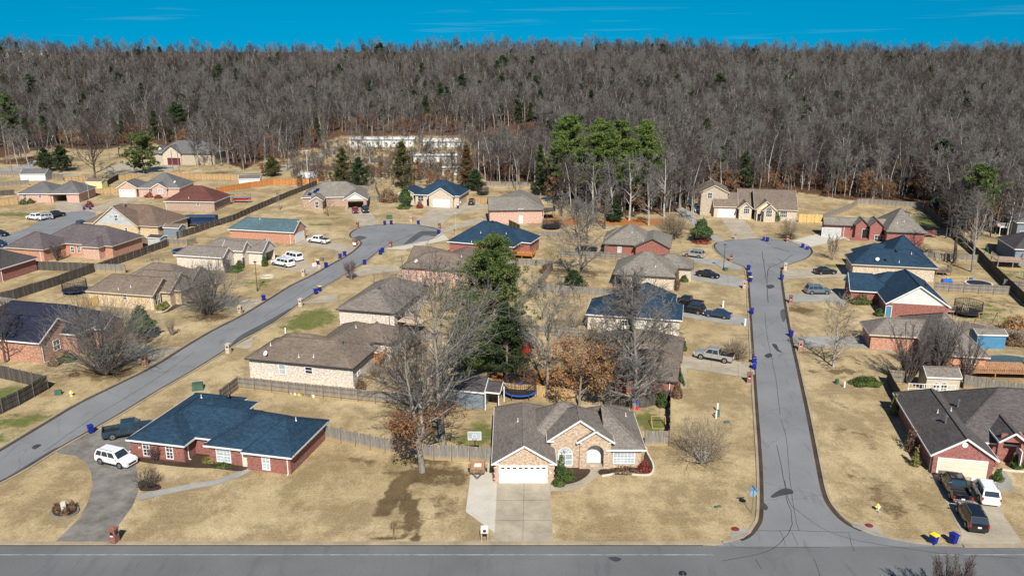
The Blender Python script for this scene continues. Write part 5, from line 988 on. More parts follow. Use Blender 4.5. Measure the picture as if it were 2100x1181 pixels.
V = [('suv', 'paint_white', 'white crossover with black roof stripes on the curved driveway', (211, 952.5), (243, 960), 'r', SU, 'car', None), ('pickup', 'paint_slate', 'dark blue pickup half hidden behind the blue roofed house', (243, 900.5), (287, 893), 'r', PK, 'pickup', None),
 ('long', 'paint_white', 'long white wagon on the driveway of the open garage house', (588, 549.8), (559.5, 544.5), 'l', SU, 'suv', None), ('van', 'paint_white', 'white van standing behind the long white wagon', (607, 538), (580, 531.5), 'l', 'parked_van', 'van', None),
 ('pickup', 'paint_white', 'white pickup with dark bed cover before the teal roofed garage', (662.6, 501.6), (634.8, 498), 'l', PK, 'pickup', 'black'), ('sedan', 'paint_red', 'red car facing the street on the driveway of the solar roof house', (727, 430), (731, 442), 'c', 'parked_car', 'car', None),
 ('pickup', 'paint_black', 'black pickup next to the red car', (745, 428), (753, 441), 'c', PK, 'pickup', None), ('suv', 'paint_black', 'dark car with red tail lights beside the blue gabled house', (965, 424), (970, 414), 'c', SU, 'car', None),
 ('pickup', 'paint_white', 'white pickup at the end of the side street', (86, 452), (64, 450), 'c', PK, 'pickup', None), ('suv', 'paint_silver', 'pale car beside the white pickup on the side street', (98, 450), (84, 451), 'c', SU, 'car', None), ('pickup', 'paint_black', 'black pickup at the mouth of the side street', (104, 448), (123, 444), 'c', PK, 'pickup', 'black'),
 ('suv', 'paint_navy', 'navy car parked left of the yellow brick house', (160, 463), (180, 470), 'c', SU, 'car', None), ('sedan', 'paint_blue', 'blue car cut off by the left edge behind the purple grey roof', (-10, 503), (8, 506), 'c', 'parked_car', 'car', None), ('sedan', 'paint_black', 'black car at the left edge above the blue one', (-8, 483), (7, 484), 'c', 'parked_car', 'car', None),
 ('suv', 'paint_silver', 'silver car behind the roof left of the right cul-de-sac', (1432, 530), (1409, 527), 'l', SU, 'suv', None), ('sedan', 'paint_black', 'black sedan on the driveway of the speckled brick house', (1435, 567.6), (1461.7, 572), 'r', 'parked_car', 'car', None),
 ('suv', 'paint_black', 'dark purple black car at the eave of the blue wide house', (1426, 645), (1405, 641.5), 'l', SU, 'suv', None), ('pickup', 'paint_black', 'black truck behind the dark purple car', (1418, 632), (1392, 628), 'l', PK, 'pickup', 'black'),
 ('sedan', 'paint_blue', 'steel blue sedan on the narrow driveway', (1484.7, 655), (1452.7, 650.3), 'l', 'parked_car', 'car', None), ('pickup', 'paint_silver', 'silver tan pickup with black bed cover near the round bare bush', (1484, 745), (1438, 737), 'l', PK, 'pickup', 'black'),
 ('sedan', 'paint_black', 'black sedan in front of the blue cream house', (1681, 564), (1711, 563), 'r', 'parked_car', 'car', None), ('suv', 'paint_grey', 'grey blue car in front of the white gable house', (1665.5, 604.5), (1694, 604.5), 'r', SU, 'suv', None),
 ('pickup', 'paint_black', 'black pickup nearest the cream garage door', (1970, 1032), (1943, 985), 'c', PK, 'pickup', None), ('suv', 'paint_white', 'white car beside the black pickup', (2029, 1036), (2008, 998), 'c', SU, 'suv', None), ('suv', 'paint_black', 'black wagon nearest the street beside the two carts', (2003, 1090), (1979, 1049), 'c', SU, 'suv', None),
 ('suv', 'paint_white', 'white car facing the camera beside the stone tower', (1431, 428), (1431, 439), 'c', SU, 'suv', None), ('van', 'paint_green', 'dark green van left of the stone tower', (1417, 416), (1415, 427), 'c', 'parked_van', 'van', None), ('suv', 'paint_silver', 'silver car at the edge of the wooded clump', (1396, 417), (1386, 423), 'c', SU, 'suv', None),
 ('sedan', 'paint_navy', 'dark car under the bare trees of the clump', (1345, 425), (1370, 424), 'c', 'parked_car', 'car', None), ('pickup', 'paint_maroon', 'dark red truck beyond the gravel track', (638, 303), (655, 304), 'c', PK, 'pickup', None), ('sedan', 'paint_grey', 'small grey blue car in the brush below the long white home', (766, 333), (778, 333), 'c', 'parked_car', 'car', None),
 ('pickup', 'paint_white', 'white truck in the left bay of the carport', (128, 400), (128, 406), 'c', PK, 'pickup', None), ('suv', 'paint_white', 'white car in the right bay of the carport', (146, 400), (146, 405.5), 'c', SU, 'suv', None)]
for k, pm, lb, a, b, sd_, nm_, ct, cv in V: place_v(k, pm, lb, a, b, sd_, nm_, ct, cv, centre=sd_ == 'c')
# trailers
def trailer(label, ref, L, W, H_, mat, rz, name='box_trailer'):
    r = thing(name, label, 'trailer', G(*ref), rz); m = MB(); m.box((0, 0, .55 + H_ / 2), (L, W, H_), mat); m.box((0, 0, .55 + H_ + .03), (L - .1, W - .1, .06), mat)
    for s_ in (-1, 1): m.box((0, s_ * (W / 2 + .01), .62), (L, .03, .12), 'metal_grey'); m.box((0, s_ * (W / 2 + .01), .5 + H_), (L, .03, .1), 'metal_grey')
    m.build('body', r); m = MB(); m.bar((L / 2, -.5, .5), (L / 2 + 1.3, 0, .45), .08, .1, 'black'); m.bar((L / 2, .5, .5), (L / 2 + 1.3, 0, .45), .08, .1, 'black'); m.build('tow_bar', r)
    for x in (-.45, .45):
        for s_ in (-1, 1): m = MB(); m.cyl((x, s_ * (W / 2 - .05), .36), (x, s_ * (W / 2 + .12), .36), .36, .36, 'tyre', 16); t = m.build('wheel', r); m = MB(); m.cyl((x, s_ * (W / 2 + .12), .36), (x, s_ * (W / 2 + .14), .36), .2, .18, 'rim', 10); m.build('rim', t)
    m = MB(); m.box((-L / 2 - .02, 0, .55 + H_ / 2), (.04, W * .8, H_ * .85), 'metal_grey'); m.build('rear_door', r); return r
trailer('long navy enclosed trailer with chrome edges parked on gravel', (413, 463), 8.5, 2.5, 2.2, 'paint_navy', math.radians(2)); trailer('white box trailer behind the wooden utility pole', (633, 368), 6.5, 2.4, 2.1, 'paint_white', math.radians(-8))
r = thing('utility_trailer', 'small wooden flat trailer with a pale board on it, parked under the basketball hoop', 'trailer', G(980, 968)); m = MB(); m.box((0, .2, .55), (1.55, 2.5, .12), 'deck_wood')
for x in (-.8, .8): m.bar((x, -1.05, .85), (x, 1.45, .85), .06, .06, 'fence_brown'); [m.box((x, y, .7), (.06, .06, .35), 'fence_brown') for y in (-1.0, .2, 1.4)]
m.box((0, -1.08, .75), (1.6, .06, .3), 'fence_brown'); m.build('deck', r); m = MB(); m.box((0, .5, .63), (.8, .8, .04), 'pipe_white'); m.build('board', r)
m = MB(); m.bar((-.5, -1.05, .5), (0, -2.0, .45), .08, .08, 'fence_brown'); m.bar((.5, -1.05, .5), (0, -2.0, .45), .08, .08, 'fence_brown'); m.build('tow_bar', r)
for s_ in (-1, 1): m = MB(); m.cyl((s_ * .88, .2, .32), (s_ * 1.05, .2, .32), .32, .32, 'tyre', 16); m.box((s_ * .97, .2, .7), (.22, .9, .05), 'deck_wood'); m.build('wheel', r)

# ------------------------------------------------------------------ carts
def make_cart(lid):
    r = bpy.data.objects.new('trash_cart', None); COL.objects.link(r); m = MB(); i = len(m.v)
    m.box((0, 0, .55), (.50, .55, .9), 'cart_blue'); m.v = [(x * (1.18 if z > .8 else .92), y * (1.2 if z > .8 else .9), z) for x, y, z in m.v]; m.box((0, -.02, 1.0), (.62, .7, .06), 'cart_blue'); m.box((0, -.3, .55), (.3, .03, .3), 'cart_blue'); m.build('bin', r)
    m = MB(); m.box((0, -.03, 1.07), (.66, .76, .07), lid, taper=.9); m.box((0, -.02, 1.12), (.5, .55, .04), lid, taper=.85); m.build('lid', r)
    m = MB(); m.bar((-.28, .42, 1.02), (.28, .42, 1.02), .05, .05, 'black'); m.build('handle', r)
    for s_ in (-1, 1): m = MB(); m.cyl((s_ * .24, .27, .14), (s_ * .32, .27, .14), .14, .14, 'tyre', 14); m.build('wheel', r)
    return r
cart0 = {'cart_blue': make_cart('cart_blue'), 'cart_yellow': make_cart('cart_yellow')}; used = set()
CARTS = [((187, 888), 0, 'beside the curved driveway above the white crossover'), ((541, 617), 0, 'alone at the kerb below the round stone bed'), ((648, 603.6), 0, 'front one of two by the short concrete drive right of the left street'), ((655.5, 597.5), 1, 'rear one of two by the short concrete drive, yellow lidded'), ((652, 543), 1, 'yellow lidded among boxes near the white wagon'), ((669, 548.7), 0, 'kerbside just right of the heap of boxes'),
 ((697.8, 530.4), 0, 'left one of the pair on the left street kerb above the box heap'), ((707, 525.4), 0, 'right one of the pair on the left street kerb above the box heap'), ((748, 543), 0, 'alone on the right kerb above the red tinged bare tree'), ((780.5, 522.3), 0, 'nearer one of the pair below the small brick mailbox'), ((784.6, 518), 0, 'farther one of the pair below the small brick mailbox'), ((789, 461.5), 0, 'left one of two at the top of the left cul-de-sac'),
 ((802.4, 460.5), 0, 'right one of two at the top of the left cul-de-sac'), ((858, 461), 0, 'at the foot of the blue gabled house driveway'), ((899.6, 480), 0, 'at the right rim of the left cul-de-sac'), ((939, 428), 1, 'against the right wall of the blue gabled house'), ((172.8, 430.6), 0, 'left one of two by the red bush on the side street'), ((185, 430), 0, 'right one of two by the red bush on the side street'), ((190, 482), 0, 'against the left wall of the yellow brick house'), ((201, 482), 0, 'second one against the yellow brick wall'),
 ((1566, 494), 0, 'left one of two at the top of the right cul-de-sac'), ((1573.6, 495.7), 0, 'right one of two at the top of the right cul-de-sac'), ((1535, 554), 0, 'at the left throat of the right cul-de-sac'), ((1537, 569), 0, 'rear one of two below the throat of the right cul-de-sac'), ((1538.5, 578), 1, 'front one of two below the throat, yellow lidded'), ((1541.6, 644), 0, 'kerbside across from the steel blue sedan'), ((1602.8, 574), 0, 'on the right kerb by the black sedan driveway'), ((1621.5, 690.6), 0, 'on the right kerb above the brick mailbox with the pale tree'),
 ((1546, 746), 0, 'rear one of two at the silver pickup driveway'), ((1546.4, 757.4), 0, 'front one of two at the silver pickup driveway'), ((1646, 508.5), 0, 'upright one right of the right cul-de-sac'), ((1656, 510.4), 0, 'toppled one right of the right cul-de-sac'), ((1913.5, 1115), 1, 'bright yellow lid, at the right front kerb'), ((1954, 1114.5), 0, 'all blue, between the yellow lidded one and the black wagon')]
rr = random.Random(4)
for i, (p, yl, lb) in enumerate(CARTS):
    k = 'cart_yellow' if yl else 'cart_blue'; o = cart0[k] if k not in used else copy_tree(cart0[k]); used.add(k); o.location = G(*p); o.rotation_euler = (math.radians(85) if 'toppled' in lb else 0, 0, rr.uniform(-.5, .5) + (math.radians(60) if 150 < p[0] < 900 and p[1] > 500 else 0))
    if 'toppled' in lb: o.location.z += .3
    tag(o, 'blue wheeled cart ' + lb if len(lb.split()) < 14 and not lb.startswith('all blue') else 'blue cart ' + lb.replace('all blue, ', ''), 'trash cart', 'wheeled trash carts put out along the kerbs')
# ------------------------------------------------------------------ mailboxes, lamps, hydrants, boxes
def mailbox(label, p, mat, h=1.45, w=.62):
    r = thing('brick_mailbox', label, 'mailbox', G(*p), math.radians(GA), 'masonry mailboxes by the streets'); m = MB(); m.box((0, 0, h / 2), (w, w, h), mat); m.box((0, 0, h + .05), (w + .12, w + .12, .1), mat); m.box((0, 0, h + .13), (w - .1, w - .1, .08), mat); m.box((0, 0, .06), (w + .1, w + .1, .12), 'kerb_stone'); m.build('pillar', r)
    m = MB(); m.box((w / 2 + .01, 0, h - .35), (.04, .3, .26), 'black'); m.box((0, -w / 2 - .01, h - .35), (.3, .04, .26), 'black'); m.build('box_door', r); m = MB(); m.box((0, -w / 2 - .035, h - .62), (.3, .02, .12), 'pipe_white'); m.build('number_plate', r); return r
for lb, p, mt in (('red brick mailbox pillar at the foot of the curved driveway', (236, 1111), 'brick_red'), ('orange brick mailbox under the fan shaped bare tree', (298, 749), 'brick_orange'), ('tan mailbox pillar by the long white wagon driveway', (623, 567), 'brick_yellow'), ('pale tan mailbox above the green lawn', (617, 629), 'brick_cream'),
    ('tan mailbox right of the second fan shaped tree', (493, 644), 'brick_yellow'), ('cream mailbox on the kerb above the white brick house', (469, 724), 'brick_cream'), ('red mailbox at the driveway of the red car', (733, 468), 'brick_red'), ('red mailbox with white sign at the street bend', (730, 504), 'brick_red'), ('small red mailbox above the brown roof', (801, 508), 'brick_red'),
    ('red mailbox between the two cul-de-sac driveways', (901, 470), 'brick_red'), ('red mailbox left of the right cul-de-sac', (1499, 536), 'brick_red'), ('tan mailbox left of the right street by the black sedan drive', (1526, 592), 'brick_pink'), ('red mailbox beside the two carts of the silver pickup drive', (1536, 785), 'brick_red'), ('red mailbox at the grey car driveway', (1621, 622), 'brick_red'),
    ('orange brick mailbox left of the pale bare tree', (1640.6, 719), 'brick_orange'), ('cream mailbox at the black sedan driveway', (1610, 554), 'brick_cream'), ('red mailbox beside the small bush at the top right cul-de-sac', (1615, 496), 'brick_red'), ('small brick mailbox in front of the blue gabled house', (844, 456), 'brick_pink'), ('dark mailbox beside the stone tower house driveway', (1508, 491), 'brick_brown')): mailbox(lb, p, mt)
r = thing('stone_mailbox', 'white capped mailbox on two stone posts beside the central driveway', 'mailbox', G(994, 1109)); m = MB(); m.box((-.3, 0, .6), (.14, .4, 1.2), 'brick_brown'); m.box((.3, 0, .6), (.14, .4, 1.2), 'brick_brown'); m.build('post', r); m = MB(); m.box((0, 0, 1.25), (.75, .6, .5), 'stone_light'); m.box((0, 0, 1.53), (.6, .5, .08), 'pipe_white'); m.build('box', r); m = MB(); m.box((0, -.31, 1.3), (.28, .03, .24), 'black'); m.build('box_door', r)
def lamp(label, p, h=5.6, mat='lamp_black', arm=True):
    r = thing('street_lamp', label, 'street lamp', G(*p), 0, 'street lamps'); m = MB(); m.cyl((0, 0, 0), (0, 0, h), .07, .045, mat, 10); m.cyl((0, 0, 0), (0, 0, .7), .12, .1, mat, 10); m.build('pole', r)
    m = MB(); m.cyl((0, 0, h), (0, 0, h + .12), .1, .12, mat, 10); m.cyl((0, 0, h + .45), (0, 0, h + .52), .34, .3, mat, 12); m.cyl((0, 0, h + .52), (0, 0, h + .66), .24, .05, mat, 12); m.build('lamp_cap', r); m = MB(); m.cyl((0, 0, h + .12), (0, 0, h + .45), .12, .2, 'glass_pale', 10); m.build('lamp_glass', r); return r
lamp('black street lamp beside the round stone bed on the left lawn', (528, 597), 5.4); lamp('black street lamp left of the right cul-de-sac', (1483.5, 553), 5.0); lamp('grey green street lamp at the left cul-de-sac driveways', (934.7, 481), 5.0, 'pole_grey'); lamp('thin street lamp by the carport house driveway', (184, 417), 5.6, 'pole_grey')
c = Vector((17.0, 55.6, 0)); cc = ray(1400, 1172); t = (5.4 - CAM_H) / cc.z; c = Vector((cc.x * t, cc.y * t, 0)); rl = lamp('black street lamp top poking in at the bottom edge', (1000, 1000), 4.8); rl.location = c
def hyd(label, p):
    r = thing('fire_hydrant', label, 'fire hydrant', G(*p), 0, 'yellow fire hydrants'); m = MB(); m.cyl((0, 0, 0), (0, 0, .08), .2, .2, 'hydrant_yellow', 12); m.cyl((0, 0, .08), (0, 0, .62), .13, .13, 'hydrant_yellow', 12); m.cyl((0, 0, .62), (0, 0, .68), .18, .18, 'hydrant_yellow', 12); m.cyl((0, 0, .68), (0, 0, .85), .15, .04, 'hydrant_yellow', 12); m.build('barrel', r)
    m = MB(); m.cyl((-.25, 0, .48), (.25, 0, .48), .07, .07, 'pipe_white', 10); m.cyl((0, -.24, .44), (0, 0, .44), .09, .09, 'pipe_white', 10); m.build('outlet', r)
hyd('yellow hydrant on the right corner lawn', (1799, 1047)); hyd('small yellow hydrant near the black fence on the left', (147, 812))
def pedestal(label, p, d=(.5, .45, .75), mat='box_green', cat='utility box', name='utility_box'):
    m = MB(); m.box((0, 0, d[2] / 2), d, mat, taper=.9); m.box((0, 0, d[2] + .02), (d[0] * .96, d[1] * .96, .05), mat, taper=.8); m.box((0, -d[1] / 2 + .01, d[2] * .5), (d[0] * .6, .03, d[2] * .5), mat); tag(m.build(name, None, G(*p), .3), label, cat, 'utility boxes and markers in the lawns')
pedestal('large green transformer box on the lawn above the blue roof', (406, 798), (1.5, 1.3, .9)); pedestal('green pedestal near the left hydrant', (120, 809), (.9, .6, .6)); pedestal('green pedestal between two white markers on the corner lawn', (1471.5, 854), (.4, .35, .9)); pedestal('white marker post rear one on the corner lawn', (1470.5, 843), (.22, .15, 1.1), 'pipe_white', 'marker post', 'marker_post'); pedestal('white marker post front one on the corner lawn', (1468, 858), (.22, .15, 1.1), 'pipe_white', 'marker post', 'marker_post')
pedestal('flat green lid in the tan lawn', (1490.6, 866), (.8, .5, .1)); pedestal('green flat cover near the street sign', (1472, 1039), (.8, .3, .08)); pedestal('green box under the lamp at right cul-de-sac', (1488, 555), (.9, .8, .6)); pedestal('white marker between the two blue grey driveways', (1482.3, 630), (.3, .2, 1.2), 'pipe_white', 'marker post', 'marker_post'); pedestal('dark green pedestal on the right lawn', (1716, 787), (.45, .4, .7)); pedestal('white marker right of the dark green pedestal', (1731, 794), (.22, .18, .8), 'pipe_white', 'marker post', 'marker_post')
pedestal('white marker on the drive left of the white brick house', (585.5, 683), (.2, .15, .9), 'pipe_white', 'marker post', 'marker_post'); pedestal('green box on the left cul-de-sac lawn', (799, 449), (1.6, 1.2, 1.0)); pedestal('white box post at the narrow driveway', (1527, 668), (.3, .3, 1.2), 'pipe_white', 'marker post', 'marker_post'); pedestal('blue marker beside the right hydrant', (1802, 1051), (.25, .2, .2), 'sign_back', 'marker post', 'marker_post'); pedestal('white blue box in the round flower bed', (132, 1045), (.5, .45, .9), 'stone_light', 'marker post', 'marker_post')
pedestal('green white pedestal beside the grey car', (1659, 588), (.8, .6, .7), 'box_green')
for i, p in enumerate(((1508, 1085), (1782, 1078))): m = MB(); m.cyl((0, 0, .05), (0, 0, .075), .38, .38, 'shrub_red', 20); tag(m.build('manhole_cover', None, G(*p)), 'rust brown manhole cover on the concrete pad %s of the right street' % ('left', 'right')[i], 'manhole cover', 'manhole covers')
r = thing('street_sign', 'tall sign post with blue street name blades and a stop sign seen from behind', 'street sign', G(1541.5, 1052), math.radians(6)); m = MB(); m.cyl((0, 0, 0), (0, 0, 2.75), .03, .03, 'box_green', 8); m.build('post', r); m = MB(); m.box((0, 0, 2.72), (.85, .03, .17), 'sign_blue'); m.build('name_blade', r); m = MB(); m.box((0, .02, 2.9), (.03, .85, .17), 'sign_blue'); m.build('name_blade', r)
m = MB(); m.cyl((0, .04, 2.2), (0, .07, 2.2), .38, .38, 'sign_back', 8); m.build('stop_sign', r)
def upole(label, p, h, cross=False, mat='wood_pole'):
    r = thing('utility_pole', label, 'utility pole', G(*p), .2, 'utility poles'); m = MB(); m.cyl((0, 0, 0), (0, 0, h), .17, .11, mat, 8); m.build('shaft', r)
    if cross: m = MB(); m.box((0, 0, h - .5), (2.4, .12, .14), 'pole_grey'); [m.cyl((x, 0, h - .45), (x, 0, h - .2), .06, .04, 'pole_grey', 6) for x in (-1.1, -.5, .5, 1.1)]; m.build('crossarm', r); m = MB(); m.cyl((.3, -.25, h - 2.6), (.3, -.25, h - 1.5), .28, .28, 'metal_grey', 10); m.build('transformer', r)
upole('tall pale utility pole with transformer behind the solar roof house', (632.7, 381), 12.5, True, 'pole_grey'); upole('utility pole at the far left above the upper lane', (24.4, 352), 11); upole('left one of two thin poles below the two storey house', (355.6, 354), 8.5); upole('right one of two thin poles below the two storey house', (368, 354), 9.5)
upole('thin pole among the trees left of the pink brick house trees', (982, 368), 14, False, 'pole_grey'); 
m = MB(); m.cyl((0, 0, 0), (0, 0, 1.7), .05, .04, 'wood_pole', 6); m.box((0, 0, 1.0), (.1, .05, .3), 'wood_pole'); tag(m.build('stake', None, G(807, 1104)), 'thin wooden stake in the front lawn near the kerb', 'stake')
# basketball hoop
r = thing('basketball_hoop', 'basketball hoop with grey backboard and red rim in front of the fence', 'basketball hoop', G(974, 948)); m = MB(); m.bar((0, .9, .0), (0, .5, 3.2), .12, .12, 'black'); m.bar((0, .5, 3.0), (0, .05, 3.3), .08, .08, 'black'); m.box((0, .8, .12), (.9, 1.1, .25), 'black'); m.build('pole', r)
m = MB(); m.box((0, 0, 3.35), (1.5, .04, 1.0), 'glass_pale'); [m.box((x, -.02, 3.35), (.05, .06, 1.0), 'trim_white') for x in (-.74, .74)]; [m.box((0, -.02, z), (1.5, .06, .05), 'trim_white') for z in (2.86, 3.84)]; m.box((0, -.03, 3.5), (.5, .02, .04), 'trim_white'); m.box((0, -.03, 3.12), (.5, .02, .04), 'trim_white'); [m.box((x, -.03, 3.3), (.04, .02, .4), 'trim_white') for x in (-.25, .25)]; m.build('backboard', r)
m = MB()
for i in range(16): a, b = i * math.pi / 8, (i + 1) * math.pi / 8; m.bar((.23 * math.cos(a), -.27 + .23 * math.sin(a), 3.05), (.23 * math.cos(b), -.27 + .23 * math.sin(b), 3.05), .03, .03, 'plastic_red')
m.build('rim', r)
# ------------------------------------------------------------------ trampolines, play things, decks
def tramp(label, p, R_, pad='mat_blue', net=True, h=.8, rn=1.8):
    r = thing('trampoline', label, 'trampoline', G(*p) + Vector((0, R_, 0)), 0, 'trampolines'); N = 24; m = MB(); P = [(R_ * math.cos(2 * math.pi * i / N), R_ * math.sin(2 * math.pi * i / N)) for i in range(N)]
    for i in range(N):
        a, b = P[i], P[(i + 1) % N]; m.poly([(a[0] * .86, a[1] * .86, h), (b[0] * .86, b[1] * .86, h), (*b, h + .03), (*a, h + .03)][::-1], pad); m.poly([(*a, h - .1), (*b, h - .1), (*b, h + .03), (*a, h + .03)], pad)
    m.build('safety_pad', r); m = MB(); m.prism([(x * .86, y * .86) for x, y in P], None, h - .01, 'black'); m.build('jumping_mat', r)
    for i in range(0, N, 4): m = MB(); a = P[i]; m.bar((*a, 0), (*a, h), .06, .06, 'metal_grey'); net and m.bar((a[0] * 1.03, a[1] * 1.03, .1), (a[0] * 1.03, a[1] * 1.03, h + rn), .06, .06, 'black'); m.build('leg', r)
    if net:
        m = MB(); n2 = 48
        for i in range(n2): a, b = 2 * math.pi * i / n2, 2 * math.pi * (i + 1) / n2; q = R_ * .95; c0, c1 = (q * math.cos(a), q * math.sin(a)), (q * math.cos(b), q * math.sin(b)); m.bar((*c0, h), (*c0, h + rn - .1), .05, .012, 'net_black', up=(math.cos(a), math.sin(a), 0)); [m.bar((*c0, h + z), (*c1, h + z), .05 if z < rn - .2 else .09, .05, 'net_black') for z in (.3, .6, .9, 1.2, rn - .1)]
        m.build('safety_net', r)
tramp('blue padded trampoline with tall net on the tan lawn behind the long dark fence', (142, 608), 2.3); tramp('large trampoline with black net and blue legs behind the foreground house', (1067, 824), 2.3, 'plastic_blue'); tramp('dark trampoline in the yard right of the white gable house', (1998, 655), 2.4, 'net_black', True)
tramp('dark netted trampoline beside the tall pink house', (1132, 473), 2.5, 'net_black'); tramp('small netted trampoline near the wood edge', (990, 402), 1.9, 'net_black'); tramp('trampoline with blue green pad behind the grey roof house', (366, 524), 2.4, 'siding_blue', False); tramp('dark round trampoline behind the bare tree trunk', (1205, 521), 2.6, 'net_black', False)
def pool(label, p, R_):
    r = thing('round_pool', label, 'pool', G(*p)); m = MB(); m.cyl((0, 0, 0), (0, 0, .9), R_, R_, 'sign_back', 28, False); m.cyl((0, 0, .88), (0, 0, .95), R_ + .08, R_ + .08, 'trim_white', 28); m.build('wall', r); m = MB(); m.cyl((0, 0, .9), (0, 0, .97), R_ * .93, R_ * .93, 'roof_navy', 28); m.build('cover', r)
pool('round above ground pool with dark cover and pale rim', (2006, 590), 2.4)
def swing(label, p, rz=0, w=3.0, h=2.2, mat='metal_grey', n=2):
    r = thing('swing_set', label, 'swing set', G(*p), rz, 'swing sets'); m = MB()
    for x in (-w / 2, w / 2): m.bar((x, -.9, 0), (x, 0, h), .07, .07, mat); m.bar((x, .9, 0), (x, 0, h), .07, .07, mat)
    m.bar((-w / 2, 0, h), (w / 2, 0, h), .08, .08, mat); m.build('frame', r)
    for i in range(n): x = -w / 4 + i * w / 2; m = MB(); m.bar((x - .2, 0, h), (x - .2, 0, .5), .02, .02, 'black'); m.bar((x + .2, 0, h), (x + .2, 0, .5), .02, .02, 'black'); m.box((x, 0, .48), (.45, .18, .04), 'plastic_blue'); m.build('swing_seat', r)
swing('grey A frame swing set behind the tan brick roof', (318, 537), -.2); swing('pale swing set at the right edge near the brown brush', (2022, 668), .1, 3.4, 2.4, 'fence_tan'); swing('green and grey swing set behind the far right fence', (2010, 524), .1, 3, 1.9, 'plastic_green'); swing('yellow framed swing set with blue barrel seat', (1962, 583), 0, 4.2, 1.6, 'plastic_yellow')
m = MB(); m.cyl((-.9, 0, .8), (.9, 0, .8), .55, .55, 'plastic_blue', 14); m.box((0, 0, .2), (1.4, .6, .4), 'metal_grey'); tag(m.build('play_barrel', None, G(1940, 585)), 'bright blue play barrel on the lawn near the pool', 'play barrel')
r = thing('slide', 'green plastic slide beside the deck at the right edge', 'slide', G(2096, 572)); m = MB(); m.bar((0, 0, 1.6), (.6, -1.8, .1), .5, .06, 'plastic_green'); m.build('chute', r); m = MB(); [m.bar((x, .1, 0), (x, .1, 1.7), .06, .06, 'plastic_green') for x in (-.25, .25)]; [m.bar((-.25, .1, z), (.25, .1, z), .04, .04, 'plastic_green') for z in (.4, .8, 1.2)]; m.build('ladder', r)
def deck(label, p, w, d, h, ang, mat='deck_wood', rail=True, name='wooden_deck'):
    r = thing(name, label, 'deck', G(*p), math.radians(ang), 'wooden decks'); m = MB(); m.box((0, d / 2, h - .06), (w, d, .12), mat); m.build('platform', r)
    for x in (-w / 2 + .1, 0, w / 2 - .1):
        for y in (.1, d - .1): m = MB(); m.box((x, y, (h - .12) / 2), (.12, .12, h - .12), mat); m.build('post', r)
    if rail:
        m = MB()
        for a, b in (((-w / 2, 0), (w / 2, 0)), ((w / 2, 0), (w / 2, d)), ((-w / 2, 0), (-w / 2, d))):
            A, B = Vector((*a, h)), Vector((*b, h)); m.bar(A + Vector((0, 0, 1)), B + Vector((0, 0, 1)), .12, .06, mat); m.bar(A + Vector((0, 0, .1)), B + Vector((0, 0, .1)), .05, .06, mat); n = int((B - A).length / .3)
            for i in range(n + 1): q = A.lerp(B, i / n); m.bar(q + Vector((0, 0, .1)), q + Vector((0, 0, 1)), .05 if i % 8 else .12, .05 if i % 8 else .12, mat)
        m.build('railing', r)
    return r
deck('orange wooden deck with railing behind the blue hip house', (1070, 532), 5.0, 3.4, 1.0, GA, 'fence_orange'); deck('long raised wooden deck with toys behind the brown hip house', (2040, 779), 12, 4.5, 1.1, -4); deck('dark red brown deck at the right edge', (2076, 552), 6, 5, 1.6, -14, 'brick_brown'); deck('white railed deck of the far right grey house', (2070, 484), 5, 4, 2.2, -8, 'trim_white')
deck('small weathered deck right of the blue cream house', (1934, 566), 3, 3, .8, -10, 'fence_brown'); deck('brown deck behind the white gable', (1962, 647), 3.4, 3, .7, -10, 'brick_brown'); deck('dark rear deck of the tall pink house', (1122, 451), 4.5, 5, 2.4, 4, 'fence_dark'); deck('dark red deck behind the red brick manor', (1897, 487), 5, 2.4, .7, -8, 'brick_maroon'); deck('low tan deck with chairs beside the speckled brick house', (1245, 602), 8, 3.2, .3, -12, 'deck_wood'); deck('orange stair deck right of the white brick house', (762, 756), 2.4, 4, 1.2, GA, 'fence_orange')
r = thing('umbrella', 'blue patio umbrella over the dark rear deck', 'umbrella', G(1122, 440)); m = MB(); m.cyl((0, 0, 4.6), (0, 0, 5.2), 2.0, .05, 'roof_blue', 8); m.build('canopy', r); m = MB(); m.cyl((0, 0, 0), (0, 0, 5.2), .04, .04, 'metal_grey', 6); m.build('pole', r)
r = thing('patio_canopy', 'faded tan fabric canopy beside the pale brick patio', 'canopy', G(845, 683), math.radians(-20)); m = MB(); m.box((0, 0, 2.3), (4.0, 2.8, .08), 'canvas_tan', taper=.94); m.build('roof', r); m = MB(); [m.box((x, y, 1.15), (.08, .08, 2.3), 'black') for x in (-1.7, 1.7) for y in (-1.1, 1.1)]; m.build('leg', r)
r = thing('boat_frame', 'red and teal boat on a metal stand on the tan lawn', 'boat', G(497, 416), .05); m = MB(); loft(m, [(-2.6, [(0, .9), (.6, .95), (.8, 1.5), (0, 1.4)]), (1.5, [(0, .9), (.7, .95), (.9, 1.5), (0, 1.4)]), (2.9, [(0, 1.3), (.05, 1.3), (.08, 1.6), (0, 1.6)])], 'plastic_red'); m.build('hull', r)
m = MB()
for x in (-2.7, 2.4): [m.bar((x, s_ * 1.1, 0), (x, s_ * 1.1, 2.6), .1, .1, 'metal_grey') for s_ in (-1, 1)]; m.bar((x, -1.1, .9), (x, 1.1, .9), .1, .1, 'metal_grey'); m.bar((x, -1.1, 2.6), (x, 1.1, 2.6), .1, .1, 'metal_grey')
m.bar((-2.7, -1.1, 1.9), (2.4, -1.1, 1.9), .3, .3, 'siding_blue'); m.build('stand', r)
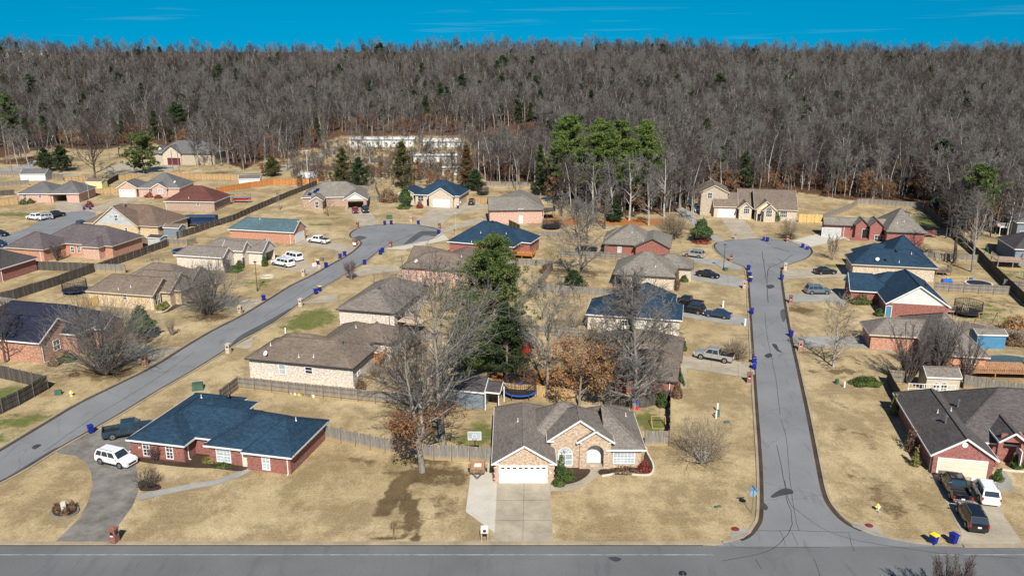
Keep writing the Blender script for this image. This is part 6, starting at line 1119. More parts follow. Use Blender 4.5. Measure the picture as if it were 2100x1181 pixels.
r = thing('football_goal', 'small white framed goal on the green side yard', 'goal', G(1352, 879)); m = MB(); [m.bar(a, b, .08, .08, 'fence_tan') for a, b in (((-.85, 0, .05), (.85, 0, .05)), ((-.85, 0, 0), (-.85, 1.1, 1.2)), ((.85, 0, 0), (.85, 1.1, 1.2)), ((-.85, 1.1, 1.2), (.85, 1.1, 1.2)), ((-.85, 1.1, 1.2), (-.85, 1.6, 0)), ((.85, 1.1, 1.2), (.85, 1.6, 0)))]; m.build('frame', r)
# buckets along the fence, heap of boxes, small toys
for i, (x, mt, nm_, lb) in enumerate(((558, 'box_green', 'green', 'tub'), (565, 'cart_yellow', 'yellow', 'bucket'), (572, 'plastic_blue', 'blue', 'tub'), (584, 'siding_blue', 'teal', 'tub'), (591, 'plastic_red', 'red', 'bucket'), (598, 'pipe_white', 'white left', 'bucket'), (606, 'pipe_white', 'white middle', 'bucket'), (614, 'cart_yellow', 'second yellow', 'bucket'), (622, 'metal_grey', 'grey', 'tub'), (634, 'metal_grey', 'flat grey', 'tub'), (643, 'pipe_white', 'white right', 'bucket'))):
    m = MB(); m.cyl((0, 0, 0), (0, 0, .34), .17, .22, mt, 12); m.cyl((0, 0, .3), (0, 0, .35), .24, .24, mt, 12); tag(m.build('bucket', None, G(x, 802 + (x - 558) * .145)), '%s %s in the row before the patchy grey fence' % (nm_, lb), lb, 'toy buckets in a row')
for i, (x, y, mt, lb) in enumerate(((641, 542, 'fence_orange', 'orange cardboard box in the heap near the white wagon'), (645, 546, 'pipe_white', 'small white box in the kerbside heap'), (654, 550, 'canvas_tan', 'tan box nearest the kerb in the heap'), (660, 535, 'fence_brown', 'brown box behind the kerbside heap'), (650, 537, 'canvas_tan', 'tan box at the back of the heap'))): m = MB(); m.box((0, 0, .35), (.8, .6, .7), mt); m.box((0, 0, .72), (.7, .5, .05), mt, taper=.8); tag(m.build('cardboard_box', None, G(x, y), i), lb, 'box', 'boxes heaped at the kerb')
m = MB(); m.box((0, 0, .7), (.9, .04, .6), 'pipe_white'); [m.box((x, 0, .35), (.05, .05, .7), 'metal_grey') for x in (-.4, .4)]; tag(m.build('yard_sign', None, G(727, 506), -.3), 'small white yard sign beside the red mailbox at the bend', 'yard sign')
for p, lb in (((1303, 838), 'blue and red toy car behind the foreground house'), ((1990, 580), 'pink and red toy house near the round pool')): r = thing('toy', lb, 'toy', G(*p)); m = MB(); m.box((0, 0, .3), (.9, .6, .5), 'plastic_red', taper=.8); m.build('base', r); m = MB(); m.box((0, 0, .8), (.7, .5, .5), 'plastic_blue', taper=.7); m.build('top', r)
def ring(label, p, R_):
    m = MB()
    for i in range(22): a = 2 * math.pi * i / 22; m.box((R_ * math.cos(a), R_ * .9 * math.sin(a), .12), (R_ * .32, .3, .25), 'stone_light', rz=a + 1.57)
    tag(m.build('stone_ring', None, G(*p)), label, 'flower bed edging')
ring('ring of white stones in the lamp lawn', (549, 568), 1.3); 
def edging(label, pts, mat='stone_light'):
    P = catmull(gp(pts), 6); o = P[0].copy(); m = MB()
    for a, b in zip(P, P[1:]): m.bar(a - o + Vector((0, 0, .06)), b - o + Vector((0, 0, .06)), .2, .16, mat)
    tag(m.build('bed_edging', None, o), label, 'edging', 'garden bed edgings')
edging('pale curved stone edging right of the arched entry', [(1234, 976), (1250, 974), (1270, 970), (1310, 974), (1335, 972), (1340, 955), (1328, 930), (1325, 918)]); edging('curved white edging by the tan gable house', [(320, 641), (340, 638), (358, 624), (372, 622), (390, 625), (404, 623)]); edging('pale kerb beside the round bush at right front', [(2036, 984), (2056, 988)]); edging('dark ring edging of the flower bed in the front lawn', [(104, 1050), (112, 1060), (135, 1061), (155, 1054), (161, 1045), (155, 1036)], 'concrete_dark'); edging('curved light edging in front of the red brick manor', [(1718, 486), (1740, 492), (1780, 492), (1812, 503)]); edging('low pale edging along the right house bed', [(2056, 963), (2075, 966), (2110, 968)])
m = MB(); 
for i in range(3): m.box((0, -.4 * i, .45 - .15 * i - .07), (4.0 - .0 * i, .4 + .9 * (i == 0), .15), 'brick_maroon')
tag(m.build('brick_steps', None, G(1764, 494) + Vector((0, 1, 0)), math.radians(-12)), 'dark red brick entry steps of the manor', 'steps')
# ------------------------------------------------------------------ trees and shrubs
def grow(seed, H, R, kind='oak', nb=(18, 9, 6), twr=.02, clear=.25, stems=1, r0=None, tw4=0):
    """returns arrays of trunk and branch segments (x0,y0,z0,x1,y1,z1,r0,r1) and twig tips"""
    rg = random.Random(seed); T = []; C = []; tips = []; r0 = r0 or H * .018 + .04
    def rv(): return Vector((rg.gauss(0, 1), rg.gauss(0, 1), rg.gauss(0, 1)))
    def limb(p, d, L, ra, lev, rb):
        n = max(3, int(L / 1.1)) if lev < 2 else (3 if lev == 2 else 2); up = (.03, .06, .05, .03, .02)[lev] if kind != 'upright' else (.02, .16, .12, .08, .05)[lev]; jit = (.035, .11, .16, .2, .22)[lev]
        pts = [p]; q = p
        for i in range(n):
            d = (d + rv() * jit + Vector((0, 0, up))).normalized(); q2 = q + d * (L / n); a = ra + (rb - ra) * i / n; b = ra + (rb - ra) * (i + 1) / n
            (T if lev == 0 else C).append((*q, *q2, a, b)); q = q2; pts.append(q)
        if lev >= len(nb): tips.append(q); return
        k = nb[lev]
        for i in range(k):
            t = (clear + (1 - clear) * (i + .5 * rg.random()) / k) if lev == 0 else (.2 + .8 * (i + rg.random()) / k)
            t = min(t, .99); x = t * n; j = int(x); P = pts[j].lerp(pts[j + 1], x - j); D = (pts[j + 1] - pts[j]).normalized()
            o = D.orthogonal().normalized(); o.rotate(Matrix.Rotation(rg.uniform(0, 6.283) + i * 2.4, 3, D))
            if lev == 0:
                s = {'oak': .35 + .75 * math.sin(math.pi * min(1, .22 + .75 * (t - clear) / (1 - clear))), 'round': .5 + .55 * math.sin(math.pi * (.15 + .8 * (t - clear) / (1 - clear))), 'upright': .95 - .5 * t, 'tall': .55 + .5 * (1 - t), 'cone': 1.15 - t}[kind]
                ang = {'oak': 1.15 - .65 * t, 'round': 1.1 - .5 * t, 'upright': .42, 'tall': .75 - .25 * t, 'cone': 1.35}[kind] + rg.uniform(-.15, .15); Lc = R * s * rg.uniform(.85, 1.2)
            else: ang = rg.uniform(.45, .95); Lc = L * rg.uniform(.35, .6) * (1.1 - .5 * t)
            dd = (D * math.cos(ang) + o * math.sin(ang)).normalized(); rc = ra + (rb - ra) * t; rr_ = max(twr, rc * (.55 if lev == 0 else .5))
            limb(P, dd, max(Lc, .25), rr_, lev + 1, max(twr * .6, rr_ * .25) if lev + 1 < len(nb) else twr * .7)
    if stems == 1: limb(Vector((0, 0, -.15)), Vector((0, 0, 1)), H * .97, r0, 0, twr * 1.2)
    else:
        for i in range(stems):
            a = 6.283 * i / stems + rg.uniform(-.3, .3); lean = rg.uniform(.15, .95 if kind != 'upright' else .35); d = Vector((math.cos(a) * math.sin(lean), math.sin(a) * math.sin(lean), math.cos(lean))); L = H * rg.uniform(.85, 1.0) * (1 if kind == 'upright' else min(1.0, .72 + .35 * math.cos(lean)))
            limb(Vector((math.cos(a) * .12, math.sin(a) * .12, -.1)), d, min(L, R / max(.2, math.sin(lean)) * 1.05), r0 * .5, 0, twr)
    return np.array(T), np.array(C), np.array([tuple(t) for t in tips]) if tips else np.zeros((0, 3))
def tubes(S, k=3):
    p0, p1 = S[:, :3], S[:, 3:6]; d = p1 - p0; d /= np.maximum(np.linalg.norm(d, axis=1), 1e-6)[:, None]
    a = np.cross(d, np.array([.31, .87, .37])); a /= np.maximum(np.linalg.norm(a, axis=1), 1e-6)[:, None]; b = np.cross(d, a); n = len(S); V = np.empty((n, 2, k, 3))
    for j in range(k):
        t = 2 * math.pi * j / k; o = a * math.cos(t) + b * math.sin(t); V[:, 0, j] = p0 + o * S[:, 6:7]; V[:, 1, j] = p1 + o * S[:, 7:8]
    base = (np.arange(n) * 2 * k)[:, None]; F = np.concatenate([np.stack([base[:, 0] + j, base[:, 0] + (j + 1) % k, base[:, 0] + k + (j + 1) % k, base[:, 0] + k + j], 1) for j in range(k)])
    return V.reshape(-1, 3), F
def leaves(C, n, spread, size, seed, up=.3):
    g = np.random.default_rng(seed); idx = g.integers(0, len(C), n); P = C[idx] + g.normal(0, spread, (n, 3)); a = g.normal(0, 1, (n, 3)); a /= np.linalg.norm(a, axis=1)[:, None]
    b = np.cross(a, g.normal(0, 1, (n, 3))); b /= np.linalg.norm(b, axis=1)[:, None]; s = size * g.uniform(.6, 1.3, (n, 1)); V = np.stack([P - a * s, P + b * s * .55, P + a * s, P - b * s * .55], 1).reshape(-1, 3)
    return V, np.arange(n * 4).reshape(-1, 4)
def np_mesh(name, parts):
    """parts: [(verts, quads, material)]"""
    me = bpy.data.meshes.new(name); off = 0; VV = []; FF = []; MI = []
    for i, (V, F, mt) in enumerate(parts):
        VV.append(V); FF.append(F + off); off += len(V); MI.append(np.full(len(F), i)); me.materials.append(MATS[mt])
    V = np.concatenate(VV).astype(np.float32); F = np.concatenate(FF).astype(np.int32); MI = np.concatenate(MI).astype(np.int32)
    me.vertices.add(len(V)); me.vertices.foreach_set('co', V.ravel()); me.loops.add(F.size); me.loops.foreach_set('vertex_index', F.ravel()); me.polygons.add(len(F)); me.polygons.foreach_set('loop_start', (np.arange(len(F)) * 4).astype(np.int32)); me.polygons.foreach_set('material_index', MI); me.update(); return me
def bare_meshes(seed, H, R, kind, nb, bark_, twig, twr=.02, clear=.25, stems=1, r0=None, leaf=None, nleaf=0, lsize=.16, lz=1.0):
    T, C, tips = grow(seed, H, R, kind, nb, twr, clear, stems, r0)
    V, F = tubes(T, 7 if stems == 1 else 5); tm = np_mesh('trunk', [(V, F, bark_)]); thick = C[:, 6] > twr * 1.8; parts = []
    if thick.any(): parts.append((*tubes(C[thick], 4), bark_))
    parts.append((*tubes(C[~thick], 3), twig))
    if leaf and nleaf:
        tt = tips[tips[:, 2] < H * lz]; parts.append((*leaves(tt if len(tt) else tips, nleaf, .25, lsize, seed), leaf))
    return tm, np_mesh('crown', parts)
def pine_meshes(seed, H, R, leaf, nb=60, ncl=9, nle=26, lsize=.22, clear=.2, shape='pine', bark_='bark_pine', clr=.55):
    rg = random.Random(seed); T = [(0, 0, -.2, 0, 0, H * .5, H * .022, H * .013), (0, 0, H * .5, rg.uniform(-.2, .2), 0, H * .97, H * .013, .03)]; B = []; CC = []
    for i in range(nb):
        t = clear + (1 - clear) * (i + rg.random()) / nb; a = rg.uniform(0, 6.283)
        s = {'pine': math.sin(math.pi * min(1, .28 + .68 * (t - clear) / (1 - clear))) ** .8, 'cedar': (1.02 - (t - clear) / (1 - clear)) ** .75, 'flat': math.sin(math.pi * (.2 + .68 * (t - clear) / (1 - clear)))}[shape]
        L = R * s * rg.uniform(.7, 1.12); z = H * t; dz = {'pine': rg.uniform(.1, .5), 'cedar': rg.uniform(.2, .6), 'flat': rg.uniform(-.05, .25)}[shape]; e = (math.cos(a) * L, math.sin(a) * L, min(H, z + L * dz)); B.append((0, 0, z, *e, .05 + L * .012, .02))
        for j in range(ncl):
            f_ = (.25 if shape != 'cedar' else .15) + .75 * (j + rg.random()) / ncl; w = L * .22 * f_; CC.append((e[0] * f_ + rg.gauss(0, w), e[1] * f_ + rg.gauss(0, w), z + (e[2] - z) * f_ + rg.gauss(0, w * .45)))
    CC = np.array(CC); g = np.random.default_rng(seed); n = len(CC) * nle; idx = np.repeat(np.arange(len(CC)), nle); d = g.normal(0, 1, (n, 3)); d /= np.linalg.norm(d, axis=1)[:, None]; P = CC[idx] + d * clr * g.uniform(.3, 1, (n, 1)) * np.array([1, 1, .65])
    a = d + g.normal(0, .5, (n, 3)) + np.array([0, 0, .35]); a /= np.linalg.norm(a, axis=1)[:, None]; b = np.cross(a, g.normal(0, 1, (n, 3))); b /= np.linalg.norm(b, axis=1)[:, None]; s = lsize * g.uniform(.6, 1.3, (n, 1))
    V = np.stack([P - a * s, P + b * s * .35, P + a * s, P - b * s * .35], 1).reshape(-1, 3); F = np.arange(n * 4).reshape(-1, 4)
    return np_mesh('trunk', [(*tubes(np.array(T), 8), bark_)]), np_mesh('crown', [(V, F, leaf), (*tubes(np.array(B), 4), bark_)])
def bush_mesh(seed, rx, ry, rz, leaf, n=2500, ls=.09, rough=.25):
    g = np.random.default_rng(seed); d = g.normal(0, 1, (n, 3)); d[:, 2] = np.abs(d[:, 2]) - .25; d /= np.linalg.norm(d, axis=1)[:, None]; lob = 1 + rough * np.sin(d[:, 0] * 5 + seed) * np.cos(d[:, 1] * 6 + seed) + rough * .6 * np.sin(d[:, 2] * 8)
    P = d * np.array([rx, ry, rz]) * (lob * g.uniform(.72, 1.0, n))[:, None]; P[:, 2] = np.maximum(P[:, 2] + rz * .15, .02)
    a = g.normal(0, 1, (n, 3)); a /= np.linalg.norm(a, axis=1)[:, None]; b = np.cross(a, d + g.normal(0, .3, (n, 3))); b /= np.maximum(np.linalg.norm(b, axis=1), 1e-3)[:, None]; s = ls * g.uniform(.6, 1.4, (n, 1))
    return np.stack([P - a * s, P + b * s * .7, P + a * s, P - b * s * .7], 1).reshape(-1, 3), np.arange(n * 4).reshape(-1, 4), leaf
def obj_(name, me, parent=None, loc=(0, 0, 0), rz=0, s=1):
    o = bpy.data.objects.new(name, me); COL.objects.link(o); o.location = loc; o.rotation_euler = (0, 0, rz); o.scale = (s, s, s)
    if parent: o.parent = parent
    return o
def put_tree(name, label, cat, p, meshes, rz=0, s=1, group=None, loc=None):
    l = G(*p) if loc is None else loc; r = thing(name, label, cat, l, rz, group); r.scale = (s, s, s); obj_('trunk', meshes[0], r); obj_('crown', meshes[1], r); return r
def hgt(p, top):
    """height of a thing whose foot is seen at p and whose top is seen at row top"""
    a = G(*p); c = ray(p[0], top); t = a.y / c.y; return CAM_H + c.z * t - a.z
def wid(p, w): a = G(*p); c, s_ = math.cos(PITCH), math.sin(PITCH); return w * (a.y * c - (a.z - CAM_H) * s_) / FPX
def bare(label, p, top, w, seed, kind='oak', nb=(20, 9, 7), bk='bark_grey', tw='twig_grey', name='bare_tree', cat='tree', **k):
    H = hgt(p, top); R = wid(p, w) / 2; return put_tree(name, label, cat, p, bare_meshes(seed, H, R * k.pop('rf', 1.0), kind, nb, bk, tw, **k), group='bare trees among the houses')
bare('huge pale bare tree with spreading limbs behind the grey fence', (908, 915), 616, 250, 11, 'oak', (24, 11, 8), 'bark_grey', 'twig_grey', twr=.026, clear=.25, r0=.48, rf=1.25)
bare('front oak with rusty brown leaves on its low branches over the grey fence', (866, 967), 700, 170, 5, 'oak', (20, 10, 7), 'bark_grey', 'twig_dark', twr=.022, clear=.22, r0=.4, leaf='oak_rust', nleaf=3800, lsize=.12, lz=.5, name='oak_tree')
bare('forked bare tree left of the huge pale one', (868, 895), 690, 150, 17, 'oak', (20, 10, 7), 'bark_pale', 'twig_grey', twr=.024, clear=.3, r0=.3)
bare('slender tall bare tree left of the brown leaved oak', (1122, 815), 588, 150, 21, 'oak', (24, 10, 7), 'bark_grey', 'twig_grey', twr=.022, clear=.25, r0=.28)
bare('wide oak full of orange brown leaves behind the foreground house', (1188, 835), 704, 150, 8, 'round', (20, 9, 7), 'bark_grey', 'twig_tan', twr=.02, clear=.15, leaf='oak_brown', nleaf=9500, lsize=.13, name='oak_tree')
bare('very dense dark grey bare tree in front of the blue wide house', (1300, 838), 578, 145, 9, 'oak', (46, 16, 10), 'bark_grey', 'twig_grey', twr=.024, clear=.07, r0=.35, rf=1.15)
bare('tall pale bare tree with thick trunk left of the taupe roofed house', (1192, 586), 418, 112, 13, 'oak', (26, 11, 8), 'bark_grey', 'twig_grey', twr=.026, clear=.2, r0=.35)
bare('fan shaped many stemmed bare tree in front of the navy roofed house', (218, 768), 640, 160, 31, 'oak', (9, 6), 'bark_dark', 'twig_grey', twr=.02, clear=.25, stems=34, r0=.22)
bare('fan shaped many stemmed bare tree in front of the tan gable house', (428, 645), 552, 104, 37, 'oak', (9, 6), 'bark_dark', 'twig_grey', twr=.02, clear=.25, stems=30, r0=.2)
bare('bare tree at the left edge before the navy roof', (12, 743), 630, 90, 41, 'oak', (16, 8, 6), 'bark_dark', 'twig_dark', twr=.018, clear=.2)
bare('round vase shaped bare bush tree on the corner lawn', (1440, 948), 876, 108, 43, 'oak', (8, 5), 'bark_pale', 'twig_tan', twr=.014, clear=.3, stems=20, r0=.13, rf=.9)
bare('pale airy bare tree right of the right street', (1709, 752), 630, 120, 47, 'round', (18, 9, 7), 'bark_pale', 'twig_tan', twr=.018, clear=.12, rf=.95)
bare('left upright purple brown bare tree before the brown hip house', (1862, 786), 640, 62, 51, 'upright', (12, 8), 'bark_dark', 'twig_purple', twr=.02, clear=.12, stems=16, r0=.2)
bare('middle upright bushy purple bare tree before the brown hip house', (1922, 772), 655, 72, 53, 'upright', (14, 8), 'bark_dark', 'twig_grey', twr=.02, clear=.12, stems=18, r0=.2, rf=1.2)
bare('right narrow purple bare tree by the deck', (1978, 790), 684, 46, 57, 'upright', (12, 7), 'bark_dark', 'twig_purple', twr=.02, clear=.12, stems=12, r0=.15)
bare('dark trunked bare tree left of two in the right back yards', (1957, 540), 396, 120, 61, 'oak', (18, 9, 6), 'bark_dark', 'twig_dark', twr=.03, clear=.35, r0=.42)
bare('paler bare tree right of two in the right back yards', (1993, 558), 410, 110, 63, 'oak', (18, 9, 6), 'bark_grey', 'twig_grey', twr=.03, clear=.3, r0=.3)
bare('small bare tree with red tips over the left street kerb', (720, 574), 540, 40, 65, 'upright', (8, 6), 'bark_grey', 'twig_purple', twr=.02, stems=9, r0=.1, leaf='shrub_red', nleaf=500, lsize=.07)
bare('small leafless sapling left of the second fan shaped tree', (352, 688), 656, 22, 67, 'upright', (7, 5), 'bark_grey', 'twig_tan', twr=.02, stems=8, r0=.1)
bare('thin bare tree on the lawn of the red brick manor', (1707, 533), 482, 34, 69, 'upright', (12, 7), 'bark_grey', 'twig_dark', twr=.02, stems=5, r0=.12)
bare('round twiggy bush behind the silver pickup', (1508, 737), 700, 42, 71, 'oak', (9, 6), 'bark_dark', 'twig_tan', twr=.016, stems=20, r0=.1)
bare('bare bush in front of the stone tower house window', (1616, 489), 452, 34, 73, 'oak', (8, 6), 'bark_dark', 'twig_tan', twr=.02, stems=16, r0=.1)
bare('brown rounded bare bush on the slope left of the magnolia', (1380, 490), 450, 50, 75, 'oak', (9, 6), 'bark_dark', 'twig_tan', twr=.025, stems=24, r0=.12)
bare('spindly bare bush in the bed beside the curved walk', (305, 1000), 968, 40, 77, 'oak', (6, 4), 'bark_dark', 'twig_dark', twr=.01, stems=22, r0=.05)
bare('red twigged shrub against the blue roofed house wall', (318, 946), 916, 26, 79, 'upright', (6, 4), 'bark_dark', 'twig_purple', twr=.012, stems=14, r0=.05, leaf='shrub_red', nleaf=200, lsize=.05)
bare('small bare tree in front of the solar roof house', (673, 444), 414, 36, 81, 'round', (12, 7), 'bark_dark', 'twig_dark', twr=.025, clear=.15)
bare('thin bare tree above the teal roof', (574, 432), 394, 26, 83, 'round', (12, 6), 'bark_grey', 'twig_grey', twr=.025, clear=.3)
bare('bare brown tree before the grey roof house', (466, 557), 530, 26, 85, 'upright', (8, 5), 'bark_dark', 'twig_purple', twr=.02, stems=9, r0=.1)
bare('dark bare tree on the purple grey house patio', (118, 535), 500, 34, 87, 'upright', (8, 6), 'bark_dark', 'twig_purple', twr=.025, stems=10, r0=.1)
bare('round green tinged bare tree behind the orange deck', (1128, 548), 506, 38, 89, 'round', (12, 7), 'bark_grey', 'twig_tan', twr=.025, clear=.2, leaf='shrub_yellow', nleaf=700, lsize=.08)
bare('purple topped bare tree whose crown rises over the bottom edge', (1940, 1270), 1150, 100, 91, 'upright', (16, 8), 'bark_dark', 'twig_purple', twr=.018, stems=16, r0=.2, rf=.9)
bare('brown bare shrub against the orange stair deck', (772, 772), 738, 26, 93, 'oak', (7, 5), 'bark_dark', 'twig_tan', twr=.015, stems=16, r0=.07)
bare('grey bare tree right of the tall pine crown', (1062, 600), 545, 40, 95, 'round', (12, 7), 'bark_grey', 'twig_grey', twr=.02, clear=.15)
bare('bare tree with wide crown at upper left above the tan fence', (195, 372), 262, 110, 97, 'oak', (22, 9, 6), 'bark_dark', 'twig_dark', twr=.045, clear=.15, r0=.4)
bare('bare dark tree in the back yard left of the blue wide house', (1180, 690), 610, 90, 99, 'round', (14, 8, 5), 'bark_grey', 'twig_tan', twr=.02, clear=.2)
bare('low brown tree in the shade of the big pine', (1075, 800), 742, 60, 101, 'round', (12, 7), 'bark_dark', 'twig_dark', twr=.02, clear=.15, leaf='shrub_brown', nleaf=900, lsize=.08)
for i, (p, top, w, sd_, bk) in enumerate((((1215, 442), 318, 70, 1, 'bark_pale'), ((1255, 448), 330, 60, 2, 'bark_pale'), ((1290, 452), 322, 66, 3, 'bark_pale'), ((1330, 440), 330, 70, 4, 'bark_grey'), ((1362, 445), 322, 66, 5, 'bark_pale'), ((1180, 430), 345, 56, 6, 'bark_grey'), ((1395, 425), 330, 50, 7, 'bark_grey'), ((1240, 470), 380, 56, 8, 'bark_dark'), ((1330, 462), 365, 50, 9, 'bark_pale'), ((1155, 470), 400, 60, 10, 'bark_grey'), ((1205, 500), 430, 60, 12, 'bark_dark'))):
    bare('%s bare tree of the wooded clump above the taupe roofed house' % ('first tall pale', 'second slender', 'third pale forked', 'fourth grey', 'fifth wide pale', 'leftmost grey', 'rightmost', 'dark low', 'short pale', 'grey roadside', 'dark nearest')[i], p, top, w, 200 + sd_, 'tall' if i % 2 else 'oak', (16, 8, 5), bk, 'twig_grey', twr=.04, clear=.25)
def pine(label, p, top, w, seed, leaf='needle', name='pine_tree', **k):
    H = hgt(p, top); R = wid(p, w) / 2; return put_tree(name, label, 'tree', p, pine_meshes(seed, H, R, leaf, **k), group='evergreen trees')
pine('very tall broad dark green pine in the middle of the back yards', (1008, 760), 484, 178, 7, 'needle', nb=125, ncl=13, nle=38, lsize=.17, clear=.04, clr=.62)
pine('shadowy lower pine below the very tall one', (1040, 790), 625, 95, 9, 'needle_dark', nb=55, ncl=9, nle=30, lsize=.17, clear=.12, clr=.55)
pine('left pine of the bright green group at the forest edge', (1166, 415), 240, 90, 15, 'needle_bright', nb=85, ncl=11, nle=26, lsize=.3, clear=.26, clr=.9)
pine('second bright pine of the forest edge group', (1228, 425), 247, 80, 16, 'needle_bright', nb=85, ncl=11, nle=26, lsize=.3, clear=.26, clr=.9)
pine('third bright pine of the forest edge group', (1268, 422), 250, 76, 18, 'needle_bright', nb=85, ncl=11, nle=26, lsize=.3, clear=.26, clr=.9)
pine('right pine of the bright green group at the forest edge', (1318, 420), 250, 78, 19, 'needle_bright', nb=85, ncl=11, nle=26, lsize=.3, clear=.26, clr=.9)
pine('low bright green pine under the group', (1280, 445), 312, 34, 20, 'needle_bright', nb=34, ncl=7, nle=22, lsize=.28, clear=.5, clr=.7)
pine('small bright pine left of the group', (1140, 400), 285, 30, 22, 'needle_bright', nb=34, ncl=7, nle=22, lsize=.28, clear=.4, clr=.7)
pine('dark pine high above the right fence', (1992, 500), 340, 84, 23, 'needle', nb=50, ncl=8, nle=24, lsize=.28, clear=.5, clr=.8)
pine('layered green pine left of the two storey house', (296, 356), 274, 76, 25, 'needle', nb=46, ncl=8, nle=22, lsize=.4, clear=.12, shape='flat', clr=.9)
ck = dict(shape='cedar', clear=.05, nb=70, ncl=7, nle=26, lsize=.24, clr=.6)
pine('narrow dark cedar spire at the wood edge', (1108, 402), 298, 36, 27, 'needle_dark', name='cedar_tree', **ck)
pine('broad green bronze cedar left of the blue gabled house', (826, 387), 292, 82, 29, 'cedar', name='cedar_tree', **ck)
pine('olive cedar above the solar roof house', (704, 384), 306, 64, 30, 'cedar', name='cedar_tree', **ck); pine('darker cedar just right of the olive one', (738, 388), 325, 60, 32, 'needle_dark', name='cedar_tree', **ck)
pine('rusty cedar right of the blue gabled house', (958, 388), 300, 54, 33, 'cedar_rust', name='cedar_tree', **ck); pine('small dark cedar beside the rusty one', (975, 392), 350, 46, 34, 'needle_dark', name='cedar_tree', **ck)
pine('dark round cedar left of the bare tree at upper left', (128, 352), 300, 66, 35, 'needle_dark', name='cedar_tree', **ck); pine('second dark cedar at upper left near the lane', (95, 352), 305, 54, 36, 'needle_dark', name='cedar_tree', **ck)
pine('olive cedar behind the long orange fence', (560, 362), 325, 48, 38, 'cedar', name='cedar_tree', **ck); pine('dark tall pine at the far left edge of the woods', (26, 300), 195, 44, 39, 'needle', nb=50, ncl=7, nle=22, lsize=.4, clear=.25, clr=.9)
pine('small blue green cedar in the clump shade', (1260, 455), 405, 40, 40, 'needle_dark', name='cedar_tree', **ck); pine('low dark cedar beneath the round trampoline', (1175, 600), 558, 60, 41, 'needle_dark', name='cedar_tree', **ck)
pine('olive pine between the huge bare tree and the tall pine', (960, 790), 650, 70, 42, 'needle', nb=40, ncl=8, nle=26, lsize=.17, clear=.15, clr=.5)
def bush(label, p, w, h, leaf='shrub_green', seed=0, n=1800, ls=.09, ry=None, cat='shrub', name='evergreen_shrub', grp='shrubs and hedges', mixl=None):
    rx = wid(p, w) / 2; P = [bush_mesh(seed, rx, ry or rx, h, leaf, n, ls)]
    if mixl: P.append(bush_mesh(seed + 1, rx * .98, (ry or rx) * .98, h * .98, mixl, n // 3, ls))
    tag(obj_(name, np_mesh(name, P), None, G(*p)), label, cat, grp)
def magnolia(label, p, top, w, seed):
    H = hgt(p, top); R = wid(p, w) / 2; V, F, l = bush_mesh(seed, R, R, H * .55, 'magnolia', 4200, .16, .3); V = V + np.array([0, 0, H * .3]); V2, F2, l2 = bush_mesh(seed + 1, R * .6, R * .6, H * .45, 'magnolia', 1800, .16, .3); V2 = V2 + np.array([0, 0, H * .55])
    put_tree('magnolia_tree', label, 'tree', p, (np_mesh('trunk', [(*tubes(np.array([(0, 0, -.1, 0, 0, H * .8, .12, .05)]), 6), 'bark_grey')]), np_mesh('crown', [(V, F, l), (V2, F2, l2)])), group='evergreen trees')
magnolia('glossy magnolia tree on the lawn of the navy roofed house', (293, 696), 636, 46, 3); magnolia('pale leaved magnolia with red plants at its foot near the right cul-de-sac', (1437, 496), 454, 38, 4); magnolia('conical magnolia in front of the blue gabled house', (832, 426), 388, 26, 5)
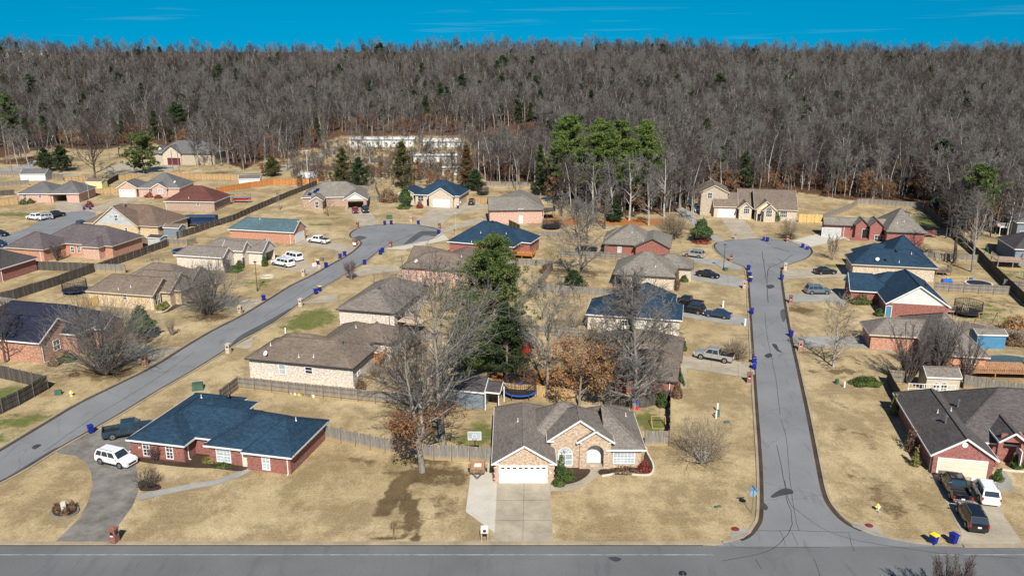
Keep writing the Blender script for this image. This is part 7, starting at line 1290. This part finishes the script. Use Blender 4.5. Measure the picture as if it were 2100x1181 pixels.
for a in (('brown twiggy shrub at the foot of the glossy magnolia', (296, 700), 26, 1.0, 'shrub_brown', 1), ('long low dark green hedge on the right lawn', (1774, 788), 62, .9, 'shrub_green', 2, 4200, .09, 1.3), ('dark evergreen shrub left of the arched window', (1151, 985), 20, 2.6, 'shrub_green', 3, 1800, .09), ('round green shrub at the walk beside the garage', (1146, 994), 24, 1.0, 'shrub_green', 4, 1600, .07), ('small round green shrub nearest the arched window', (1170, 983), 20, .9, 'shrub_green', 5, 1400, .07),
    ('red leaved shrub at the right corner of the foreground house', (1320, 966), 26, 1.1, 'shrub_red', 6, 900, .07), ('low brown shrub row under the wide front window', (1282, 968), 60, .6, 'shrub_brown', 7, 1500, .06, .7), ('yellow shrub left of two by the tan gable house', (330, 634), 16, .9, 'shrub_yellow', 8), ('yellow shrub right of two by the tan gable house', (340, 630), 14, .9, 'shrub_yellow', 9), ('green shrub by the entry of the tan gable house', (349, 618), 20, 1.1, 'shrub_green', 10),
    ('low green shrub row before the grey roof house', (480, 556), 34, 1.0, 'shrub_green', 11, 2000, .1), ('dark round shrub below the arched small gable of the grey roof house', (492, 549), 16, 1.3, 'shrub_green', 12), ('tall dark green shrub by the open garage', (543, 546), 11, 2.2, 'shrub_green', 13), ('red bush with two carts at the side street end', (184, 425), 14, 1.6, 'shrub_red', 14), ('first dark shrub in front of the carport house', (49, 419), 16, 1.3, 'shrub_green', 15),
    ('second dark shrub in front of the carport house', (63, 417), 12, 1.2, 'shrub_green', 16), ('third dark shrub in front of the carport house', (72, 415), 12, 1.4, 'shrub_green', 17), ('fourth dark shrub in front of the carport house', (84, 413), 13, 1.4, 'shrub_green', 18), ('fifth dark shrub in front of the carport house', (96, 413), 12, 1.5, 'shrub_green', 19), ('red brown shrubs by the pink house entry', (308, 405), 20, 1.2, 'shrub_red', 20), ('red brown shrub under the pink house window', (325, 407), 16, .9, 'shrub_red', 21),
    ('large round brown olive bush left of the cul-de-sac', (797, 414), 38, 3.6, 'shrub_brown', 22, 2200, .16, None), ('round green bush beside the conical magnolia', (828, 428), 26, 1.3, 'shrub_green', 23), ('maroon shrub under the blue gabled house window', (861, 427), 14, 1.8, 'shrub_red', 24), ('tall narrow dark hedge at the corner of the speckled brick house', (1388, 596), 10, 3.6, 'shrub_brown', 25), ('low green hedge by the speckled brick garage', (1403, 577), 16, 1.0, 'shrub_green', 26),
    ('round dark green shrub at the brown court house corner', (1402, 719), 12, 1.2, 'shrub_green', 27), ('long clipped hedge along the brown court house', (1391, 770), 9, 1.2, 'shrub_green', 28, 2600, .08, 3.6), ('rusty shrub at the front corner of the brown court house', (1388, 815), 20, 1.8, 'shrub_brown', 29), ('dark bush in the corner yard beside the grey fence', (1357, 834), 20, 2.0, 'shrub_green', 30), ('red plants circling the pale leaved magnolia', (1437, 498), 36, .7, 'shrub_red', 31),
    ('dark evergreen left of the arched tower house window', (1519, 446), 13, 2.6, 'shrub_green', 32), ('wide low shrub under the first arched window', (1532, 446), 14, 1.3, 'shrub_green', 33), ('round evergreen right of the first arched window', (1543, 447), 11, 2.0, 'shrub_green', 34), ('tall evergreen by the tower house entry', (1565, 451), 13, 3.0, 'shrub_green', 35), ('low shrub under the second arched window', (1577, 453), 16, 1.2, 'shrub_green', 36), ('round evergreen beside the four pane window', (1592, 453), 14, 2.6, 'shrub_green', 37), ('dark bush below the thin bare bush at the cul-de-sac', (1617, 488), 26, 1.0, 'shrub_green', 38),
    ('low dense shrubs along the white gable house garage', (1765, 622), 44, 1.4, 'shrub_green', 39, 2600, .1, 1.4), ('round clipped green shrub at the blue porch', (1802, 647), 18, 1.0, 'shrub_green', 40), ('round green bush at the garage corner of the right front house', (2045, 985), 20, 1.1, 'shrub_green', 41, 1600, .08), ('green bush beside the right front entry', (2083, 958), 24, 1.3, 'shrub_green', 42, 1600, .08), ('tall leafy plant in the dark strip left of the right front house', (1833, 850), 16, 2.2, 'shrub_yellow', 43, 900, .1), ('yellow green plant at the corner of the right front house', (1876, 955), 16, 1.8, 'shrub_yellow', 44, 900, .1),
    ('dark red bare shrub along the right front house wall', (1868, 925), 26, 2.6, 'shrub_brown', 45, 900, .08), ('left brown shrub in the round flower bed', (118, 1048), 16, .8, 'shrub_brown', 46, 700, .06), ('right brown shrub in the round flower bed', (149, 1043), 16, .8, 'shrub_brown', 47, 700, .06), ('front brown shrub in the round flower bed', (135, 1055), 16, .7, 'shrub_brown', 48, 700, .06), ('yellow green low plants by the blue roofed house entry', (430, 946), 30, .5, 'shrub_yellow', 49, 900, .06, .7), ('grey green low plants by the blue roofed house', (455, 957), 40, .45, 'shrub_green', 50, 900, .06, .6),
    ('evergreen shrub at the navy roofed house wall', (140, 740), 30, 1.3, 'shrub_green', 51, 1500, .09), ('brown shrub left of it at the navy roofed house wall', (113, 748), 26, 1.2, 'shrub_brown', 52, 900, .08), ('small grey twiggy shrub in the lawn near the fan shaped tree', (152, 770), 22, .7, 'shrub_brown', 53, 500, .05), ('rusty shrub at the white brick house corner', (740, 797), 20, 1.4, 'shrub_brown', 54, 900, .08), ('green shrub at the purple grey house patio', (192, 510), 26, 1.4, 'shrub_green', 55), ('dark green shrub beside the dark fence of the clump', (1118, 560), 20, 1.6, 'shrub_brown', 56),
    ('red plant by the brick manor lawn', (1752, 470), 6, 1.0, 'shrub_red', 57, 300), ('brown leaf pile shrub at the right edge by the swing', (2080, 680), 50, 2.2, 'oak_brown', 58, 1800, .14), ('tall brown hedge line behind the bright blue shed', (2078, 705), 50, 1.4, 'shrub_brown', 59, 1500, .12)): bush(*a[:4], leaf=a[4], seed=a[5], **dict(zip(('n', 'ls', 'ry'), a[6:])))

# ------------------------------------------------------------------ the forest on the hill
FT = []
for sd_, H, R, kind, bk, tw in ((301, 16, 4.2, 'tall', 'bark_pale', 'twig_grey'), (302, 18, 4.6, 'oak', 'bark_grey', 'twig_grey'), (303, 15, 4.0, 'tall', 'bark_grey', 'twig_purple'), (304, 17, 5.0, 'oak', 'bark_pale', 'twig_dark'), (305, 14, 3.6, 'tall', 'bark_dark', 'twig_dark'), (306, 13, 4.0, 'round', 'bark_pale', 'twig_purple')):
    FT.append(('bare', bare_meshes(sd_, H, R, kind, (15, 7, 5), bk, tw, twr=.042, clear=.34, r0=.2)))
FT.append(('leaf', bare_meshes(307, 8, 3.2, 'round', (14, 7), 'bark_dark', 'twig_tan', twr=.04, clear=.12, leaf='oak_rust', nleaf=1500, lsize=.22)))
FT.append(('cedar', pine_meshes(308, 10, 2.4, 'needle_dark', nb=44, ncl=6, nle=18, lsize=.32, clear=.08, shape='cedar', clr=.7)))
FT.append(('pine', pine_meshes(309, 17, 3.4, 'needle_dark', nb=36, ncl=7, nle=20, lsize=.38, clear=.45, clr=.9)))
LBL = {'bare': ('forest_tree', 'leafless forest tree with pale trunk on the hillside', 'forest trees without leaves'), 'leaf': ('oak_tree', 'low forest oak keeping rusty brown leaves at the wood edge', 'rusty forest oaks'), 'cedar': ('cedar_tree', 'dark green cedar standing among the bare forest trees', 'forest cedars'), 'pine': ('pine_tree', 'green pine standing above the bare forest trees', 'forest pines')}
CLEAR = [(-95, 12, 388, 425), (-60, 10, 340, 392), (-175, -118, 330, 372), (-250, -205, 360, 400), (-150, -40, 300, 345)]
rg = random.Random(77); pts = []; y = 205.0
while y < 665:
    st = 3.1 + max(0, y - 268) * .0055; x = -(y * .66 + 20)
    while x < y * .66 + 20:
        X = x + rg.uniform(-.5, .5) * st; Y = y + rg.uniform(-.5, .5) * st; Z = terrain(X, Y); px, py = PX(X, Y, Z)
        if in_forest(px, py, rg.uniform(0, 5)) and not any(a < X < b and c < Y < d for a, b, c, d in CLEAR):
            f = (np.interp(px, [q[0] for q in FRONT], [q[1] for q in FRONT]) - py) / 60; u = rg.random()
            k = rg.randrange(6) if u < (.94 if f > 1.3 else .88 if f > .25 else .66) else (6 if u < (.86 + .07 * (1.6 - min(f, 1.3))) else (7 if u < .994 else 8))
            pts.append((X, Y, Z - .1, k, rg.uniform(0, 6.28), rg.uniform(.55, 1.06) * (1 if k < 6 else rg.uniform(.8, 1.2)) * (1.35 if k == 7 else 1), py))
        x += st
    y += st
brush = []
while len(brush) < 3400:
    if len(brush) < 2500: Y = rg.uniform(205, 470); X = rg.uniform(-.66, .66) * Y
    else: q = G(rg.uniform(600, 985), rg.uniform(292, 384)); X, Y = q.x, q.y
    Z = terrain(X, Y); px, py = PX(X, Y, Z)
    if (in_forest(px, py, -4) or len(brush) >= 2500) and not any(a < X < b and c < Y < d for a, b, c, d in CLEAR): brush.append((X, Y, Z - .1, rg.choice((1, 3, 5, 4, 6, 2)), rg.uniform(0, 6.28), rg.uniform(.16, .42), py))
    elif len(brush) >= 2500: brush.append((X, Y, Z - .1, rg.choice((1, 3, 5, 6)), rg.uniform(0, 6.28), rg.uniform(.14, .3), py))
pts.sort(key=lambda q: q[1]); near = pts[:290]; far = pts[290:] + brush; print('forest', len(pts))
for X, Y, Z, k, r_, s_, _ in near:
    kd, ms = FT[k]; n_, lb, gr = LBL[kd]; put_tree(n_, lb, 'tree', None, ms, r_, s_, gr, loc=(X, Y, Z))
rg0 = random.Random(12)
# scattered trees between the clearings, one by one
for i, (px, py, k, s_) in enumerate(((470, 345, 1, 1.0), (455, 340, 3, .9), (500, 348, 2, .9), (545, 345, 5, 1.0), (590, 350, 4, .8), (600, 362, 5, .7), (585, 330, 0, .9), (640, 340, 2, .8), (665, 320, 1, .8), (740, 335, 3, .9), (760, 350, 0, .8), (790, 318, 1, .9), (730, 315, 5, .8), (860, 325, 0, 1.0), (880, 350, 5, .7), (905, 330, 2, .9), (930, 372, 4, .7), (850, 372, 6, .9), (945, 345, 0, 1.0), (960, 360, 3, .9), (975, 345, 1, 1.0), (995, 370, 0, 1.0), (1060, 392, 3, .9), (1045, 378, 1, 1.0), (1080, 380, 2, 1.0), (1025, 378, 5, 1.0), (1125, 400, 3, 1.0), (1135, 415, 6, 1.0), (1150, 390, 1, 1.0), (790, 365, 6, .8), (760, 372, 6, .7), (880, 385, 6, .7), (915, 388, 6, .8), (420, 335, 1, .9), (435, 340, 4, .8), (60, 345, 0, .9), (45, 330, 4, .9), (80, 320, 2, .9), (15, 335, 1, 1.0), (100, 330, 3, .8), (225, 330, 1, .9), (245, 322, 4, .9), (275, 318, 3, .9), (2040, 480, 2, .9), (2070, 478, 0, .9), (1945, 462, 3, 1.0), (1980, 470, 1, 1.0), (2010, 475, 4, 1.0), (700, 350, 4, .6), (655, 372, 6, .5), (540, 362, 6, .6), (1420, 405, 2, .9), (722, 318, 1, .9), (742, 322, 0, .8), (765, 312, 3, .9), (782, 330, 2, .8), (805, 320, 1, .9), (822, 335, 0, .8), (838, 318, 3, .9), (862, 312, 2, .9), (884, 322, 1, .8), (900, 314, 0, .9), (922, 320, 3, .8), (938, 315, 2, .9), (868, 345, 1, .7), (892, 352, 3, .7), (925, 350, 0, .7), (812, 350, 2, .7), (845, 355, 5, .7), (952, 325, 1, .9), (120, 305, 2, .8), (150, 310, 1, .8), (400, 338, 1, .8), (430, 330, 3, .8), *((rg0.uniform(1150, 1425), rg0.uniform(395, 455), rg0.choice((0, 1, 3, 3, 5, 2)), rg0.uniform(.7, 1.0)) for _ in range(34)), *((rg0.uniform(1935, 2100), rg0.uniform(478, 500), rg0.choice((0, 1, 3, 4)), rg0.uniform(.8, 1.1)) for _ in range(14)), *((rg0.uniform(0, 112), rg0.uniform(300, 345), rg0.choice((0, 1, 3, 4)), rg0.uniform(.6, .9)) for _ in range(14)), *((rg0.uniform(395, 610), rg0.uniform(305, 352), rg0.choice((1, 2, 3, 5, 6)), rg0.uniform(.5, .85)) for _ in range(26)), (1200, 410, 6, .9), (1300, 425, 6, .8), (1380, 410, 1, .9), (1350, 400, 0, 1.0), (1250, 405, 3, 1.0))):
    kd, ms = FT[k]; n_, lb, gr = LBL[kd]; put_tree(n_, lb.replace('on the hillside', 'between the clearings below the hill').replace('at the wood edge', 'in the brush below the hill'), 'tree', (px, py), ms, i * 1.3, s_, gr + ' near the clearings')
# the far wood: one object that sets tree shapes on its points
me = bpy.data.meshes.new('forest'); A = np.array(far); me.vertices.add(len(A)); me.vertices.foreach_set('co', A[:, :3].astype(np.float32).ravel())
for nm_, col, ty in (('kind_index', 3, 'INT'), ('turn', 4, 'FLOAT'), ('size', 5, 'FLOAT')):
    at = me.attributes.new(nm_, ty, 'POINT'); at.data.foreach_set('value', A[:, col].astype(np.int32 if ty == 'INT' else np.float32))
fo = bpy.data.objects.new('forest', me); COL.objects.link(fo); fo['kind'] = 'stuff'; fo['label'] = 'dense leafless winter forest covering the hill up to the skyline'
ng = bpy.data.node_groups.new('forest', 'GeometryNodeTree'); ng.interface.new_socket('Geometry', in_out='INPUT', socket_type='NodeSocketGeometry'); ng.interface.new_socket('Geometry', in_out='OUTPUT', socket_type='NodeSocketGeometry')
N = ng.nodes; K = ng.links; gi = N.new('NodeGroupInput'); gou = N.new('NodeGroupOutput'); m2p = N.new('GeometryNodeMeshToPoints'); K.new(gi.outputs[0], m2p.inputs[0]); g2i = N.new('GeometryNodeGeometryToInstance'); iop = N.new('GeometryNodeInstanceOnPoints')
srcs = []
for i, (kd, ms) in enumerate(FT):
    j = bpy.data.meshes.new('tree_shape'); 
    class _: pass
    vs = []; fs = []; mi = []; off = 0
    for me_ in ms:
        n = len(me_.vertices); a = np.empty(n * 3, np.float32); me_.vertices.foreach_get('co', a); vs.append(a.reshape(-1, 3)); f_ = np.empty(len(me_.loops), np.int32); me_.loops.foreach_get('vertex_index', f_); fs.append(f_.reshape(-1, 4) + off); off += n
        q = np.empty(len(me_.polygons), np.int32); me_.polygons.foreach_get('material_index', q); mi.append(q + len(j.materials)); [j.materials.append(x) for x in me_.materials]
    V = np.concatenate(vs); F = np.concatenate(fs); MI = np.concatenate(mi).astype(np.int32); j.vertices.add(len(V)); j.vertices.foreach_set('co', V.ravel()); j.loops.add(F.size); j.loops.foreach_set('vertex_index', F.astype(np.int32).ravel()); j.polygons.add(len(F)); j.polygons.foreach_set('loop_start', (np.arange(len(F)) * 4).astype(np.int32)); j.polygons.foreach_set('material_index', MI); j.update()
    so = bpy.data.objects.new('tree_shape', j); srcs.append(so)
for so in srcs:
    oi = N.new('GeometryNodeObjectInfo'); oi.inputs['Object'].default_value = so; oi.inputs['As Instance'].default_value = True; K.new(oi.outputs['Geometry'], g2i.inputs[0])
def attr(nm_, ty):
    a = N.new('GeometryNodeInputNamedAttribute'); a.data_type = ty; a.inputs[0].default_value = nm_; return [o for o in a.outputs if o.enabled and o.name == 'Attribute'][0]
jg = N.new('GeometryNodeJoinGeometry')
for l in list(g2i.inputs[0].links): K.new(l.from_socket, jg.inputs[0])
cmb = N.new('ShaderNodeCombineXYZ'); K.new(attr('turn', 'FLOAT'), cmb.inputs[2])
K.new(m2p.outputs[0], iop.inputs['Points']); K.new(jg.outputs[0], iop.inputs['Instance']); iop.inputs['Pick Instance'].default_value = True; K.new(attr('kind_index', 'INT'), iop.inputs['Instance Index']); K.new(cmb.outputs[0], iop.inputs['Rotation']); K.new(attr('size', 'FLOAT'), iop.inputs['Scale']); K.new(iop.outputs[0], gou.inputs[0])
N.remove(g2i); mo = fo.modifiers.new('trees', 'NODES'); mo.node_group = ng
